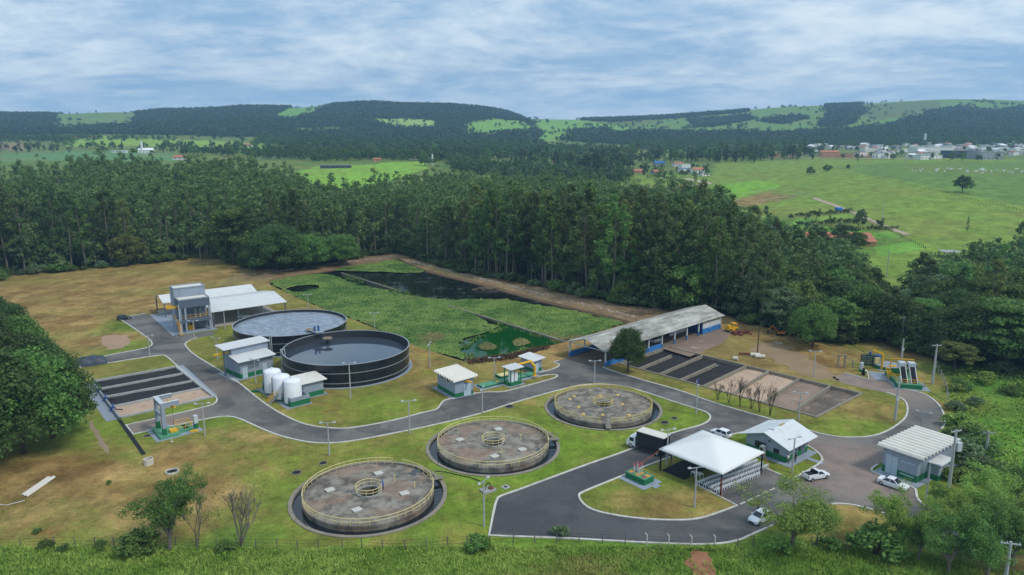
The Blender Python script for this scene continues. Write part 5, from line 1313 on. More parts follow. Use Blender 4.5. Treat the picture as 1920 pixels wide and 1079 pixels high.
MB().box(1.9, 2.2, -.4, yb, h-1.25, h-1.0).obj('hoist_beam', YEL, T); MB().box(1.85, 2.25, yb*.3, yb*.3+.7, h-1.75, h-1.25).obj('hoist', YEL, T); MB().tube((2.05, yb*.3+.3, h-1.75), (2.05, yb*.3+.3, 1.1), .03, n=4).obj('chain', DARK, T)
rail_line(T, 'railing', [(2.5, .2, .5), (lx-1.5, .2, .5), (lx-1.5, 3.0, .5), (2.5, 3.0, .5)], 1.15, YEL, 1.5, .045)
rail_line(T, 'railing', [(2.5, .2, .5), (2.5, 1.3, .5)], 1.15, YEL, 1.0, .045)
MB().box(1.0, 2.3, .1, 1.5, .5, .9).obj('yellow_cover', YEL, T); MB().box(4.2, 5.6, -1.2, -.5, .06, .3).obj('yellow_box', YEL, T)
MB().box(lx-1.0, lx-.3, .3, 1.1, .06, 1.1).obj('panel_base', GRNB, T); MB().box(lx-1.0, lx-.3, .3, 1.1, 1.1, 2.6).obj('control_panel', LAMPM, T)
x, y = at(322, 829); tag(MB().tube((0, 0, 0), (0, 0, .9), .07, n=6).tube((0, 0, 0), (0, 0, .12), .25, n=8).obj('marker_post', KERB, loc=(x, y, 0)), 'short white marker post in the grass before the gantry', 'post')
# ------------------------------------------------------------------ green deck, kiosk and yellow pipe
a = at(905, 729.5); rz = math.atan2(at(1007, 704.5)[1]-a[1], at(1007, 704.5)[0]-a[0]); LX = math.hypot(at(1007, 704.5)[1]-a[1], at(1007, 704.5)[0]-a[0])
T = thing('channel_deck', 'long green-painted channel deck beside the road, between the two huts', 'deck', (*a, 0), rz)
MB().box(-.6, LX+.5, -.9, 3.2, -.05, .06).obj('apron', CONCB, T); MB().box(0, LX*.5, 0, 2.3, .06, .4).box(LX*.5+.01, LX, .2, 2.2, .06, .35).obj('base', GRNB, T)
MB().box(-.02, LX*.5, -.02, 2.32, .4, .45).box(LX*.5+.01, LX+.02, .18, 2.22, .35, .4).obj('deck_top', GRNLIT, T); MB().box(4.2, 5.3, .7, 1.5, .45, .52).obj('yellow_cover', YEL, T)
m = MB(); m.box(LX*.45, LX*.8, 2.6, 5.2, .0, .6).obj('side_channel', GRNB, T); MB().box(LX*.47, LX*.78, 2.8, 5.0, .6, .62).obj('channel_sand', CREAM, T)
a2 = at(957.5, 726); K = thing('sampling_kiosk', 'small open kiosk with white roof and green posts on the channel deck', 'kiosk', (*a2, 0), R(40)); kx = 3.2; ky = 2.4
MB().box(-.6, kx+.7, -.6, ky+.3, -.05, .08).obj('apron', CONCB, K); MB().box(0, kx, 0, ky, .08, .75).obj('base', GRNB, K)
for x in (.1, kx-.1):
    for y in (.1, ky-.1): MB().box(x-.09, x+.09, y-.09, y+.09, .75, 4.0).obj('post', GRNB, K)
flat_roof(K, -.4, kx+.5, -.4, ky+.4, 4.0, 4.15); MB().tube((1.1, 1.2, .75), (1.1, 1.2, 3.2), .65, n=14).obj('vessel', TANKW, K); MB().box(1.9, 2.7, .7, 1.6, .75, 2.7).obj('cabinet', TANKW, K); MB().ball((2.3, 1.1, 2.9), .2, .2, .2).obj('float', YEL, K)
b = at(1002.5, 705, .6); hp = hgt((1002.5, 707), 682)
T = thing('yellow_pipe', 'thick yellow gas pipe rising and bending over the green deck', 'pipe', (*b, .6), rz)
q1 = loc_of(b, rz, at(994.6, 678.5, hp)); q2 = loc_of(b, rz, at(955, 689, hp))
m = MB(); m.tube((0, 0, 0), (0, 0, hp-.9), .28, n=12).tube((0, 0, hp-.9), (q1[0], q1[1], hp-.5), .28, n=12).tube((q1[0], q1[1], hp-.5), (q2[0], q2[1], hp-.55), .26, n=12).ball((0, 0, hp-.9), .3, .3, .3).ball((q1[0], q1[1], hp-.5), .36, .36, .36); m.obj('pipe', YEL, T)
MB().tube((0, 0, -.03), (0, 0, .1), .5, n=12).obj('flange', YEL, T); MB().tube((q2[0], q2[1], -.5), (q2[0], q2[1], hp-.55), .1, n=6).obj('support', GRNB, T)
# ------------------------------------------------------------------ inlet works
a = at(1683, 729); rz = R(-12); T = thing('inlet_works', 'inlet screens with two black belts between yellow railings', 'screening plant', (*a, 0), rz)
MB().box(-.6, 6.6, -.6, 11.2, -.05, .06).box(-3.2, -.6, 5.5, 11, -.05, .05).obj('apron', CONCB, T); MB().box(0, 5.0, 0, 10, .06, 1.0).obj('base', GRNB, T); MB().box(-.02, 5.02, -.02, 10.02, 1.0, 1.05).obj('deck_top', GRNLIT, T)
for x in (1.0, 3.0):
    m = MB(); s0, s1 = Vector((0, 1.2, .9)), Vector((0, 4.2, 4.3)); n = Vector((0, -.75, .66))*.5
    def obx(mb, x0, x1, p, q, t0, t1): 
        u = (Vector(q)-Vector(p)).normalized(); nn = Vector((0, -u.z, u.y)); vs = []
        for xx in (x0, x1): vs += [Vector((xx, p[1], p[2]))+nn*t0, Vector((xx, q[1], q[2]))+nn*t0, Vector((xx, q[1], q[2]))+nn*t1, Vector((xx, p[1], p[2]))+nn*t1]
        mb.add(vs, [(0,1,2,3),(4,7,6,5),(0,4,5,1),(1,5,6,2),(2,6,7,3),(3,7,4,0)])
    obx(m, x, x+1.35, s0, s1, 0, .3); m.obj('screen_frame', GALV, T)
    m = MB(); obx(m, x+.16, x+1.19, s0, s1, .3, .34); m.obj('screen_belt', BLACK, T)
    MB().box(x-.05, x+1.4, 3.6, 5.2, 3.5, 5.0).obj('screen_housing', LAMPM, T, bevel=.1); MB().tube((x+1.5, 4.3, 4.2), (x+1.9, 4.3, 4.2), .22, n=8).obj('motor', BLUE, T)
rail_line(T, 'railing', [(.1, .1, 1.05), (4.9, .1, 1.05), (4.9, 9.9, 1.05), (.1, 9.9, 1.05), (.1, .1, 1.05)], 1.15, YEL, 1.4, .05)
m = MB()
for x in (.1, 4.9): m.box(x-.1, x+.1, 6.8, 7.0, 1.05, 4.8)
m.box(0, 5, 6.8, 7.0, 4.8, 5.0); m.obj('hoist_frame', YEL, T); MB().box(.6, 4.4, 7.6, 7.7, 1.05, 2.4).obj('screen_panel', GRNB, T)
for i in range(3): MB().box(5.3, 6.2, 2+i*1.1, 2.8+i*1.1, .06, .7).obj('cabinet', GALV, T)
x, y = at(1679, 711); T = thing('skip_container', 'yellow open skip container at the mouth of the inlet works', 'skip', (x, y, .03), rz)
m = MB(); b0 = [(-1.6, -.8, .15), (1.2, -.8, .15), (1.2, .8, .15), (-1.6, .8, .15)]; t0 = [(-1.9, -1.0, 1.5), (2.0, -1.0, 1.5), (2.0, 1.0, 1.5), (-1.9, 1.0, 1.5)]; i0 = [(v[0]*.94, v[1]*.9, v[2]) for v in t0]; c0 = [(v[0]*.92, v[1]*.9, .4) for v in b0]
m.add(b0+t0+i0+c0, [(3,2,1,0),(0,1,5,4),(1,2,6,5),(2,3,7,6),(3,0,4,7),(4,5,9,8),(5,6,10,9),(6,7,11,10),(7,4,8,11),(8,9,13,12),(9,10,14,13),(10,11,15,14),(11,8,12,15),(12,13,14,15)]); m.obj('container', YEL, T)
for xx in (-1.2, .8): MB().tube((xx, -.9, .15), (xx, .9, .15), .15, n=8).obj('roller', DARK, T)
# jib crane, round tank, manifold
b = (1653, 694); a = at(*b); hj = hgt(b, 662); T = thing('jib_crane', 'bright yellow jib crane with slanted arm by the round lidded tank', 'crane', (*a, 0), 0)
MB().tube((0, 0, 0), (0, 0, hj-.2), .28, .24, 8).obj('mast', YEL, T); e = loc_of(a, 0, at(1637, 656.5, hj+.6)); MB().tube((0, 0, hj-.3), (e[0], e[1], hj+.6), .26, .22, 4).obj('arm', YEL, T); MB().box(-.9, .9, -.9, .9, -.05, .12).obj('foot_plate', CONCB, T)
MB().box(-1.5, -.3, .2, .9, 1.5, 2.9).obj('control_box', CREAM, T)
x, y = at(1664, 690); T = thing('round_pit', 'round green pit with pale lid and yellow hatch beside the jib crane', 'pit', (x, y, 0), 0)
MB().lathe([(2.9, 0), (2.9, .85)], 36).obj('wall', GRNB, T, smooth=True); MB().lathe([(0, .87), (2.95, .85)], 36).obj('lid', CONCB, T); MB().box(-.3, 1.3, -1.9, -.9, .87, .98).obj('hatch', YEL, T)
x, y = at(1634, 687); T = thing('pipe_manifold', 'dark green and blue stacked pipe manifold left of the jib crane', 'manifold', (x, y, 0), R(-8)); m = MB()
for i in range(5): m.tube((-2.6, 0, .5+i*.55), (.4, 0, .5+i*.55), .22, n=8)
for x_ in (-2.5, -1.2, .2): m.tube((x_, .1, 0), (x_, .1, 3.0), .12, n=6)
m.obj('pipe', M('deep_teal_paint', S(22, 66, 70), .5, .15, 1), T); MB().tube((1.3, 0, .3), (1.3, 0, 2.9), .75, n=14).tube((1.3, 0, 1.3), (1.3, 0, 1.45), .85, n=14).tube((1.3, 0, 2.1), (1.3, 0, 2.25), .85, n=14).obj('drum', BLUE, T); MB().ball((-.6, 0, 3.3), .35, .35, .5).obj('valve', BLUE, T)
x, y = at(1614.5, 697); T = thing('grey_dosing_pot', 'grey capped cylinder with green foot beside the driveway kerb', 'cylinder', (x, y, 0)); MB().tube((0, 0, .6), (0, 0, 2.2), .42, n=12).ball((0, 0, 2.2), .42, .42, .15).obj('body', LAMPM, T); MB().tube((0, 0, 0), (0, 0, .6), .55, n=12).obj('foot', GRNB, T)
x, y = at(1618.5, 704); T = thing('upright_pump', 'dark upright pump on the lawn corner beside the driveway kerb', 'pump', (x, y, 0)); MB().tube((0, 0, 0), (0, 0, .9), .42, n=10).tube((0, 0, .9), (0, 0, 1.6), .28, n=10).ball((0, 0, 1.6), .3, .3, .2).obj('body', DARK, T); MB().tube((0, 0, 1.2), (.7, 0, 1.2), .12, n=6).obj('outlet', GALV, T)
x, y = at(1582, 690); T = thing('ruined_gate', 'old broken concrete post frame over a weedy hollow', 'frame', (x, y, 0), R(5))
for xx in (-1.5, .1): MB().box(xx-.16, xx+.16, -.16, .16, 0, 3.0).obj('post', CONCO, T)
MB().box(-1.75, .35, -.2, .2, 3.0, 3.3).obj('beam', CONCO, T); MB().tube((.3, 0, 2.6), (2.6, .2, 1.5), .14, n=4).obj('brace', CONCO, T); MB().box(2.1, 2.4, -.15, .15, 0, 1.6).obj('stub_post', CONCO, T)
# ------------------------------------------------------------------ pond
EARTH = M('earth_bank', S(124, 98, 74), .95, .3, .3, dirt=S(88, 72, 54), bump=.4)
m = MB(); n = len(POND); cxp = sum(p[0] for p in POND)/n; cyp = sum(p[1] for p in POND)/n
m2 = []
for i in range(n):
    a, b = Vector(POND[i]), Vector(POND[(i+1) % n]); ca = Vector((cxp, cyp))
    ia, ib = a+(ca-a).normalized()*1.6, b+(ca-b).normalized()*1.6
    m.add([(*a, .05), (*b, .05), (*ib, -1.1), (*ia, -1.1)], [(0, 1, 2, 3)])
tag(m.obj('pond_bank', EARTH), kind='structure')
GW = rounded([(868,640),(905,628),(945,612),(915,600),(890,588,1),(960,612,1),(1058,643,1),(1000,655),(960,667),(910,675),(878,677),(862,660)], z=-.6)
def pond_mat():
    t = NT('weedy_pond_water'); p = t.pos(); n1 = t.noise(p, .10, 6, .68, stretch=(1, 1.8, 1)); n2 = t.noise(p, .35, 6, .7, w=2, stretch=(1.6, .8, 1)); f = t.noise(p, 1.1, 4, .6, w=3)
    s = t.math('ADD', t.math('MULTIPLY', n1, .6), t.math('MULTIPLY', n2, .4)); k = t.rng(s, .50, .64)
    c = t.mix(k, S(17, 22, 20), S(58, 68, 70)); r = t.rng(k, 0, 1, .06, .32)
    t.bsdf(c, r, 0, t.bump(f, .15, .05), .5); return t.m
POND0 = [at(p[0], p[1]) for p in [(495,529),(745,484),(1184,604),(1062,641),(870,678),(587,572)]]
sheet('pond_water', POND, [], 0, pond_mat(), z=-.62); sheet('algae_water', GW, [], 0, WGREEN, z=-.60)
def plants_mat(name, a, b, c3, brown, v0=.62, v1=1.4):
    t = NT(name); p = t.pos(); ri = t.n('ShaderNodeNewGeometry').outputs['Random Per Island']
    c = t.mix(t.rng(t.math('ADD', t.math('MULTIPLY', t.noise(p, .25, 5, .65), .5), t.math('MULTIPLY', t.noise(p, .07, 4, .6, w=9), .5)), .4, .6), a, b); c = t.mix(t.rng(t.noise(p, 1.3, 4, .7, w=1), .5, .75, 0, .7), c, c3)
    c = t.mix(t.rng(t.noise(p, .06, 4, .6, w=5, stretch=(.7, 1.2, 1)), .58, .68, 0, .7), c, brown)
    f = t.rng(ri, 0, 1, v0, v1, False); g = t.n('ShaderNodeCombineColor'); [t.L(f, g.inputs[i]) for i in range(3)]
    c = t.mix(1., c, g.outputs[0], 'MULTIPLY'); t.bsdf(c, .75, 0, t.bump(t.noise(p, 2.5, 4, .7), .8, .3), .15); return t.m
WEED = plants_mat('aquatic_weed', S(72, 106, 46), S(120, 142, 70), S(58, 92, 42), S(132, 112, 76), .85, 1.15)
ISLE = plants_mat('islet_weed', S(92, 98, 56), S(116, 112, 66), S(70, 82, 44), S(122, 104, 72))
def tuft_mesh(name, pts, h, w, blades, mat, lean=.5):
    """leafy tufts: blades of grass / leaves standing around each point, one merged sheet of greenery"""
    n = len(pts); P_ = np.repeat(np.asarray(pts), blades, 0); k = len(P_)
    a = RNG.uniform(0, 2*np.pi, k); hh = h*RNG.uniform(.5, 1.25, k); ww = w*RNG.uniform(.6, 1.3, k); ln = lean*RNG.uniform(.2, 1.2, k)*hh
    d = np.column_stack([np.cos(a), np.sin(a), np.zeros(k)]); s = np.column_stack([-np.sin(a), np.cos(a), np.zeros(k)])
    base = P_+d*RNG.uniform(0, 1, (k, 1))*w*1.5
    v0 = base-s*ww[:, None]*.5; v1 = base+s*ww[:, None]*.5; up = np.zeros((k, 3)); up[:, 2] = hh
    v2 = base+d*ln[:, None]+up+s*ww[:, None]*.28; v3 = base+d*ln[:, None]+up-s*ww[:, None]*.28
    V = np.stack([v0, v1, v2, v3], 1).reshape(-1, 3); return np_mesh(name, V, np.arange(4*k).reshape(-1, 4), mat)
def stuff(name, me, kind='stuff', label=None):
    o = bpy.data.objects.new(name, me); COL.objects.link(o); o['kind'] = kind
    return o
def scatter(poly, step, zf, jit=.5, holes=(), dens=None):
    xs = [p[0] for p in poly]; ys = [p[1] for p in poly]
    gx, gy = np.meshgrid(np.arange(min(xs), max(xs), step), np.arange(min(ys), max(ys), step)); gx = (gx+RNG.uniform(-jit, jit, gx.shape)*step).ravel(); gy = (gy+RNG.uniform(-jit, jit, gy.shape)*step).ravel()
    m = inpoly(gx, gy, poly)
    for h in holes: m &= ~inpoly(gx, gy, h)
    if dens is not None: m &= RNG.random(len(gx)) < dens(gx, gy)
    return np.column_stack([gx[m], gy[m], zf(gx[m], gy[m])])
WV = [rounded([(622,505),(680,496),(725,488),(752,488),(790,505),(800,511),(750,512),(690,509),(640,509)], z=-.3),
      rounded([(499,528),(540,518),(590,512),(625,516),(640,524),(665,532),(700,540),(745,549),(792,559),(850,563),(900,560),(950,562),(1000,570),(1060,580),(1120,592),(1180,604),(1120,622),(1064,640),(1010,626),(962,610),(905,592),(884,588),(915,603),(940,614),(905,626),(868,634),(862,650),(868,664),(876,676),(838,668),(770,645),(705,616),(652,594),(587,571),(537,548)], z=-.3),
      rounded([(892,648),(905,642),(925,643),(934,650),(920,656),(900,656)], z=-.3), rounded([(960,638),(975,632),(990,636),(994,644),(975,648),(962,645)], z=-.3)]
POOL = rounded([(532,541),(560,536),(590,534),(602,539),(585,545),(550,547)], z=-.3)
zw = lambda x, y: -.38+.55*np.maximum(vnoise(x, y, 1/2.6, 31, 3)+.12, -.3)+.5*(vnoise(x, y, 1/14., 33, 2))
for i, wv in enumerate(WV):
    wv = rough(wv, .8 if i < 2 else .3); o = sheet('aquatic_weed', wv, [rough(POOL, .4)] if i == 1 else [], .75, WEED if i < 2 else ISLE, zf=zw, kind='stuff', smooth=True)
    p = scatter(wv, .95, zw, holes=[POOL] if i == 1 else []); stuff('aquatic_leaves', tuft_mesh('aquatic_leaves', p, .24, .16, 5, WEED if i < 2 else ISLE, 1.0))
# sparse weed along the divider
gp = rounded([(640,512),(700,528),(760,545),(800,558),(770,556),(700,540),(650,526)], z=-.3); p = scatter(gp, 1.0, lambda x, y: -.55+0*x, dens=lambda x, y: (vnoise(x, y, 1/5., 41, 2) > .0)*.8); stuff('aquatic_leaves', tuft_mesh('aquatic_leaves', p, .5, .35, 5, WEED, .8))
m = MB(); A_, B_ = at(640, 512, -.4), at(1060, 642, -.4)
wallseg(m, A_, lerp2(A_, B_, .36), .5, -1.2, -.25); o = m.obj('divider_wall', CONCO); tag(o, 'far stretch of the low concrete divider crossing the dark pond', 'wall', 'pond dividers')
m = MB(); wallseg(m, lerp2(A_, B_, .585), B_, .6, -1.2, -.1); o = m.obj('divider_wall', CONCO); tag(o, 'near stretch of the low concrete divider beside the green algae water', 'wall', 'pond dividers')
p = scatter(GW, .5, lambda x, y: -.6+0*x, dens=lambda x, y: np.clip(1.1-segdist(x, y, GW)/3.0, 0, 1)*(vnoise(x, y, 1/2.5, 43, 2) > -.05)*.8); stuff('aquatic_leaves', tuft_mesh('aquatic_leaves', p, .35, .25, 5, WEED, 1.0))
# fallen branches at the far bank
x, y = at(905, 541); m = MB()
for i in range(7): m.path([(random.uniform(-5, 5), random.uniform(-1.5, 1.5), -.5), (random.uniform(-3, 6), random.uniform(-1, 3), random.uniform(-.2, .5)), (random.uniform(0, 9), random.uniform(0, 4), random.uniform(-.3, .6))], .12, 5)
tag(m.obj('fallen_tree', RUSTD, loc=(x, y, 0)), 'bare fallen tree lying from the far bank into the dark pond water', 'fallen tree')
x, y = at(1205, 590); m = MB()
for i in range(60):
    a = random.uniform(0, 6.28); r = random.uniform(0, 5); L = random.uniform(1.5, 5); b = random.uniform(0, 6.28); z = random.uniform(0, 1.2)
    m.tube((r*1.4*math.cos(a), r*.7*math.sin(a), z), (r*1.4*math.cos(a)+L*math.cos(b), r*.7*math.sin(a)+L*math.sin(b)*.7, z+random.uniform(-.2, 1.3)), .09, .04, 4)
tag(m.obj('brush_pile', M('dead_branches', S(110, 92, 78), .95, .3, 1), loc=(x, y, 0)), 'heap of dead grey branches behind the old shed roof', 'brush pile')
# stones on the far bank, dead weed on the near one
STONE = M('pale_stone', S(176, 164, 150), .9, .25, .8)
m = MB()
for A_, B_, n in (((480,514),(740,480),130), ((770,490),(1190,594),320)):
    for i in range(n):
        f = random.random(); q = lerp2(at(*A_), at(*B_), f); s = random.uniform(.12, .38); px_off = random.gauss(0, .9)
        m.ball((q[0]+px_off, q[1]-.6+random.gauss(0, .9), .02), s*1.4, s, s*.7, 6, 3, jit=.3)
stuff('bank_rubble', m.mesh('bank_rubble', STONE))
DEAD = plants_mat('dead_weed', S(104, 82, 62), S(84, 66, 50), S(62, 52, 42), S(120, 100, 74))
p = scatter(P([(872,676),(960,664),(1010,652),(1030,648),(1030,654),(960,674),(880,684)]), .55, lambda x, y: 0*x); stuff('dead_weed', tuft_mesh('dead_weed', p, .45, .3, 5, DEAD, 1.0))

# ------------------------------------------------------------------ fences
def fence_px(label, px_list, mat, h, wires_n=3, bent=False, group='wire fences', r=.07, name='wire_fence', hs=None):
    p0 = at(*px_list[0]); T = thing(name, label, 'fence', (*p0, 0), 0, group)
    pm = MB().tube((0, 0, -.1), (0, 0, h), r, n=6)
    if bent: pm.tube((0, 0, h), (-.25, .15, h+.35), r*.9, n=6)
    me = pm.mesh('post', mat); pts = [at(*q) for q in px_list]
    for q in pts:
        o = bpy.data.objects.new('post', me); link(o, T); o.location = (q[0]-p0[0], q[1]-p0[1], 0); o.rotation_euler = (random.uniform(-.06, .06), random.uniform(-.06, .06), random.uniform(0, .5))
    m = MB()
    for k in range(wires_n):
        for a, b in zip(pts[:-1], pts[1:]): m.tube((a[0]-p0[0], a[1]-p0[1], h*(.3+.3*k)), (b[0]-p0[0], b[1]-p0[1], h*(.3+.3*k)), .012, n=4)
    m.obj('wire', DARK, T); return T
POSTW = M('weathered_post', S(104, 104, 100), .9, .25, 1)
fence_px('dark-posted wire fence across the foreground, behind the long grass', [(-60,1032),(-10,1031),(40,1028),(102,1026),(142,1026),(178,1027),(215,1027),(262,1029),(330,1027),(370,1030),(407,1030),(443,1029),(480,1030),(520,1030),(558,1032),(598,1030),(641,1030),(679,1028),(718,1031),(759,1031),(799,1029),(839,1025),(876,1024),(918,1024),(962,1022),(1003,1018),(1044,1019),(1086,1018),(1130,1020),(1172,1021)], POSTW, 1.55)
fence_px('short run of white bent concrete fence posts by the lower kerb', [(1213,1023),(1253,1025),(1296,1026),(1339,1026)], KERB, 1.5, bent=True, r=.09)
fence_px('wire fence under the foreground trees on the dry verge', [(1382,1027),(1412,1024),(1460,1028),(1520,1026),(1586,1024),(1640,1030)], POSTW, 1.6)
fence_px('leaning row of pale concrete posts beside the green field', [(1756,690),(1760,698),(1764,706),(1767,714),(1770,722),(1773,731),(1775,740),(1777,750)], POLE, 1.7, r=.1)
# ------------------------------------------------------------------ people
SKIN = M('skin', S(150, 108, 84), .6, .05, 1); HAIR = M('hair', S(26, 22, 20), .8, .1, 1); SHOE = M('shoes', S(30, 28, 28), .6, .1, 1)
def person(label, loc, rz, shirt, trousers, pose='stand', sleeves=False, hat=None, held=None):
    T = thing('person', label, 'person', loc, rz, 'people on the plant')
    ln = {'stand': 0, 'lean': .14, 'walk': .05}[pose]
    J = {}; hip = Vector((0, 0, .92)); J['pelvis'] = (hip, .145)
    fw = lambda z: Vector((0, math.sin(ln)*z, math.cos(ln)*z))
    J['waist'] = (hip+fw(.18), .135); J['chest'] = (hip+fw(.40), .165); J['neck'] = (hip+fw(.56), .062); J['head'] = (hip+fw(.66)+Vector((0, .02, 0)), .095); J['crown'] = (hip+fw(.78)+Vector((0, .01, 0)), .085)
    E_ = [('pelvis', 'waist'), ('waist', 'chest'), ('chest', 'neck'), ('neck', 'head'), ('head', 'crown')]
    for s, k in ((-1, 'l'), (1, 'r')):
        st = .16*s if pose == 'walk' else 0
        J['hip'+k] = (hip+Vector((s*.09, 0, -.05)), .105); J['knee'+k] = (Vector((s*.10, .03+st, .50)), .07); J['ank'+k] = (Vector((s*.11, st*1.6, .09)), .047); J['toe'+k] = (Vector((s*.125, .17+st*1.6, .04)), .04)
        sh = hip+fw(.5); J['sh'+k] = (sh+Vector((s*.17, 0, 0)), .065)
        if pose == 'lean': el, wr = sh+Vector((s*.21, .22, -.2)), sh+Vector((s*.15, .45, -.18))
        else: el, wr = sh+Vector((s*.23, .01, -.29)), sh+Vector((s*.21, .12, -.53))
        J['el'+k] = (el, .045); J['wr'+k] = (wr, .033); J['hd'+k] = (wr+(wr-el).normalized()*.09, .036)
        E_ += [('pelvis', 'hip'+k), ('hip'+k, 'knee'+k), ('knee'+k, 'ank'+k), ('ank'+k, 'toe'+k), ('chest', 'sh'+k), ('sh'+k, 'el'+k), ('el'+k, 'wr'+k), ('wr'+k, 'hd'+k)]
        for q in range(5):
            d = (wr-el).normalized(); off = Vector((s*.006, .022*(q-2), 0)); L_ = (.055, .07, .078, .07, .055)[q]
            if q == 4: off = Vector((-s*.02, .035, .02)); 
            J[f'f{q}{k}'] = (J['hd'+k][0]+d*L_+off+Vector((0, .012, -.01)), .009); E_.append(('hd'+k, f'f{q}{k}'))
    names = list(J); me = bpy.data.meshes.new('body'); me.from_pydata([J[n][0] for n in names], [(names.index(a), names.index(b)) for a, b in E_], [])
    o = bpy.data.objects.new('body', me); COL.objects.link(o); sk = o.modifiers.new('skin', 'SKIN'); sv = me.skin_vertices[0].data
    for i, n in enumerate(names): sv[i].radius = (J[n][1], J[n][1]*(.72 if n in ('chest', 'waist', 'pelvis') else 1)); sv[i].use_root = n == 'pelvis'
    o.modifiers.new('sub', 'SUBSURF').levels = 1
    dg = bpy.context.evaluated_depsgraph_get(); me2 = bpy.data.meshes.new_from_object(o.evaluated_get(dg)); bpy.data.objects.remove(o)
    me2.name = 'body'; me2.materials.clear()
    for q in (SKIN, shirt, trousers, SHOE): me2.materials.append(q)
    B_ = [(J[a][0], J[b][0], a+b) for a, b in E_]
    for f in me2.polygons:
        c = f.center; best = min(B_, key=lambda e: ((c-(e[0]+(e[1]-e[0])*max(0, min(1, (c-e[0]).dot(e[1]-e[0])/(e[1]-e[0]).length_squared))))).length)[2]
        if any(w_ in best for w_ in ('pelviship', 'hipl', 'hipr', 'knee')) and 'toe' not in best: f.material_index = 2
        elif 'toe' in best: f.material_index = 3
        elif best.startswith(('pelviswaist', 'waist', 'chestsh')) or best == 'chestneck' and c.z < J['neck'][0].z-.03: f.material_index = 1
        elif best.startswith('sh'): f.material_index = 1
        elif best.startswith('el') and sleeves: f.material_index = 1
        else: f.material_index = 0
        f.use_smooth = True
    b = bpy.data.objects.new('body', me2); link(b, T)
    hp = J['head'][0]; h = MB().ball(hp+Vector((0, -.02, .075)), .103, .112, .085, 12, 8); h.obj('hair' if not hat else 'cap', hat or HAIR, T, smooth=True)
    fc = MB(); 
    for s in (-.035, .035): fc.ball(hp+Vector((s, .092, .02)), .014, .01, .01, 6, 4)
    fc.obj('eyes', HAIR, T); MB().ball(hp+Vector((0, .105, -.012)), .016, .022, .024, 6, 4).obj('nose', SKIN, T); MB().ball(hp+Vector((0, .094, -.05)), .028, .01, .008, 6, 4).obj('mouth', M('lips', S(128, 70, 66), .6), T)
    return T
BLUS = M('blue_work_clothes', S(34, 92, 176), .8, .12, 2); BLUT = M('blue_work_trousers', S(30, 62, 128), .8, .12, 2); WSH = M('white_shirt', S(222, 224, 228), .8, .08, 2); JEAN = M('jeans', S(40, 62, 100), .8, .15, 2); BSH = M('black_shirt', S(28, 28, 32), .8, .1, 2); NSH = M('navy_shirt', S(38, 52, 82), .8, .1, 2)
x, y = at(717, 918, .66); person('person in blue work clothes leaning on the well railing of the front clarifier', (x+.15, y-.1, .65), R(80), BLUS, BLUT, 'lean', True, hat=BLUS)
x, y = at(1477, 870); person('person in white shirt and jeans walking at the corner of the office', (x, y, .1), R(200), WSH, JEAN, 'walk')
x, y = at(1490.5, 868); person('person in navy shirt standing by the office wall behind the lamp post', (x, y, .1), R(150), NSH, SHOE, 'stand')
x, y = at(1420.5, 959); person('person in black shirt and blue jeans standing beside the half-hidden white car', (x, y, .03), R(190), BSH, JEAN, 'stand')
x, y = at(1258, 868); person('person in black standing in shade at the tent corner by the truck', (x, y, .03), R(240), BSH, BSH, 'stand', True)
# ------------------------------------------------------------------ small things on the ground
def ring(label, px, r, h, name='concrete_ring', cat='concrete ring', mat=CONC, n=1, fill=True):
    x, y = at(*px); T = thing(name, label, cat, (x, y, 0))
    m = MB(); 
    for i in range(n): m.lathe([(r-.12, i*h), (r, i*h+.02), (r, (i+1)*h-.03), (r-.12, (i+1)*h-.02), (r-.12, i*h)], 28)
    m.obj('ring', mat, T)
    if fill: MB().lathe([(0, h*.4), (r-.1, h*.4)], 24).obj('core', DARK, T)
    return T
PALEK = M('pale_concrete', S(204, 198, 186), .85, .15, .8, dirt=S(160, 150, 134))
ring('two stacked pale concrete rings in the dry grass below the gantry', (279,871), .78, .55, n=2, mat=PALEK)
ring('wide pale concrete ring sunk in the dry grass behind a sapling', (323,887), 1.05, .45, mat=PALEK)
for px, r, lab in (((276,818), .7, 'round flush manhole in the grass beside the gantry apron'), ((556,887), .85, 'round concrete manhole with earth in it left of the front clarifier'), ((606,869), .75, 'mossy flush manhole at the left rear of the front clarifier'), ((955,763), 1.0, 'brown round manhole between the road kerb and the middle clarifier'), ((1246,793), .9, 'dark stone manhole on the lawn tip right of the railed clarifier'), ((1264,785), .7, 'pale stone manhole on the lawn tip, the upper one of two')):
    ring(lab, px, r, .12, 'manhole', 'manhole', CONCO)
x, y = at(915, 921); T = thing('pump_chamber', 'square concrete chamber with black hoses beside the pointed asphalt end', 'chamber', (x, y, 0), R(35)); MB().box(-1.1, 1.1, -.8, .8, 0, .35).obj('slab', CONC, T); m = MB(); m.path([(-.5, 0, .35), (-.4, 0, 1.1), (.1, .1, 1.5), (.5, 0, 1.1), (.6, 0, .35)], .06, 6); m.path([(-.2, .3, .35), (-.1, .3, 1.2), (.3, .2, 1.3), (.4, .2, .35)], .05, 6); m.obj('hose', DARK, T); MB().box(.1, .8, -.5, .2, .35, .6).obj('cover', RUST, T)
x, y = at(948, 914); T = thing('drain_cover', 'small square drain cover with dark centre right of the hose chamber', 'drain cover', (x, y, 0), R(35)); MB().box(-.6, .6, -.6, .6, 0, .1).obj('frame', CONC, T); MB().lathe([(0, .13), (.28, .12), (.28, .08)], 14).obj('lid', DARK, T)
x, y = at(820, 902); pts = [at(900, 903), at(880, 896), at(860, 892), at(835, 886), at(815, 884)]; tag(MB().path([(p[0]-x, p[1]-y, .05) for p in pts], .09, 6).obj('hose', DARK, loc=(x, y, 0)), 'black hose running over the grass to the front clarifier', 'hose')
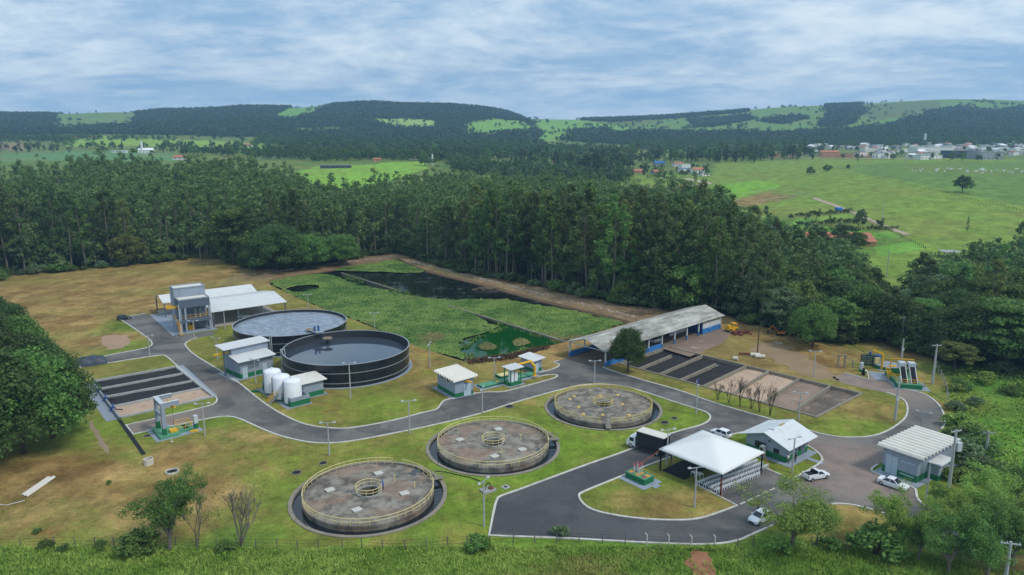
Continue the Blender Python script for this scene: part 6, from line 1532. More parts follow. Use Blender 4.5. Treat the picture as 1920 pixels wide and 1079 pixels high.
# white sheets, pipes, tarpaulin
x, y = at(70, 913); T = thing('roof_sheets', 'two long white roof channels lying on the brown grass', 'roof sheet', (x, y, 0), math.atan2(at(97, 895)[1]-at(45, 931)[1], at(97, 895)[0]-at(45, 931)[0]))
for k, yy in enumerate((-.45, .25)): MB().extr([(yy-.3, .03), (yy-.18, .25), (yy+.18, .25), (yy+.3, .03), (yy+.24, .03), (yy+.15, .2), (yy-.15, .2), (yy-.24, .03)], -3.3+.3*k, 3.3-.2*k).obj('sheet', WHTR, T)
x, y = at(20, 948); tag(MB().path([(-2.6, .3, .05), (-.6, 0, .05), (1.2, 1.4, .05)], .07, 6).obj('bent_pipe', KERB, loc=(x, y, 0)), 'thin bent white pipe on the brown grass at the left edge', 'pipe')
a = at(168, 684); T = thing('covered_heap', 'heap under a dark blue-grey tarpaulin at the end of the side road', 'covered heap', (*a, 0), R(35)); m = MB(); n = 22; k = 12; vs = []
for i in range(n+1):
    for j in range(k+1):
        u, v = i/n*2-1, j/k*2-1; e = max(0, 1-u**4)*max(0, 1-v**4)
        vs.append((u*3.9, v*1.7, max(.03, 1.9*e**.5+.6*mnoise.noise((u*2.6, v*2, .3))*e+.12*mnoise.noise((u*7, v*5, 2.3))*e)))
m.add(vs, [(i*(k+1)+j, (i+1)*(k+1)+j, (i+1)*(k+1)+j+1, i*(k+1)+j+1) for i in range(n) for j in range(k)]); m.obj('tarpaulin', M('blue_grey_tarpaulin', S(60, 70, 84), .5, .3, .7), T, smooth=True)
m = MB(); [m.ball((-5.0+random.uniform(-1, .6), random.uniform(-1.2, 1), .1), random.uniform(.2, .5), .3, .25, 7, 4, jit=.25) for _ in range(12)]; m.obj('rubble', STONE, T)
# pipe and valves by the left beds, apron and drain
q = [at(174, 720), at(213, 773), at(226, 790)]; a = q[0]; T = thing('valve_pipe', 'grey pipe with four blue valves along the left end of the grey beds', 'pipe', (*a, 0))
MB().path([(p[0]-a[0], p[1]-a[1], .6) for p in q], .2, 8).obj('pipe', GALV, T)
for f in (0.03, .36, .66, .98):
    p = lerp2(q[0], q[1], f); o = MB().box(-.35, .35, -.35, .35, .3, 1.0).tube((0, 0, 1.0), (0, 0, 1.5), .09, n=6).obj('valve', BLUE, T, loc=(p[0]-a[0], p[1]-a[1], 0)); MB().lathe([(.1, 1.5), (.34, 1.5), (.34, 1.57), (.1, 1.57)], 12).obj('wheel', BLUE, o)
    d = (Vector(at(240, 773))-Vector(at(213, 773))).normalized(); MB().tube((p[0]-a[0], p[1]-a[1], .5), (p[0]-a[0]+d.x*2, p[1]-a[1]+d.y*2, .4), .12, n=6).obj('branch_pipe', DARK, T)
sheet('concrete_apron', P([(152,722),(172,717),(224,786),(199,791)]), [], 0, CONCB, z=.03)
sheet('concrete_path', P([(331,688),(343,685),(407,742),(402,746)]), [], 0, CONCB, z=.05)
m = MB(); a, b = at(224, 788), at(270, 853); wallseg(m, a, b, .7, -.03, .05); tag(m.obj('drain_channel', DARK), 'long dark open drain running from the grey beds into the dry grass', 'drain')
sheet('dirt_path', rough(P([(165,790),(172,790),(190,820),(207,848),(198,852),(185,830),(170,805)]), .2, .5), [], 0, M('pale_dirt', S(150, 132, 108), .95, .25, .4, bump=.3), z=.03)
def bare_patch(pts, col, nm): sheet(nm, rough(rounded(pts), .55, .5), [], 0, M(nm+'_soil', col, .95, .3, .3, dirt=S(150, 128, 92), bump=.3), z=.034)
bare_patch([(188,632),(215,627),(240,630),(247,645),(230,653),(205,657),(192,648)], S(166, 138, 114), 'bare_soil')
for i, (px, py, a_, lab) in enumerate(((1416,669,.3,'left concrete pipe of the three lying on bare ground'), (1425,672,.35,'concrete pipe lying against its neighbour on bare ground'), (1379,676,-.1,'short concrete pipe alone near the far end of the black beds'))):
    x, y = at(px, py); T = MB().lathe([(.38, -1.2 if i < 2 else -.6), (.5, -1.2 if i < 2 else -.6), (.5, 1.2 if i < 2 else .6), (.38, 1.2 if i < 2 else .6), (.38, -1.2 if i < 2 else -.6)], 18).obj('concrete_pipe', PALEK, loc=(x, y, .5)); T.rotation_euler = (math.pi/2, 0, 1.1+a_); tag(T, lab, 'concrete pipe', 'loose concrete pipes')
x, y = at(1401, 665); m = MB(); [m.tube((random.uniform(-.5, .5), random.uniform(-.8, .8), .1+random.random()*.3), (random.uniform(2, 4), random.uniform(-.8, .8), .1+random.random()*.3), .08, n=5) for _ in range(9)]; tag(m.obj('scrap_pipes', RUST, loc=(x-2, y, 0)), 'rusty pipes in a loose heap beside the pale concrete pipes', 'pipe heap')
x, y = at(1463, 645); m = MB(); [m.ball((random.gauss(0, .7), random.gauss(0, .4), .15), random.uniform(.15, .35), .25, .2, 6, 4, jit=.3) for _ in range(16)]; tag(m.obj('debris_heap', STONE, loc=(x, y, 0)), 'small heap of pale debris on bare earth in front of the excavator', 'debris heap')
sheet('dirt_track', rough(rounded([(1440,640),(1470,646),(1520,672),(1570,705),(1560,716),(1500,700),(1440,672),(1400,655)]), 1.3, .7), [], 0, M('dirt_track_soil', S(146, 122, 94), .95, .3, .2, dirt=S(128, 114, 72), bump=.3), z=.03)
sheet('red_earth', rough(rounded([(1296,1038),(1305,1031),(1316,1034),(1330,1038),(1326,1044),(1341,1052),(1336,1064),(1344,1072),(1330,1085),(1296,1085),(1306,1070),(1298,1062),(1284,1058),(1280,1052),(1292,1047)]), .3, .4), [], 0, M('red_soil', S(150, 104, 76), .95, .25, .4, bump=.3), z=.03)
# ------------------------------------------------------------------ trees
def leaf_mat(name, c1, c2, dry=None, ns=.35):
    t = NT(name); ri = t.n('ShaderNodeNewGeometry').outputs['Random Per Island']; oi = t.n('ShaderNodeObjectInfo').outputs['Random']
    c = t.mix(ri, c1, c2)
    if dry is not None: c = t.mix(t.math('MULTIPLY', t.math('GREATER_THAN', ri, .93), .8), c, dry)
    nz = t.noise(t.objc(), ns, 4, .6); c = t.mix(t.rng(nz, .35, .65, 0, .55), c, (c1[0]*1.5, c1[1]*1.35, c1[2]*1.1, 1))
    hsv = t.n('ShaderNodeHueSaturation'); t.L(c, hsv.inputs['Color']); t.L(t.rng(oi, 0, 1, .47, .505, False), hsv.inputs['Hue']); t.L(t.rng(oi, 0, 1, .85, 1.5, False), hsv.inputs['Value']); hsv.inputs['Saturation'].default_value = .92
    d = t.n('ShaderNodeBsdfPrincipled'); t.L(hsv.outputs[0], d.inputs['Base Color']); d.inputs['Roughness'].default_value = .6; d.inputs['Specular IOR Level'].default_value = .2
    tr = t.n('ShaderNodeBsdfTranslucent'); t.L(hsv.outputs[0], tr.inputs['Color']); mx = t.n('ShaderNodeMixShader'); mx.inputs[0].default_value = .36
    t.L(d.outputs[0], mx.inputs[1]); t.L(tr.outputs[0], mx.inputs[2]); t.L(mx.outputs[0], t.out.inputs[0]); return t.m
LF = {'dark': leaf_mat('leaves_dark', S(50, 76, 36), S(86, 112, 52)), 'euc': leaf_mat('leaves_eucalyptus', S(64, 92, 48), S(108, 130, 68), S(134, 130, 80)), 'olive': leaf_mat('leaves_olive', S(82, 104, 46), S(124, 142, 66), S(140, 140, 78)),
      'mid': leaf_mat('leaves_mid', S(64, 100, 42), S(106, 142, 60)), 'bright': leaf_mat('leaves_bright', S(92, 132, 48), S(146, 172, 76)), 'teal': leaf_mat('leaves_bluegreen', S(70, 98, 62), S(118, 140, 96))}
BARK = M('grey_bark', S(116, 108, 96), .9, .25, 1.2, dirt=S(92, 82, 70)); BARKD = M('dark_bark', S(74, 64, 54), .95, .25, 1.2)
def quads(C, N, s, asp=.6):
    """diamond leaf sprays at C facing N"""
    k = len(C); r = RNG.normal(size=(k, 3)); N = N/np.linalg.norm(N, axis=1)[:, None]; t = np.cross(N, r); t /= np.linalg.norm(t, axis=1)[:, None]+1e-9; b = np.cross(N, t)
    s = s[:, None]; return np.stack([C-t*s, C-b*s*asp, C+t*s, C+b*s*asp], 1).reshape(-1, 3)
def cloud(cc, rr, per, size, flat=.75, up=.35):
    n = len(cc); k = n*per; d = RNG.normal(size=(k, 3)); d /= np.linalg.norm(d, axis=1)[:, None]; rad = RNG.random(k)**.42
    R_ = np.repeat(rr, per); P_ = np.repeat(cc, per, 0)+d*(rad*R_)[:, None]*np.array([1, 1, flat]); N = d*.8+RNG.normal(size=(k, 3))*.6; N[:, 2] += up
    return quads(P_, N, size*RNG.uniform(.6, 1.35, k))
def make_tree(kind, seed, leaf, hd=1.0):
    """-> (trunk mesh, crown mesh, height)"""
    global RNG
    RNG = np.random.default_rng(seed); rnd = random.Random(seed); tm = MB(); cl = []
    if kind == 'euc':
        H = 30; lean = rnd.uniform(-.03, .03); base = rnd.uniform(.2, .38)
        ax = lambda z: Vector((math.sin(z*.13+seed)*.35+lean*z, math.cos(z*.11+seed)*.3, z))
        zs = [0, 5, 10, 15, 20, 25, 29]
        for a, b in zip(zs[:-1], zs[1:]): tm.tube(ax(a), ax(b), .36*(1-a/32), .36*(1-b/32), 7, caps=False)
        NC = int(rnd.choice((32, 38, 44))*hd); sp_ = rnd.uniform(.8, 1.35)
        for i in range(NC):
            f = (i+rnd.random())/NC; z = H*(base+(1-base)*f); w_ = sp_*4.1*math.sin(math.pi*min(1, .16+.84*f)**.9)**.8*rnd.uniform(.35, 1.05)+.3
            a = rnd.uniform(0, 6.28); c = ax(z)+Vector((w_*math.cos(a), w_*math.sin(a), rnd.uniform(-.6, .8))); cl.append((c, rnd.uniform(1.1, 1.9)*(1.0-.25*f)))
            if i % 2 == 0: tm.tube(ax(z-2.2), c, .10, .03, 4, caps=False)
        per, size, flat = 74, .36, .85
    elif kind == 'broad':
        H = 12; R0 = 5.6; hb = rnd.uniform(.22, .32)*H; tm.tube((0, 0, -.2), (0, 0, hb+1), .34, .24, 8, caps=False)
        for i in range(int(54*hd)):
            a = rnd.uniform(0, 6.28); e = rnd.uniform(-.15, 1)**1.0; rr = R0*math.sqrt(max(0, 1-e*e*.92))*rnd.uniform(.45, 1.05); z = hb+1.2+(H-hb-2.6)*max(0, e)*rnd.uniform(.85, 1.08)+(e < 0)*-.8
            c = Vector((rr*math.cos(a), rr*math.sin(a), z)); cl.append((c, rnd.uniform(1.1, 2.0)))
            if i % 4 == 0: tm.tube((0, 0, hb*.8+rnd.random()), c, .14, .04, 5, caps=False)
        per, size, flat = int(78*hd), .32/hd**.55, .75
    elif kind == 'layer':      # open, layered crown
        H = 11; hb = 4.2; R0 = 5.2; tm.tube((0, 0, -.2), (.3, .1, hb), .28, .2, 8, caps=False); tm.tube((.3, .1, hb), (.1, .4, 9.6), .2, .05, 6, caps=False)
        for i in range(int(40*hd)):
            a = rnd.uniform(0, 6.28); lv = rnd.choice((.2, .45, .7, .95)); rr = R0*(1.08-.55*lv)*rnd.uniform(.25, 1.05); c = Vector((rr*math.cos(a), rr*math.sin(a), hb+(H-hb-1)*lv+rnd.uniform(-.4, .4))); cl.append((c, rnd.uniform(.9, 1.7)))
            if i % 3 == 0: tm.tube((.2, .2, hb+(H-hb)*lv*.6), c, .1, .03, 5, caps=False)
        per, size, flat = int(80*hd), .3/hd**.55, .42
    elif kind == 'wispy':      # light feathery foreground tree
        H = 7.5; tm.tube((0, 0, -.2), (.2, 0, 1.6), .2, .16, 8, caps=False)
        for i in range(9):
            a = rnd.uniform(0, 6.28); tip = Vector((3.2*math.cos(a)*rnd.uniform(.4, 1), 3.2*math.sin(a)*rnd.uniform(.4, 1), rnd.uniform(4.2, 7))); mid_ = Vector((.2, 0, 1.5)).lerp(tip, .5)+Vector((0, 0, .5)); tm.tube((.2, 0, 1.3), mid_, .1, .06, 5, caps=False); tm.tube(mid_, tip, .06, .02, 5, caps=False)
            for q in range(int(9*hd)):
                f = rnd.uniform(.35, 1.05); p = mid_.lerp(tip, f) if rnd.random() < .7 else Vector((.2, 0, 1.8)).lerp(mid_, .5+f*.5); cl.append((p+Vector((rnd.gauss(0, .6), rnd.gauss(0, .6), rnd.gauss(0, .45))), rnd.uniform(.45, .95)))
        per, size, flat = 120, .085, .7
    elif kind == 'shrub':
        H = 3
        for i in range(6): a = rnd.uniform(0, 6.28); tm.tube((0, 0, -.1), (.9*math.cos(a), .9*math.sin(a), 1.7), .07, .03, 5, caps=False)
        for i in range(int(18*hd)): a = rnd.uniform(0, 6.28); r = 1.5*rnd.random()**.6; cl.append((Vector((r*math.cos(a), r*math.sin(a), .5+2.0*(1-(r/1.7)**2)*rnd.uniform(.4, 1))), rnd.uniform(.45, .85)))
        per, size, flat = int(60*hd), .19/hd**.5, .85
    elif kind == 'bare':
        H = 7
        def grow(p, d, L, r, k):
            q = p+d*L; tm.tube(p, q, r, r*.62, 5 if k > 2 else 4, caps=False)
            if k > 0:
                for _ in range(3 if k > 1 else 4): grow(p.lerp(q, rnd.uniform(.55, 1)), (d+Vector((rnd.gauss(0, .34), rnd.gauss(0, .34), rnd.uniform(.0, .3)))).normalized(), L*rnd.uniform(.6, .8), max(r*.55, .012), k-1)
        for i in range(rnd.choice((2, 3))): grow(Vector((rnd.uniform(-.1, .1), rnd.uniform(-.1, .1), -.2)), Vector((rnd.uniform(-.3, .3), rnd.uniform(-.3, .3), 1)).normalized(), 2.3, .11, 4)
        cl = [(Vector((rnd.gauss(0, 1.1), rnd.gauss(0, 1.1), rnd.uniform(2.5, 6.5))), .6) for _ in range(14)]; per, size, flat = 7, .11, 1
    tr = tm.mesh('trunk', BARKD if kind in ('broad', 'shrub', 'layer') else BARK); 
    cr = None
    if cl:
        V = cloud(np.array([c for c, _ in cl]), np.array([r for _, r in cl]), per, size, flat); cr = np_mesh('crown', V, np.arange(len(V)).reshape(-1, 4), LF[leaf])
    return tr, cr, H
def tree_thing(name, label, proto, loc, h, rz=None, group=None, wide=1.0, cat='tree'):
    tr, cr, H = proto; T = thing(name, label, cat, loc, random.uniform(0, 6.28) if rz is None else rz, group); s = h/H; T.scale = (s*wide, s*wide, s)
    a = bpy.data.objects.new('trunk', tr); link(a, T)
    if cr is not None: b = bpy.data.objects.new('crown', cr); link(b, T)
    return T
def recol(proto, leaf):
    tr, cr, H = proto; c = cr.copy(); c.materials.clear(); c.materials.append(LF[leaf]); return (tr, c, H)
EUC = [make_tree('euc', 100+i, ['euc', 'mid', 'mid', 'euc', 'dark', 'dark', 'euc'][i]) for i in range(7)]; EUC += [recol(EUC[0], 'olive'), recol(EUC[2], 'mid'), recol(EUC[3], 'dark')]
BRO = [make_tree('broad', 200+i, ['dark', 'mid', 'dark', 'teal'][i]) for i in range(4)]; BRO += [recol(BRO[1], 'dark'), recol(BRO[2], 'olive'), recol(BRO[0], 'mid')]
LAY = [make_tree('layer', 300+i, ['mid', 'dark', 'olive'][i]) for i in range(3)]
SHR = [make_tree('shrub', 400+i, ['dark', 'mid', 'teal'][i]) for i in range(3)]
RNG = np.random.default_rng(5)
TOPR = [(-420,296),(-100,294),(100,296),(300,294),(470,297),(540,312),(580,338),(640,354),(700,352),(780,342),(850,326),(950,331),(1050,338),(1150,346),(1250,353),(1330,352),(1380,384),(1420,416),(1480,448),(1560,462),(1640,478),(1662,540),(1690,520),(1740,492),(1850,474),(1920,446),(2300,440)]
TX, TY = zip(*TOPR)
cand = []
gx, gy = np.meshgrid(np.arange(-330, 330, 5.6), np.arange(160, 560, 5.6)); gx = (gx+RNG.uniform(-2.4, 2.4, gx.shape)).ravel(); gy = (gy+RNG.uniform(-2.4, 2.4, gy.shape)).ravel()
gz = terr(gx, gy); d = gy*CT-(gz-CH)*ST; gpx = 960+F*gx/d; gpy = 539.5-F*(gy*ST+(gz-CH)*CT)/d
ok = in_belt(gpx, gpy) & ~((gpx > 1500) & (gpy < 468)) & (gpx > -260) & (gpx < 2180); DB = np.minimum(segdist(gx, gy, [at(*p) for p in BELT[0]]), segdist(gx, gy, [at(*p) for p in BELT[1]]))
for i in np.nonzero(ok)[0]:
    x, y, z, px = gx[i], gy[i], gz[i], gpx[i]
    hm = zrow(y, np.interp(px, TX, TY)+random.gauss(15, 22))-z
    right = px > 1370; p_euc = .12 if right else (.78 if px > 560 else .55)
    if px > 560 and gpy[i] > np.interp(px, [560, 1300], [492, 600])-2: p_euc *= .4
    if random.random() < p_euc: k, h = 'e', random.uniform(25, 38)
    else: k, h = 'b', random.uniform(9, 17) if not right else random.uniform(10, 17)
    if y < np.interp(px, [0, 480, 700, 1000, 1250], [320, 305, 330, 262, 215])+8 and k == 'b': h *= .72
    if h > hm: h = hm*random.uniform(.9, 1.0)
    if h < 7: continue
    if k == 'e' and h < 15: k = 'b'
    cand.append((y, x, z, px, k, h))
for _ in range(330):       # lower broadleaf trees filling the front of the wood
    i_ = RNG.integers(0, len(BELT[0])); 
    px = random.uniform(-100, 1640); e0 = np.interp(px, [-100,5,140,345,475,605,745,785,960,1165,1360,1440,1640], [545,517,507,484,505,495,474,486,526,571,592,614,634]); x, y = at(px, e0); y2 = y+random.uniform(2, 42); x2 = x*y2/y; z = tz(x2, y2); h = random.uniform(7, 15)*(1 if px < 560 else 1.1)
    cand.append((y2, x2, z, px, 'b', h))
cand.sort()
ne = nb = 0; rest = []
def belt_name(px): return 'left' if px < 560 else ('mid' if px < 1370 else 'right')
ELAB = {'left': 'tall grey-green eucalyptus in the wood behind the mown brown field', 'mid': 'tall slender eucalyptus in the wood behind the weedy pond', 'right': 'tall eucalyptus in the wood behind the bare yard and old shed'}
BLAB = {'left': 'dark broadleaf tree in the wood behind the mown brown field', 'mid': 'dark broadleaf tree low in the wood behind the weedy pond', 'right': 'rounded broadleaf tree in the wood right of the old shed'}
EGRP = {'left': 'eucalyptus behind the brown field', 'mid': 'eucalyptus behind the pond', 'right': 'eucalyptus behind the yard'}; BGRP = {'left': 'broadleaf trees behind the brown field', 'mid': 'broadleaf trees behind the pond', 'right': 'broadleaf trees right of the old shed'}
for y, x, z, px, k, h in cand:
    b = belt_name(px)
    if k == 'e' and ne < 290: ne += 1; tree_thing('eucalyptus_tree', ELAB[b], random.choice(EUC), (x, y, z-.1), h, None, EGRP[b], random.uniform(.85, 1.15)*(30/h)**.35)
    elif k == 'b' and nb < 295: nb += 1; tree_thing('broadleaf_tree', BLAB[b], random.choice(BRO+LAY[:2]), (x, y, z-.1), h, None, BGRP[b], random.uniform(.9, 1.25)*(12/h)**.4)
    else: rest.append((x, y, z, h, k))
print('TREES', len(cand), ne, nb, len(rest))
# deeper rows of the wood: one mass of leaf sprays and stems
if rest:
    cc = []; rr = []; tmb = MB()
    for x, y, z, h, k in rest:
        w_ = 4.2 if k == 'e' else 4.8; z0 = .45*h if k == 'e' else .3*h
        for _ in range(11):
            f = random.random()**.7; a = random.uniform(0, 6.28); r = w_*random.random()**.5*(1-.55*f); cc.append((x+r*math.cos(a), y+r*math.sin(a), z+z0+(h-z0)*f)); rr.append(random.uniform(1.3, 2.2))
        tmb.tube((x, y, z), (x, y, z+h*.8), .3, .12, 5, caps=False)
    V = cloud(np.array(cc), np.array(rr), 26, .62, .8); me = np_mesh('woodland', V, np.arange(len(V)).reshape(-1, 4), LF['euc']); stuff('woodland', me); stuff('woodland_trunks', tmb.mesh('woodland_trunks', BARK))
# shrubs along the front of the wood
edge = [(-60,545),(5,519),(75,514),(140,509),(220,501),(275,496),(345,486)]; edge2 = [(430,494),(475,507),(560,505),(605,496),(667,485),(705,479),(745,475),(785,487),(830,502),(880,514),(960,529),(1047,547),(1165,573),(1230,581),(1360,594)]; edge3 = [(1380,602),(1440,616),(1522,642),(1595,647),(1640,637),(1715,657),(1745,675)]
SLAB_ = ['leafy shrub along the edge of the wood at the brown field', 'leafy shrub on the far bank of the weedy pond', 'leafy shrub along the wood edge behind the bare yard']
for k, ed in enumerate((edge, edge2, edge3)):
    for a, b in zip(ed[:-1], ed[1:]):
        A_, B_ = at(*a), at(*b); L = math.hypot(A_[0]-B_[0], A_[1]-B_[1])
        for i in range(max(1, int(L/3.4))):
            q = lerp2(A_, B_, (i+random.random())/max(1, int(L/3.4))); x, y = q[0]+random.gauss(0, 1), q[1]+random.uniform(.5, 3.5); tree_thing('forest_shrub', SLAB_[k], random.choice(SHR), (x, y, tz(x, y)), random.uniform(2.2, 5.5), None, ['shrubs at the field edge', 'shrubs on the far pond bank', 'shrubs at the yard edge'][k], random.uniform(1.1, 1.5), 'shrub')
# single trees one can pick out
def T1(name, lab, proto, px, top=None, h=None, wide=1.0, group=None, cat='tree', z=0):
    x, y = at(px[0], px[1]); hh = h or max(1.0, hgt(px, top)); return tree_thing(name, lab, proto, (x, y, z), hh, None, group, wide, cat)
HB = [make_tree('broad', 500+i, ['dark', 'dark', 'mid'][i], 2.5) for i in range(3)]; HL = [make_tree('layer', 520+i, ['mid', 'bright', 'olive'][i], 1.7) for i in range(3)]
T1('broadleaf_tree', 'grey-trunked spreading tree at the right rear corner of the brown field', recol(HL[0], 'mid'), (438,497), 388, wide=1.0); T1('broadleaf_tree', 'slim pale-trunked umbrella tree at the left rear of the brown field', recol(LAY[2], 'teal'), (44,511), 440, wide=.8)
T1('broadleaf_tree', 'light olive rounded tree at the forest front beyond the brown field', recol(BRO[0], 'olive'), (240,498), 432, wide=1.0); T1('broadleaf_tree', 'dark green bushy tree left of the pond corner', recol(HB[2], 'dark'), (520,508), 418, wide=1.25); T1('broadleaf_tree', 'green spreading tree at the left pond bank, middle of three', recol(HB[1], 'mid'), (580,504), 436, wide=1.15); T1('broadleaf_tree', 'mid green rounded tree at the left pond bank, nearest the pond apex', recol(HB[0], 'mid'), (640,497), 436, wide=1.15)
T1('broadleaf_tree', 'dark bushy single tree in front of the old shed', recol(HB[0], 'dark'), (1177,699), 611, wide=.72)
T1('broadleaf_tree', 'rounded olive tree with a clear trunk at the rear of the yard', recol(HB[1], 'mid'), (1523,652), 566, wide=.92); T1('broadleaf_tree', 'thin greyish tree beside the excavator', recol(LAY[0], 'teal'), (1462,622), 536, wide=.9)
for i, (bx, by, tp, w_) in enumerate(((100,822,655,.95),(45,850,650,1.0),(-20,880,655,1.05),(62,772,622,.95),(5,790,612,1.0),(38,722,590,.9),(-30,740,578,1.0),(5,668,552,.85),(-45,680,562,1.0),(-30,618,532,.8),(-78,640,545,1.0),(-90,800,600,1.1))):
    T1('broadleaf_tree', 'dense dark broadleaf tree in the row along the left edge', recol(HB[i % 3], ['dark', 'mid', 'dark'][i % 3]) if i < 3 else (HB[i % 3]), (bx, by), tp, wide=w_*.95, group='dark trees at the left edge')
# right side thicket along the field
for i, (bx, by, tp, k, w_) in enumerate(((1730,640,560,'l',1.1),(1775,665,575,'l',1.15),(1830,680,560,'b',1.2),(1880,690,560,'l',1.2),(1930,700,590,'b',1.2),(1800,640,540,'b',1.2),(1860,640,520,'l',1.2),(1915,640,500,'b',1.2),(1745,600,525,'b',1.1),(1690,640,600,'b',1.0),(1665,648,612,'l',.9),(1790,700,640,'l',1.3),(1950,640,500,'b',1.2),(1990,700,560,'b',1.2))):
    T1('broadleaf_tree', 'broad leafy tree in the thicket above the green field', (recol(HL[i % 3], ['mid', 'dark', 'olive'][i % 3]) if k == 'l' else recol(HB[i % 3], ['dark', 'mid', 'dark'][i % 3])), (bx, by), tp, wide=w_, group='thicket trees above the green field')
SAP = [make_tree('bare', 600+i, 'olive') for i in range(3)]; SAPD = []
for tr_, cr_, H_ in SAP:
    t2 = tr_.copy(); t2.materials.clear(); t2.materials.append(BARKD); SAPD.append((t2, cr_, H_))
for i, (bx, by, tp) in enumerate(((1346,751,702),(1366,757,700),(1388,763,698),(1408,767,708),(1424,773,704),(1443,780,712))): T1('bare_sapling', 'thin bare sapling in the row in front of the drying beds', SAPD[i % 3], (bx, by), tp, wide=.7, group='bare saplings by the drying beds')
T1('bare_tree', 'leafless multi-stemmed tree in the left foreground, the fuller one', SAP[0], (452,1023), 880, wide=1.0); T1('bare_tree', 'leafless slender tree in the left foreground beside the leafy one', SAP[1], (370,1026), 890, wide=.7)
WI = [make_tree('wispy', 700+i, ['mid', 'bright', 'dark'][i], 1.5) for i in range(3)]
T1('leafy_tree', 'open leafy tree in the left foreground by the fence', recol(WI[0], 'mid'), (318,1032), 884, wide=1.0); T1('leafy_bush', 'leafy bush at the foot of the left foreground tree', recol(SHR[1], 'mid'), (262,1034), h=3.6, wide=1.4, cat='bush')
T1('leafy_tree', 'feathery round tree in front of the half-hidden white car', recol(WI[1], 'bright'), (1482,1026), 910, wide=1.45); T1('leafy_tree', 'feathery second stem at the edge of the round foreground tree', recol(WI[2], 'mid'), (1530,1022), 935, wide=.9)
for i, (bx, by, tp, k, w_, lab) in enumerate(((1690,1030,915,1,1.0,'wispy bright tree at the kerb of the exit road'),(1640,1040,975,2,1.2,'low dense bush left of the exit road trees'),(1720,1050,960,0,1.0,'leafy tree between the exit road and the long grass'),(1810,1040,925,1,1.05,'bright leafy tree below the annex hut'),(1860,1010,880,1,1.1,'bright yellow-green tree hiding the annex hut'),(1900,1060,930,0,1.1,'leafy tree behind the nearest power pole'),(1780,1075,975,2,1.1,'dark leafy tree at the bottom right corner'),(1850,1085,960,0,1.0,'mid green tree left of the nearest power pole'),(1760,985,915,2,.7,'small dark tree behind the exit road bend'),(1905,945,870,0,1.0,'olive tree at the right edge above the exit road'),(1940,1010,880,2,1.2,'dark tree cut off by the right edge'))):
    pr_ = recol(WI[k], ['mid', 'bright', 'mid'][k]) if i != 1 else recol(SHR[1], 'mid'); T1('leafy_tree' if i != 1 else 'leafy_bush', lab, pr_, (bx, by), tp, wide=w_, cat='tree' if i != 1 else 'bush')
for bx, by, h, leaf, lab in ((190,1030,1.5,'mid','low round bush at the wire fence, left foreground'),(425,1034,2.0,'mid','bush between the two leafless foreground trees'),(895,1030,2.6,'mid','dark green bush at the fence below the tall lamp post'),(912,1031,1.3,'bright','small yellow-green bush beside the dark fence bush'),(1460,1034,2.4,'bright','bright bush right under the round foreground tree'),(1555,1030,2.2,'mid','dense bush right of the round foreground tree'),(205,908,.8,'mid','tiny green tuft in the brown grass'),(70,1000,.9,'mid','small green clump on the left of the brown field'),(1051,1005,1.9,'teal','thin pale sapling at the lower kerb'),(85,1030,1.6,'mid','low bush at the fence near the left edge'),(1240,1034,1.2,'bright','low bright bush behind the white bent posts'),(120,1034,1.2,'dark','small dark bush by the left fence posts')):
    T1('small_bush', lab, recol(SHR[random.randint(0, 2)], leaf), (bx, by), h=h, wide=1.2, cat='bush')
for i, (bx, by, h) in enumerate(((1800,730,3.0),(1830,760,2.2),(1795,800,3.5),(1808,830,4.2),(1790,770,2.6),(1850,720,3.4),(1900,740,3.0),(1880,700,4.0),(1790,735,2.4),(1830,850,4.6),(1800,860,4.6),(1822,815,3.2),(1870,900,3.6),(1840,890,4.0),(1798,905,3.2))):
    T1('field_bush', 'leafy bush at the fence line of the green field', recol(SHR[i % 3], ['mid', 'teal', 'bright'][i % 3]), (bx, by), h=h, wide=1.35, group='bushes along the green field', cat='bush')
# banana-like thicket leaves
BAN = LF['bright']
for i, (bx, by) in enumerate(((1655,640),(1672,646),(1700,655),(1712,648),(1730,664),(1640,636),(1685,640))):
    x, y = at(bx, by); T = thing('banana_plant', 'broad-leaved banana plant at the yard edge near the tall pole', 'plant', (x, y, 0), random.random()*6, 'banana plants at the yard edge'); m = MB(); m.tube((0, 0, 0), (0, 0, 2.2), .16, .1, 6); m.obj('trunk', BARKD, T); m = MB()
    for k in range(9):
        a = k*.7+random.random()*.3; L = random.uniform(2, 3); prev = None
        for s in range(6):
            f = s/5; r = L*f; z = 2.0+1.6*f-1.9*f*f; w_ = .38*math.sin(math.pi*min(.97, f*.9+.08)); c = Vector((r*math.cos(a), r*math.sin(a), z)); o = Vector((-math.sin(a), math.cos(a), -.3))*w_
            cur = (c-o, c+Vector((0, 0, .06)), c+o)
            if prev: m.quad(prev[0], prev[1], cur[1], cur[0]); m.quad(prev[1], prev[2], cur[2], cur[1])
            prev = cur
    m.obj('leaves', BAN, T)
# long grass in the foreground and the field on the right
GRS = plants_mat('long_grass', S(120, 152, 60), S(158, 180, 86), S(92, 128, 50), S(160, 150, 90))
gpoly = P([(-120,1046),(300,1036),(600,1040),(900,1036),(1200,1034),(1420,1030),(1600,1040),(1750,1060),(1950,1100),(1950,1130),(-120,1130)]); RED = P([(1285,1034),(1345,1034),(1350,1095),(1280,1095)])
zg = lambda x, y: .55*np.maximum(vnoise(x, y, 1/4., 51, 3), -.1)
gp2 = P([(-120,1030),(300,1026),(600,1030),(900,1026),(1200,1026),(1420,1026),(1600,1030),(1750,1045),(1950,1080),(1950,1130),(-120,1130)])
fade = lambda x, y: np.clip((91.5-y)/5.0, 0, 1)+.9*vnoise(x, y, 1/1.6, 52, 3)
p = scatter(gp2, .24, zg, holes=[RED], dens=lambda x, y: np.clip(.25+fade(x, y), 0, 1)*(y < 93))
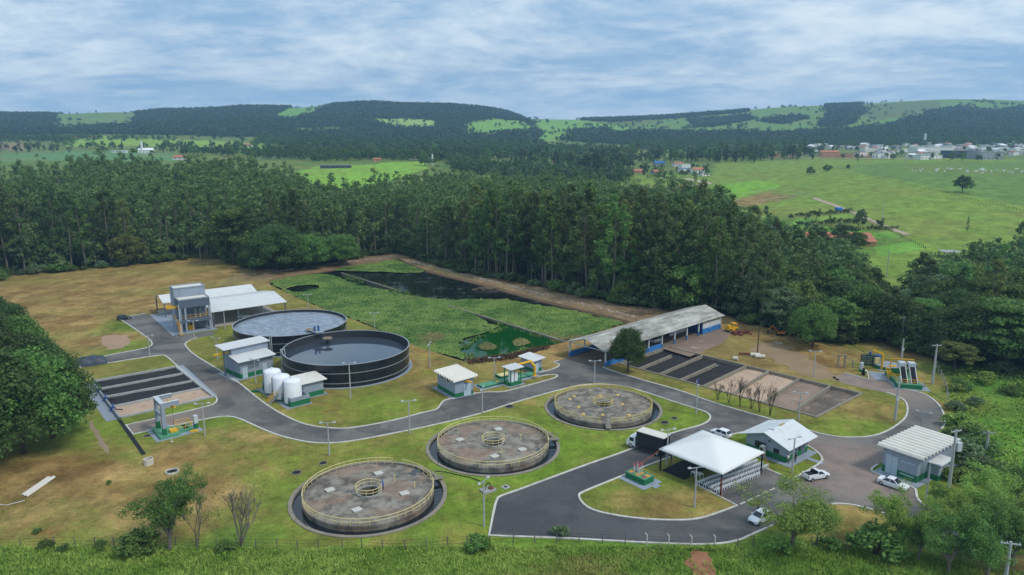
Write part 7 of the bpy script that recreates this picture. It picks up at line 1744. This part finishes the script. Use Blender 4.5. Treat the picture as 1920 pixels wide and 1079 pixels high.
tall = vnoise(p[:, 0], p[:, 1], 1/1.3, 53, 3)
stuff('long_grass', tuft_mesh('long_grass', p[tall < .1], .30, .06, 7, GRS, 1.0)); stuff('long_grass', tuft_mesh('long_grass', p[tall >= .1], .46, .07, 8, GRS, .9))
rp = scatter(RED, .45, zg, dens=lambda x, y: np.clip(.22+1.5*vnoise(x, y, 1/1.2, 54, 2), 0, 1)); stuff('long_grass', tuft_mesh('long_grass', rp, .4, .1, 5, GRS, .8))
p = scatter(P([(1775,700),(1820,690),(2060,690),(2060,1000),(1900,940),(1860,850),(1800,830),(1778,760)]), .62, lambda x, y: 0*x, dens=lambda x, y: .45+1.2*vnoise(x, y, 1/6., 61, 2)); stuff('long_grass', tuft_mesh('long_grass', p, .36, .2, 5, GRS, 1.0))
# ------------------------------------------------------------------ far trees
RNG = np.random.default_rng(21); random.seed(33)
def far_mesh(seed, leaf, tall=False):
    global RNG
    RNG = np.random.default_rng(seed); rnd = random.Random(seed); cc = []; rr = []
    if tall:
        for i in range(16): f = i/15; a = rnd.uniform(0, 6.28); r = 1.9*math.sin(math.pi*(.15+.8*f))*rnd.random(); cc.append((r*math.cos(a), r*math.sin(a), 2.2+7.0*f)); rr.append(rnd.uniform(.8, 1.3)*(1.1-.5*f))
    else:
        for i in range(17): a = rnd.uniform(0, 6.28); e = rnd.random(); r = 3.6*math.sqrt(1-e*e*.9)*rnd.uniform(.3, 1); cc.append((r*math.cos(a), r*math.sin(a), 3.2+5.4*e)); rr.append(rnd.uniform(1.0, 1.9))
    V = cloud(np.array(cc), np.array(rr), 26, .55, .8); tm = MB(); tm.tube((0, 0, -.8), (0, 0, 5.5), .3, .12, 5, caps=False); nq = len(V)
    V2 = np.array(tm.v); Q = np.concatenate([np.arange(nq).reshape(-1, 4), np.array(tm.f)+nq]); mi = np.concatenate([np.zeros(nq//4, int), np.ones(len(tm.f), int)])
    return np_mesh('tree', np.concatenate([V, V2]), Q, [LF[leaf], BARKD], mi=mi)
FT = [far_mesh(900+i, l) for i, l in enumerate(('dark', 'mid', 'dark', 'teal'))]; FTT = [far_mesh(920+i, l, True) for i, l in enumerate(('euc', 'dark', 'euc'))]
def far_tree(px, py, h, name, lab, grp, tall=False, me=None, wide=1):
    x, y, z = on(px, py)
    if grp is None: return tree_thing(name, lab, random.choice(EUC[:4]) if tall or wide < .5 else random.choice(BRO[:3]), (x, y, z-.2), h, None, None, max(wide, .45))
    o = bpy.data.objects.new(name, me or random.choice(FTT if tall else FT)); COL.objects.link(o); o.location = (x, y, z-.2); s = h/9.6; o.scale = (s*wide, s*wide, s); o.rotation_euler = (0, 0, random.uniform(0, 6.28)); tag(o, lab, 'tree', grp); return o
def rnd_in(poly):
    xs = [p[0] for p in poly]; ys = [p[1] for p in poly]
    while True:
        a, b = random.uniform(min(xs), max(xs)), random.uniform(min(ys), max(ys))
        if inpoly(a, b, poly): return a, b
VAL = [ # where, how many, heights, share of tall ones, name, label, group
 ([(-20,266),(145,266),(145,290),(-20,290)], 30, (8,16), .1, 'valley_tree', 'tree among the pale fields at the far left', 'far left field trees'),
 ([(150,276),(300,278),(300,288),(150,286)], 24, (7,14), .1, 'valley_tree', 'tree near the white water tower and farm sheds', 'trees near the white farm'),
 ([(300,270),(480,276),(480,296),(300,292)], 62, (8,16), .2, 'valley_tree', 'tree in the valley strip beyond the left wood', 'valley strip trees'),
 ([(480,280),(760,286),(760,302),(480,302)], 80, (9,18), .3, 'valley_tree', 'tree in the line behind the bright green meadow', 'trees behind the bright meadow'),
 ([(780,284),(960,292),(960,306),(780,304)], 60, (11,20), .3, 'grove_tree', 'tree in the dark grove left of the village', 'grove left of the village'),
 ([(960,296),(1200,300),(1180,322),(960,320)], 85, (14,26), .4, 'grove_tree', 'tall tree in the dark grove beside the village', 'grove beside the village'),
 ([(1200,294),(1440,294),(1440,308),(1200,306)], 80, (12,24), .35, 'grove_tree', 'tree in the grove behind the village roofs', 'grove behind the village'),
 ([(1330,278),(1545,280),(1545,302),(1330,304)], 95, (11,22), .3, 'grove_tree', 'tree between the village and the white town', 'trees between village and town'),
 ([(1560,292),(1920,296),(1990,306),(1800,304),(1560,300)], 26, (6,11), .1, 'town_tree', 'tree along the near edge of the white town', 'town edge trees'),
 ([(1470,268),(1920,272),(1920,292),(1470,288)], 44, (6,11), .1, 'town_tree', 'tree between the white town houses', 'trees among the town houses'),
 ([(1390,404),(1560,392),(1650,425),(1650,446),(1400,446)], 24, (4,8), 0, 'orchard_tree', 'small tree in the garden plots before the tiled farmhouse', 'garden trees'),
 ([(1180,316),(1330,314),(1340,338),(1190,338)], 40, (4,10), .1, 'village_tree', 'small tree between the village houses', 'village garden trees'),
 ([(840,312),(1180,322),(1180,346),(1000,344),(860,330)], 70, (8,15), .2, 'meadow_tree', 'tree in the wooded strip between the tall wood and the village', 'wooded strip before the village'),
 ([(1020,226),(1180,240),(1180,258),(900,252),(900,232)], 36, (10,16), 0, 'hill_tree', 'single tree on the pale green slopes in the far centre', 'trees on the far central slopes'),
 ([(1200,238),(1440,210),(1540,200),(1700,200),(1640,232),(1440,246),(1200,252)], 40, (9,15), 0, 'hill_tree', 'single tree on the grassy hillside on the far right', 'trees on the far right hillside')]
for poly, n, (h0, h1), tl, nm, lab, grp in VAL:
    for _ in range(n): a, b = rnd_in(poly); far_tree(a, b, random.uniform(h0, h1), nm, lab, grp, random.random() < tl)
for x0, x1, n, h, lab, grp in ((1545,1600,11,19,'tree in the tight row on the right hill crest','crest row on the right hill'),(1600,1640,5,16,'tree in the loose row on the right hill crest','loose crest row'),(1692,1728,8,22,'tree in the clump at the highest right crest','clump on the highest crest'),(1440,1510,7,13,'little tree on the rising right skyline','little skyline trees'),(565,640,9,16,'tree on the skyline left of the wooded hill','skyline trees left of the wooded hill'),(100,200,5,13,'tree on the flat skyline at the far left','far left skyline trees')):
    for i in range(n):
        a = x0+(x1-x0)*(i+random.random()*.8)/n; far_tree(a, np.interp(a, SKYX, SKYY)+2.0, h*random.uniform(.7, 1.15), 'skyline_tree', lab, grp, random.random() < .4, wide=.8)
far_tree(1450,456,14,'pasture_tree','dark spreading tree beside the garden plots',None,me=FT[0],wide=1.2); far_tree(1804,362,13,'pasture_tree','umbrella-shaped tree alone on the upper pasture',None,me=FT[2]); far_tree(1520,328,9,'pasture_tree','dark round tree at the pasture edge, left of its twin',None,me=FT[0]); far_tree(1552,322,8,'pasture_tree','broad low tree at the pasture edge, right of its twin',None,me=FT[0],wide=1.3); far_tree(1608,306,9,'pasture_tree','dark upright tree on the pasture before the town',None,tall=True); far_tree(1812,444,10,'pasture_tree','thin palm-like tree standing alone on the pasture',None,me=FTT[0],wide=.4); far_tree(1590,318,6,'pasture_tree','pale trunked little tree at the top of the pasture',None,me=FT[3],wide=.7)
far_tree(1112,330,27,'grove_tree','very broad tall tree in front of the village grove',None,me=FTT[1],wide=1.5); far_tree(1186,316,32,'grove_tree','pair-topped tallest tree behind the village, the left peak',None,True); far_tree(1196,315,31,'grove_tree','pair-topped tallest tree behind the village, the right peak',None,True); far_tree(1246,312,28,'grove_tree','narrow pointed tree behind the blue village roofs, left one',None,True,wide=.6); far_tree(1266,312,27,'grove_tree','narrow pointed tree behind the blue village roofs, right one',None,True,wide=.6); far_tree(845,308,24,'grove_tree','tall loose tree rising left of the village grove',None,True); far_tree(797,312,19,'grove_tree','dark dense tree beside the small white tank tower',None,me=FT[0],wide=.8)
# hill woods and other far woods: masses of crowns
gx, gy = np.meshgrid(np.arange(-2500, 2500, 11.0), np.arange(1150, 3130, 12.0)); gx = (gx+RNG.uniform(-5, 5, gx.shape)).ravel(); gy = (gy+RNG.uniform(-5, 5, gy.shape)).ravel(); m = np.abs(gx/gy) < .86; gx, gy = gx[m], gy[m]
gz = terr(gx, gy); d = gy*CT-(gz-CH)*ST; gpx = 960+F*gx/d; gpy = 539.5-F*(gy*ST+(gz-CH)*CT)/d
jx, jy = hill_jit(gpx, gpy, gx, gy)
m = (hill_forest(jx, jy) & (RNG.random(len(gx)) < .93)) | (hill_forest(jx+RNG.normal(0, 14, len(gx)), jy+RNG.normal(0, 5, len(gx))) & (RNG.random(len(gx)) < .2)) | ((gy > 1500) & (vnoise(gx, gy, 1/220., 77, 3) > .2) & (RNG.random(len(gx)) < .1)); gx, gy, gz = gx[m], gy[m], gz[m]; k = len(gx); print('HILL', k)
hh = RNG.uniform(3, 12, k); cc = np.column_stack([gx, gy, gz+hh*.55]); rr = RNG.uniform(3.0, 9.5, k)
me = np_mesh('hill_wood', cloud(cc, rr, 15, 3.0, .85), np.arange(4*15*k).reshape(-1, 4), leaf_mat('leaves_hill', S(40, 68, 42), S(82, 112, 62), None, .008)); stuff('hill_wood', me)
WOODS = [([(1440,262),(1640,258),(1740,262),(1920,268),(2050,268),(2050,274),(1740,274),(1440,276)], 9, 12), ([(480,262),(700,266),(860,268),(1000,274),(1000,282),(840,286),(700,280),(480,276)], 14, 13), ([(140,262),(330,266),(330,262),(140,258)], 14, 10), ([(1320,262),(1440,266),(1450,280),(1320,286),(1180,284),(1180,272)], 11, 14), ([(860,284),(1000,282),(1180,284),(1180,300),(1000,300),(860,298)], 10, 15), ([(840,304),(980,318),(1180,326),(1180,342),(1010,340),(850,322)], 7, 11), ([(560,296),(840,292),(840,302),(700,302),(560,304)], 9, 11), ([(480,286),(760,288),(780,300),(480,300)], 11, 12), ([(-40,262),(140,262),(140,268),(-40,266)], 10, 12), ([(330,282),(480,286),(480,296),(330,290)], 15, 10)]
gx, gy = np.meshgrid(np.arange(-1300, 1300, 6.0), np.arange(560, 1900, 7.0)); gx = (gx+RNG.uniform(-3, 3, gx.shape)).ravel(); gy = (gy+RNG.uniform(-3, 3, gy.shape)).ravel(); m = np.abs(gx/gy) < .86; gx, gy = gx[m], gy[m]
gz = terr(gx, gy); d = gy*CT-(gz-CH)*ST; gpx = 960+F*gx/d; gpy = 539.5-F*(gy*ST+(gz-CH)*CT)/d; CCs = []; RRs = []
for poly, sp, hgt_ in WOODS:
    m = inpoly(gpx, gpy, poly) & (RNG.random(len(gx)) < (42.0/sp**2)*.8); n = int(m.sum()); hh = hgt_*RNG.uniform(.6, 1.25, n)
    for q in range(3): CCs.append(np.column_stack([gx[m]+RNG.normal(0, 1.6, n), gy[m]+RNG.normal(0, 1.6, n), gz[m]+hh*(.4+.22*q)])); RRs.append(RNG.uniform(2.2, 4.0, n)*(1.15-.2*q))
cc = np.concatenate(CCs); rr = np.concatenate(RRs); print('WOODS', len(cc)); me = np_mesh('valley_wood', cloud(cc, rr, 16, 1.4, .85), np.arange(4*16*len(cc)).reshape(-1, 4), LF['dark']); stuff('valley_wood', me)
# ------------------------------------------------------------------ houses far off
TILE = M('clay_roof_tiles', S(178, 116, 90), .85, .2, .4, dirt=S(150, 92, 68)); PALEW = M('pale_house_wall', S(228, 226, 222), .8, .1, .2); GREYW = M('grey_house_wall', S(150, 154, 160), .8, .1, .2); OCHW = M('ochre_house_wall', S(190, 150, 110), .8, .1, .2); WROOF = M('white_house_roof', S(236, 236, 236), .6, .08, .1); GROOF = M('grey_house_roof', S(158, 160, 160), .7, .12, .1); BROOF = M('blue_roof_sheet', S(40, 120, 200), .5, .08, .2); DKG = M('dark_shed_wall', S(78, 88, 100), .7, .1, .2)
def house_mesh(w, d, h, roof, mats, ov=.5):
    m = MB(); m.box(-w/2, w/2, -d/2, d/2, -2.5, h, 0)
    if roof == 'gable':
        r = d*.22; m.extr([(-d/2-ov, h-.1), (0, h+r), (d/2+ov, h-.1), (d/2+ov, h+.1), (0, h+r+.2), (-d/2-ov, h+.1)], -w/2-ov, w/2+ov, 1)
        for x in (-w/2, w/2): m.add([(x, -d/2, h), (x, d/2, h), (x, 0, h+r)], [(0, 1, 2)], 0)
    else: m.box(-w/2-.15, w/2+.15, -d/2-.15, d/2+.15, h, h+.35, 1)
    for s in (-1, 1):
        for i in range(max(1, int(w/4))): x = -w/2+w*(i+.5)/max(1, int(w/4)); m.box(x-.6, x+.6, s*d/2-.03, s*d/2+.03, 1.0, 2.2, 2)
    return m.mesh('house', list(mats)+[GLASS])
def far_house(px, py, w, d, h, rz, roof, mats, name, lab, grp=None, parts=False, cat='house'):
    x, y, z = on(px, py)
    if not parts:
        o = bpy.data.objects.new(name, house_mesh(w, d, h, roof, mats)); COL.objects.link(o); o.location = (x, y, z); o.rotation_euler = (0, 0, rz); return tag(o, lab, cat, grp)
    T = thing(name, lab, cat, (x, y, z), rz, grp); ov = .6; MB().box(-w/2, w/2, -d/2, d/2, -1.5, h).obj('wall', mats[0], T); m = MB(); r = d*.22
    if roof == 'gable':
        m.extr([(-d/2-ov, h-.15), (0, h+r), (d/2+ov, h-.15), (d/2+ov, h+.1), (0, h+r+.25), (-d/2-ov, h+.1)], -w/2-ov, w/2+ov)
        MB().extr([(-d/2, h), (d/2, h), (0, h+r-.05)], -w/2, w/2).obj('gable', mats[0], T)
    else: m.box(-w/2-.4, w/2+.4, -d/2-.4, d/2+.4, h+.01, h+.3)
    m.obj('roof', mats[1], T); n = max(1, int(w/5))
    for i in range(n): x_ = -w/2+w*(i+.5)/n; MB().box(x_-.7, x_+.7, -d/2-.05, -d/2+.05, 1.0, 2.3).obj('window', GLASS, T)
    return T
HM = [house_mesh(random.uniform(8, 14), random.uniform(7, 11), random.uniform(3, 5.5), random.choice(('flat', 'gable', 'flat')), ((PALEW, WROOF), (PALEW, GROOF), (PALEW, WROOF), (GREYW, WROOF), (PALEW, WROOF), (PALEW, TILE))[q_ % 6]) for q_ in range(18)]
TOWN = [([(1480,272),(1700,276),(1700,286),(1480,282)], 34), ([(1690,270),(1930,270),(1990,284),(1990,296),(1830,290),(1700,280)], 120), ([(1560,284),(1760,290),(1760,298),(1640,298)], 16)]
for poly, n in TOWN:
    for _ in range(n):
        a, b = rnd_in(poly); x, y, z = on(a, b); o = bpy.data.objects.new('town_house', random.choice(HM)); COL.objects.link(o); o.location = (x, y, z); o.rotation_euler = (0, 0, random.choice((.3, 1.87))+random.gauss(0, .08)); s = random.uniform(.85, 1.35); o.scale = (s, s, s); tag(o, 'small pale house in the distant white town', 'house', 'houses of the distant town')
for a in ((1745,286,62,24,8,.1,'flat',(PALEW,WROOF),'longest white warehouse in the distant town'),(1800,296,40,22,9,.1,'flat',(DKG,GROOF),'dark grey warehouse at the near edge of the town'),(1735,299,34,18,5,.3,'flat',(PALEW,GROOF),'grey-roofed sheds below the long white warehouse'),(1846,299,34,20,9,.1,'flat',(GREYW,GROOF),'grey block with pale flank right of the dark warehouse'),(1640,284,48,14,5,.2,'flat',(PALEW,WROOF),'low white building left of the town'),(1553,292,30,12,5,.15,'gable',(OCHW,TILE),'long orange-roofed hall before the town'),(1522,290,22,10,4,.15,'gable',(GREYW,GROOF),'grey-roofed hall left of the orange hall'),(1352,281,34,12,7,.3,'flat',(PALEW,WROOF),'white building on the rise behind the grove'),(1480,281,14,9,4,.1,'gable',(OCHW,TILE),'small orange-roofed house at the tree edge')):
    far_house(*a[:6], a[6], a[7], 'town_building', a[8], None, True, 'building')
for a in ((1306,325,16,10,3.6,.5,'gable',(PALEW,TILE),'village house with broad orange roof and white walls'),(1283,318,12,9,6,.3,'flat',(PALEW,WROOF),'white two-storey village house'),(1320,330,10,8,3,.4,'flat',(PALEW,GROOF),'white low house at the village front'),(1236,312,14,9,4.5,.2,'gable',(GREYW,BROOF),'village shed with bright blue roof, left one'),(1284,321,18,8,3,.4,'flat',(PALEW,BROOF),'village awning with bright blue roof, lower one'),(1270,313,12,8,4,.3,'gable',(PALEW,TILE),'village house with orange roof behind the blue awning'),(1197,326,14,9,3,.3,'gable',(OCHW,TILE),'village house with orange roof at the palm garden'),(1230,327,10,8,3,.4,'gable',(GREYW,TILE),'small orange-roofed pavilion in the village garden'),(1094,322,11,8,3.4,.2,'gable',(OCHW,TILE),'lone brick-coloured house in front of the grove'),(1145,310,14,7,3,.1,'flat',(PALEW,WROOF),'white low roof behind the village garden'),(956,320,12,9,4,.5,'gable',(OCHW,TILE),'pink ochre house left of the dirt road'),(1018,306,9,7,3,.2,'gable',(PALEW,TILE),'small tiled house among the grove, left'),(1042,306,9,7,3,.1,'gable',(OCHW,TILE),'small tiled house among the grove, right'),(776,300,14,7,3,0,'gable',(PALEW,TILE),'pale farm house at the top of the bright meadow'),(707,304,9,7,3,.2,'gable',(OCHW,TILE),'little orange-roofed hut at the meadow edge'),(630,316,34,7,3.2,.05,'flat',(DKG,GROOF),'long low stable with green end on the bright meadow'),(340,300,17,11,3.2,.1,'gable',(PALEW,TILE),'orange hipped-roof house beyond the left wood'),(275,288,20,12,5,.2,'gable',(PALEW,WROOF),'white farm shed beside the white water tower'),(225,287,20,8,3.2,.1,'flat',(PALEW,WROOF),'low white farm sheds left of the water tower'),(466,276,16,9,4,.2,'gable',(PALEW,TILE),'pinkish farm house at the end of the pale field')):
    far_house(*a[:6], a[6], a[7], 'farm_house', a[8], None, True)
x, y, z = on(655, 316); 
for (px, py, h, r, lab) in ((267,288,17,1.5,'white cylindrical water tower by the left farm'),(1733,272,22,2.2,'white water tower behind the distant town'),(811,310,13,1.0,'small white tank tower beside the dark tree')):
    x, y, z = on(px, py); T = thing('water_tower', lab, 'water tower', (x, y, z)); MB().tube((0, 0, -1), (0, 0, h), r, n=12).obj('tank', PALEW, T); MB().tube((0, 0, h), (0, 0, h+.5), r*1.1, r*.6, 12).obj('cap', WROOF, T)
for A_, B_, n_, lab in (((1494,406),(1600,399),22,'small clipped bush in the row beside the blue tank'),((1494,424),(1600,418),18,'small bush in the second garden row before the farmhouse'),((1500,436),(1690,431),24,'bush in the hedge line behind the long farmhouse')):
    for i in range(n_): far_tree(A_[0]+(B_[0]-A_[0])*i/n_+random.uniform(-1, 1), A_[1]+(B_[1]-A_[1])*i/n_, random.uniform(1.6, 3.4), 'garden_bush', lab, lab.replace('small ', '')+'s', wide=1.3)
# tiled farmhouse near the garden plots
far_house(1566, 452, 33, 9, 2.2, R(-4), 'gable', (OCHW, TILE), 'farm_house', 'long low farmhouse with bright clay-tiled roof behind the wood', None, True); far_house(1622, 461, 7, 7, 2.1, R(-4), 'gable', (OCHW, TILE), 'farm_house', 'clay-tiled porch wing at the right end of the long farmhouse', None, True); far_house(1430, 440, 12, 8, 4, .3, 'gable', (GREYW, GROOF), 'farm_house', 'grey-roofed barn behind the dark spreading tree', None, True)
x, y, z = on(1572, 397); T = thing('blue_tank', 'bright blue water tank beside the farm track', 'tank', (x, y, z), .2); MB().box(-2.0, 2.0, -1.2, 1.2, .3, 2.4).obj('body', BROOF, T, bevel=.2); MB().box(-1.8, 1.8, -1, 1, 0, .3).obj('base', GREYD, T)
x, y, z = on(1416, 399); T = thing('dark_tank', 'dark square tank on the lawn beyond the wood', 'tank', (x, y, z), .1); MB().box(-1.1, 1.1, -1.1, 1.1, .4, 3.0).obj('body', DKG, T, bevel=.15); MB().box(-.9, .9, -.9, .9, 0, .4).obj('base', GREYD, T)
# cattle pen and cattle
x, y, z = on(1764, 484); T = thing('cattle_pen', 'dark timber cattle pen with tin roof on the pasture', 'pen', (x, y, z), R(-10)); m = MB(); [m.tube((-7+i*2, -4, -.3), (-7+i*2, -4, 1.8), .12, n=5) for i in range(8)]; [m.tube((-7+i*2, 4, -.3), (-7+i*2, 4, 1.8), .12, n=5) for i in range(8)]
for zz in (.6, 1.2, 1.7): m.tube((-7, -4, zz), (7, -4, zz), .07, n=4).tube((-7, 4, zz), (7, 4, zz), .07, n=4).tube((-7, -4, zz), (-7, 4, zz), .07, n=4).tube((7, -4, zz), (7, 4, zz), .07, n=4)
m.obj('rails', WOOD, T); MB().box(0, 7.5, -3, 4.5, 2.8, 2.95).obj('roof', GROOF, T); [MB().box(a-.12, a+.12, b-.12, b+.12, -.3, 2.8).obj('post', WOOD, T) for a in (.4, 7) for b in (-2.6, 4)]
COWM = M('white_cow_hide', S(226, 222, 214), .8, .08, 1)
def cow_mesh():
    names = {'r': ((-.75, 0, 1.15), .3), 'm': ((0, 0, 1.08), .36), 'c': ((.65, 0, 1.12), .34), 'n': ((1.05, 0, 1.25), .18), 'h': ((1.35, 0, 1.15), .13), 'z': ((1.62, 0, .98), .08), 't': ((-1.0, 0, 1.2), .05), 't2': ((-1.08, 0, .6), .03)}
    E_ = [('r', 'm'), ('m', 'c'), ('c', 'n'), ('n', 'h'), ('h', 'z'), ('r', 't'), ('t', 't2')]
    for s in (-1, 1):
        k = str(s); names['fa'+k] = ((.68, s*.2, .75), .12); names['fb'+k] = ((.70, s*.2, .38), .07); names['fc'+k] = ((.70, s*.2, .02), .06); names['ba'+k] = ((-.72, s*.2, .82), .15); names['bb'+k] = ((-.88, s*.2, .46), .07); names['bc'+k] = ((-.82, s*.2, .02), .06); names['ea'+k] = ((1.3, s*.24, 1.22), .035)
        E_ += [('c', 'fa'+k), ('fa'+k, 'fb'+k), ('fb'+k, 'fc'+k), ('r', 'ba'+k), ('ba'+k, 'bb'+k), ('bb'+k, 'bc'+k), ('h', 'ea'+k)]
    ks = list(names); me = bpy.data.meshes.new('cow'); me.from_pydata([names[a][0] for a in ks], [(ks.index(a), ks.index(b)) for a, b in E_], []); o = bpy.data.objects.new('cow', me); COL.objects.link(o); o.modifiers.new('skin', 'SKIN'); sv = me.skin_vertices[0].data
    for i, a in enumerate(ks): sv[i].radius = (names[a][1],)*2; sv[i].use_root = a == 'm'
    m2 = bpy.data.meshes.new_from_object(o.evaluated_get(bpy.context.evaluated_depsgraph_get())); bpy.data.objects.remove(o); m2.materials.clear(); m2.materials.append(COWM); return m2
CM = cow_mesh()
for i in range(44):
    a, b = random.uniform(1710, 1925), 0; b = 320+(a-1710)*.018+random.gauss(0, 2.4)
    x, y, z = on(a, b); o = bpy.data.objects.new('cow', CM); COL.objects.link(o); o.location = (x, y, z); o.rotation_euler = (0, 0, random.uniform(0, 6.28)); o.scale = (1.15,)*3; tag(o, 'white cow grazing in the scattered herd on the upper pasture', 'cow', 'herd on the upper pasture')
# paddock fences of white posts, wire fence by the track
def far_fence(lab, A, B, n, mat, h=1.5, r=.14, grp='paddock fences'):
    x0, y0, z0 = on(*A); T = thing('post_fence', lab, 'fence', (x0, y0, z0), 0, grp); me = MB().tube((0, 0, -.3), (0, 0, h), r, n=5).mesh('post', mat); W0 = []
    for i in range(n):
        x, y, z = on(A[0]+(B[0]-A[0])*i/(n-1), A[1]+(B[1]-A[1])*i/(n-1)); o = bpy.data.objects.new('post', me); link(o, T); o.location = (x-x0, y-y0, z-z0); W0.append((x-x0, y-y0, z-z0+h*.8))
    MB().path(W0, .04, 4).obj('rail', mat, T)
far_fence('white-posted paddock fence along the bright green paddock', (1362, 370), (1455, 356), 16, KERB); far_fence('white-posted paddock fence running down to the farm track', (1478, 357), (1526, 371), 14, KERB); far_fence('lower white-posted fence below the brown paddock', (1396, 384), (1510, 366), 20, KERB); far_fence('dark post fence between farm track and pasture', (1585, 396), (1735, 468), 40, WOOD, 1.4, .11); far_fence('dark post fence across the upper pasture', (1640, 334), (1920, 398), 40, WOOD, 1.2, .09)
# farm track and village street, draped on the terrain
def ribbon(name, pts, w, mat, lift=.12):
    P_ = []
    for a, b in zip(pts[:-1], pts[1:]):
        for i in range(10): P_.append(on(a[0]+(b[0]-a[0])*i/10, a[1]+(b[1]-a[1])*i/10))
    P_.append(on(*pts[-1])); m = MB(); n = len(P_); vs = []
    for i in range(n):
        a, b = Vector(P_[max(i-1, 0)][:2]), Vector(P_[min(i+1, n-1)][:2]); d = (b-a).normalized(); o = Vector((-d.y, d.x))*w/2
        for k in (-1, -.33, .33, 1): x, y = P_[i][0]+o.x*k, P_[i][1]+o.y*k; vs.append((x, y, tz(x, y)+lift))
    m.add(vs, [(i*4+k, i*4+k+1, (i+1)*4+k+1, (i+1)*4+k) for i in range(n-1) for k in range(3)]); tag(m.obj(name, mat, smooth=True), kind='structure')
DIRTP = M('pale_track_soil', S(178, 160, 138), .95, .2, .2, dirt=S(140, 124, 96)); ribbon('farm_track', [(1525,372),(1570,388),(1605,402),(1640,418),(1672,430),(1700,441)], 3.6, DIRTP); ribbon('village_road', [(1265,356),(1300,349),(1330,345),(1305,340),(1288,336)], 7, M('pale_village_street', S(196, 176, 162), .95, .15, .2)); ribbon('dirt_road', [(968,303),(976,312),(984,328)], 9, DIRTP); ribbon('town_road', [(1470,297),(1560,297),(1680,298),(1720,299)], 8, DIRTP)
for k_, (a, b, h_, lab) in enumerate(((1534,462,9,'leafy tree before the left part of the long tiled farmhouse'),(1583,462,12,'taller dark tree before the middle of the long tiled farmhouse'),(1604,466,9,'leafy tree before the right part of the long tiled farmhouse'))): far_tree(a, b, h_, 'pasture_tree', lab, None, me=FT[k_ % 3], wide=1.2)
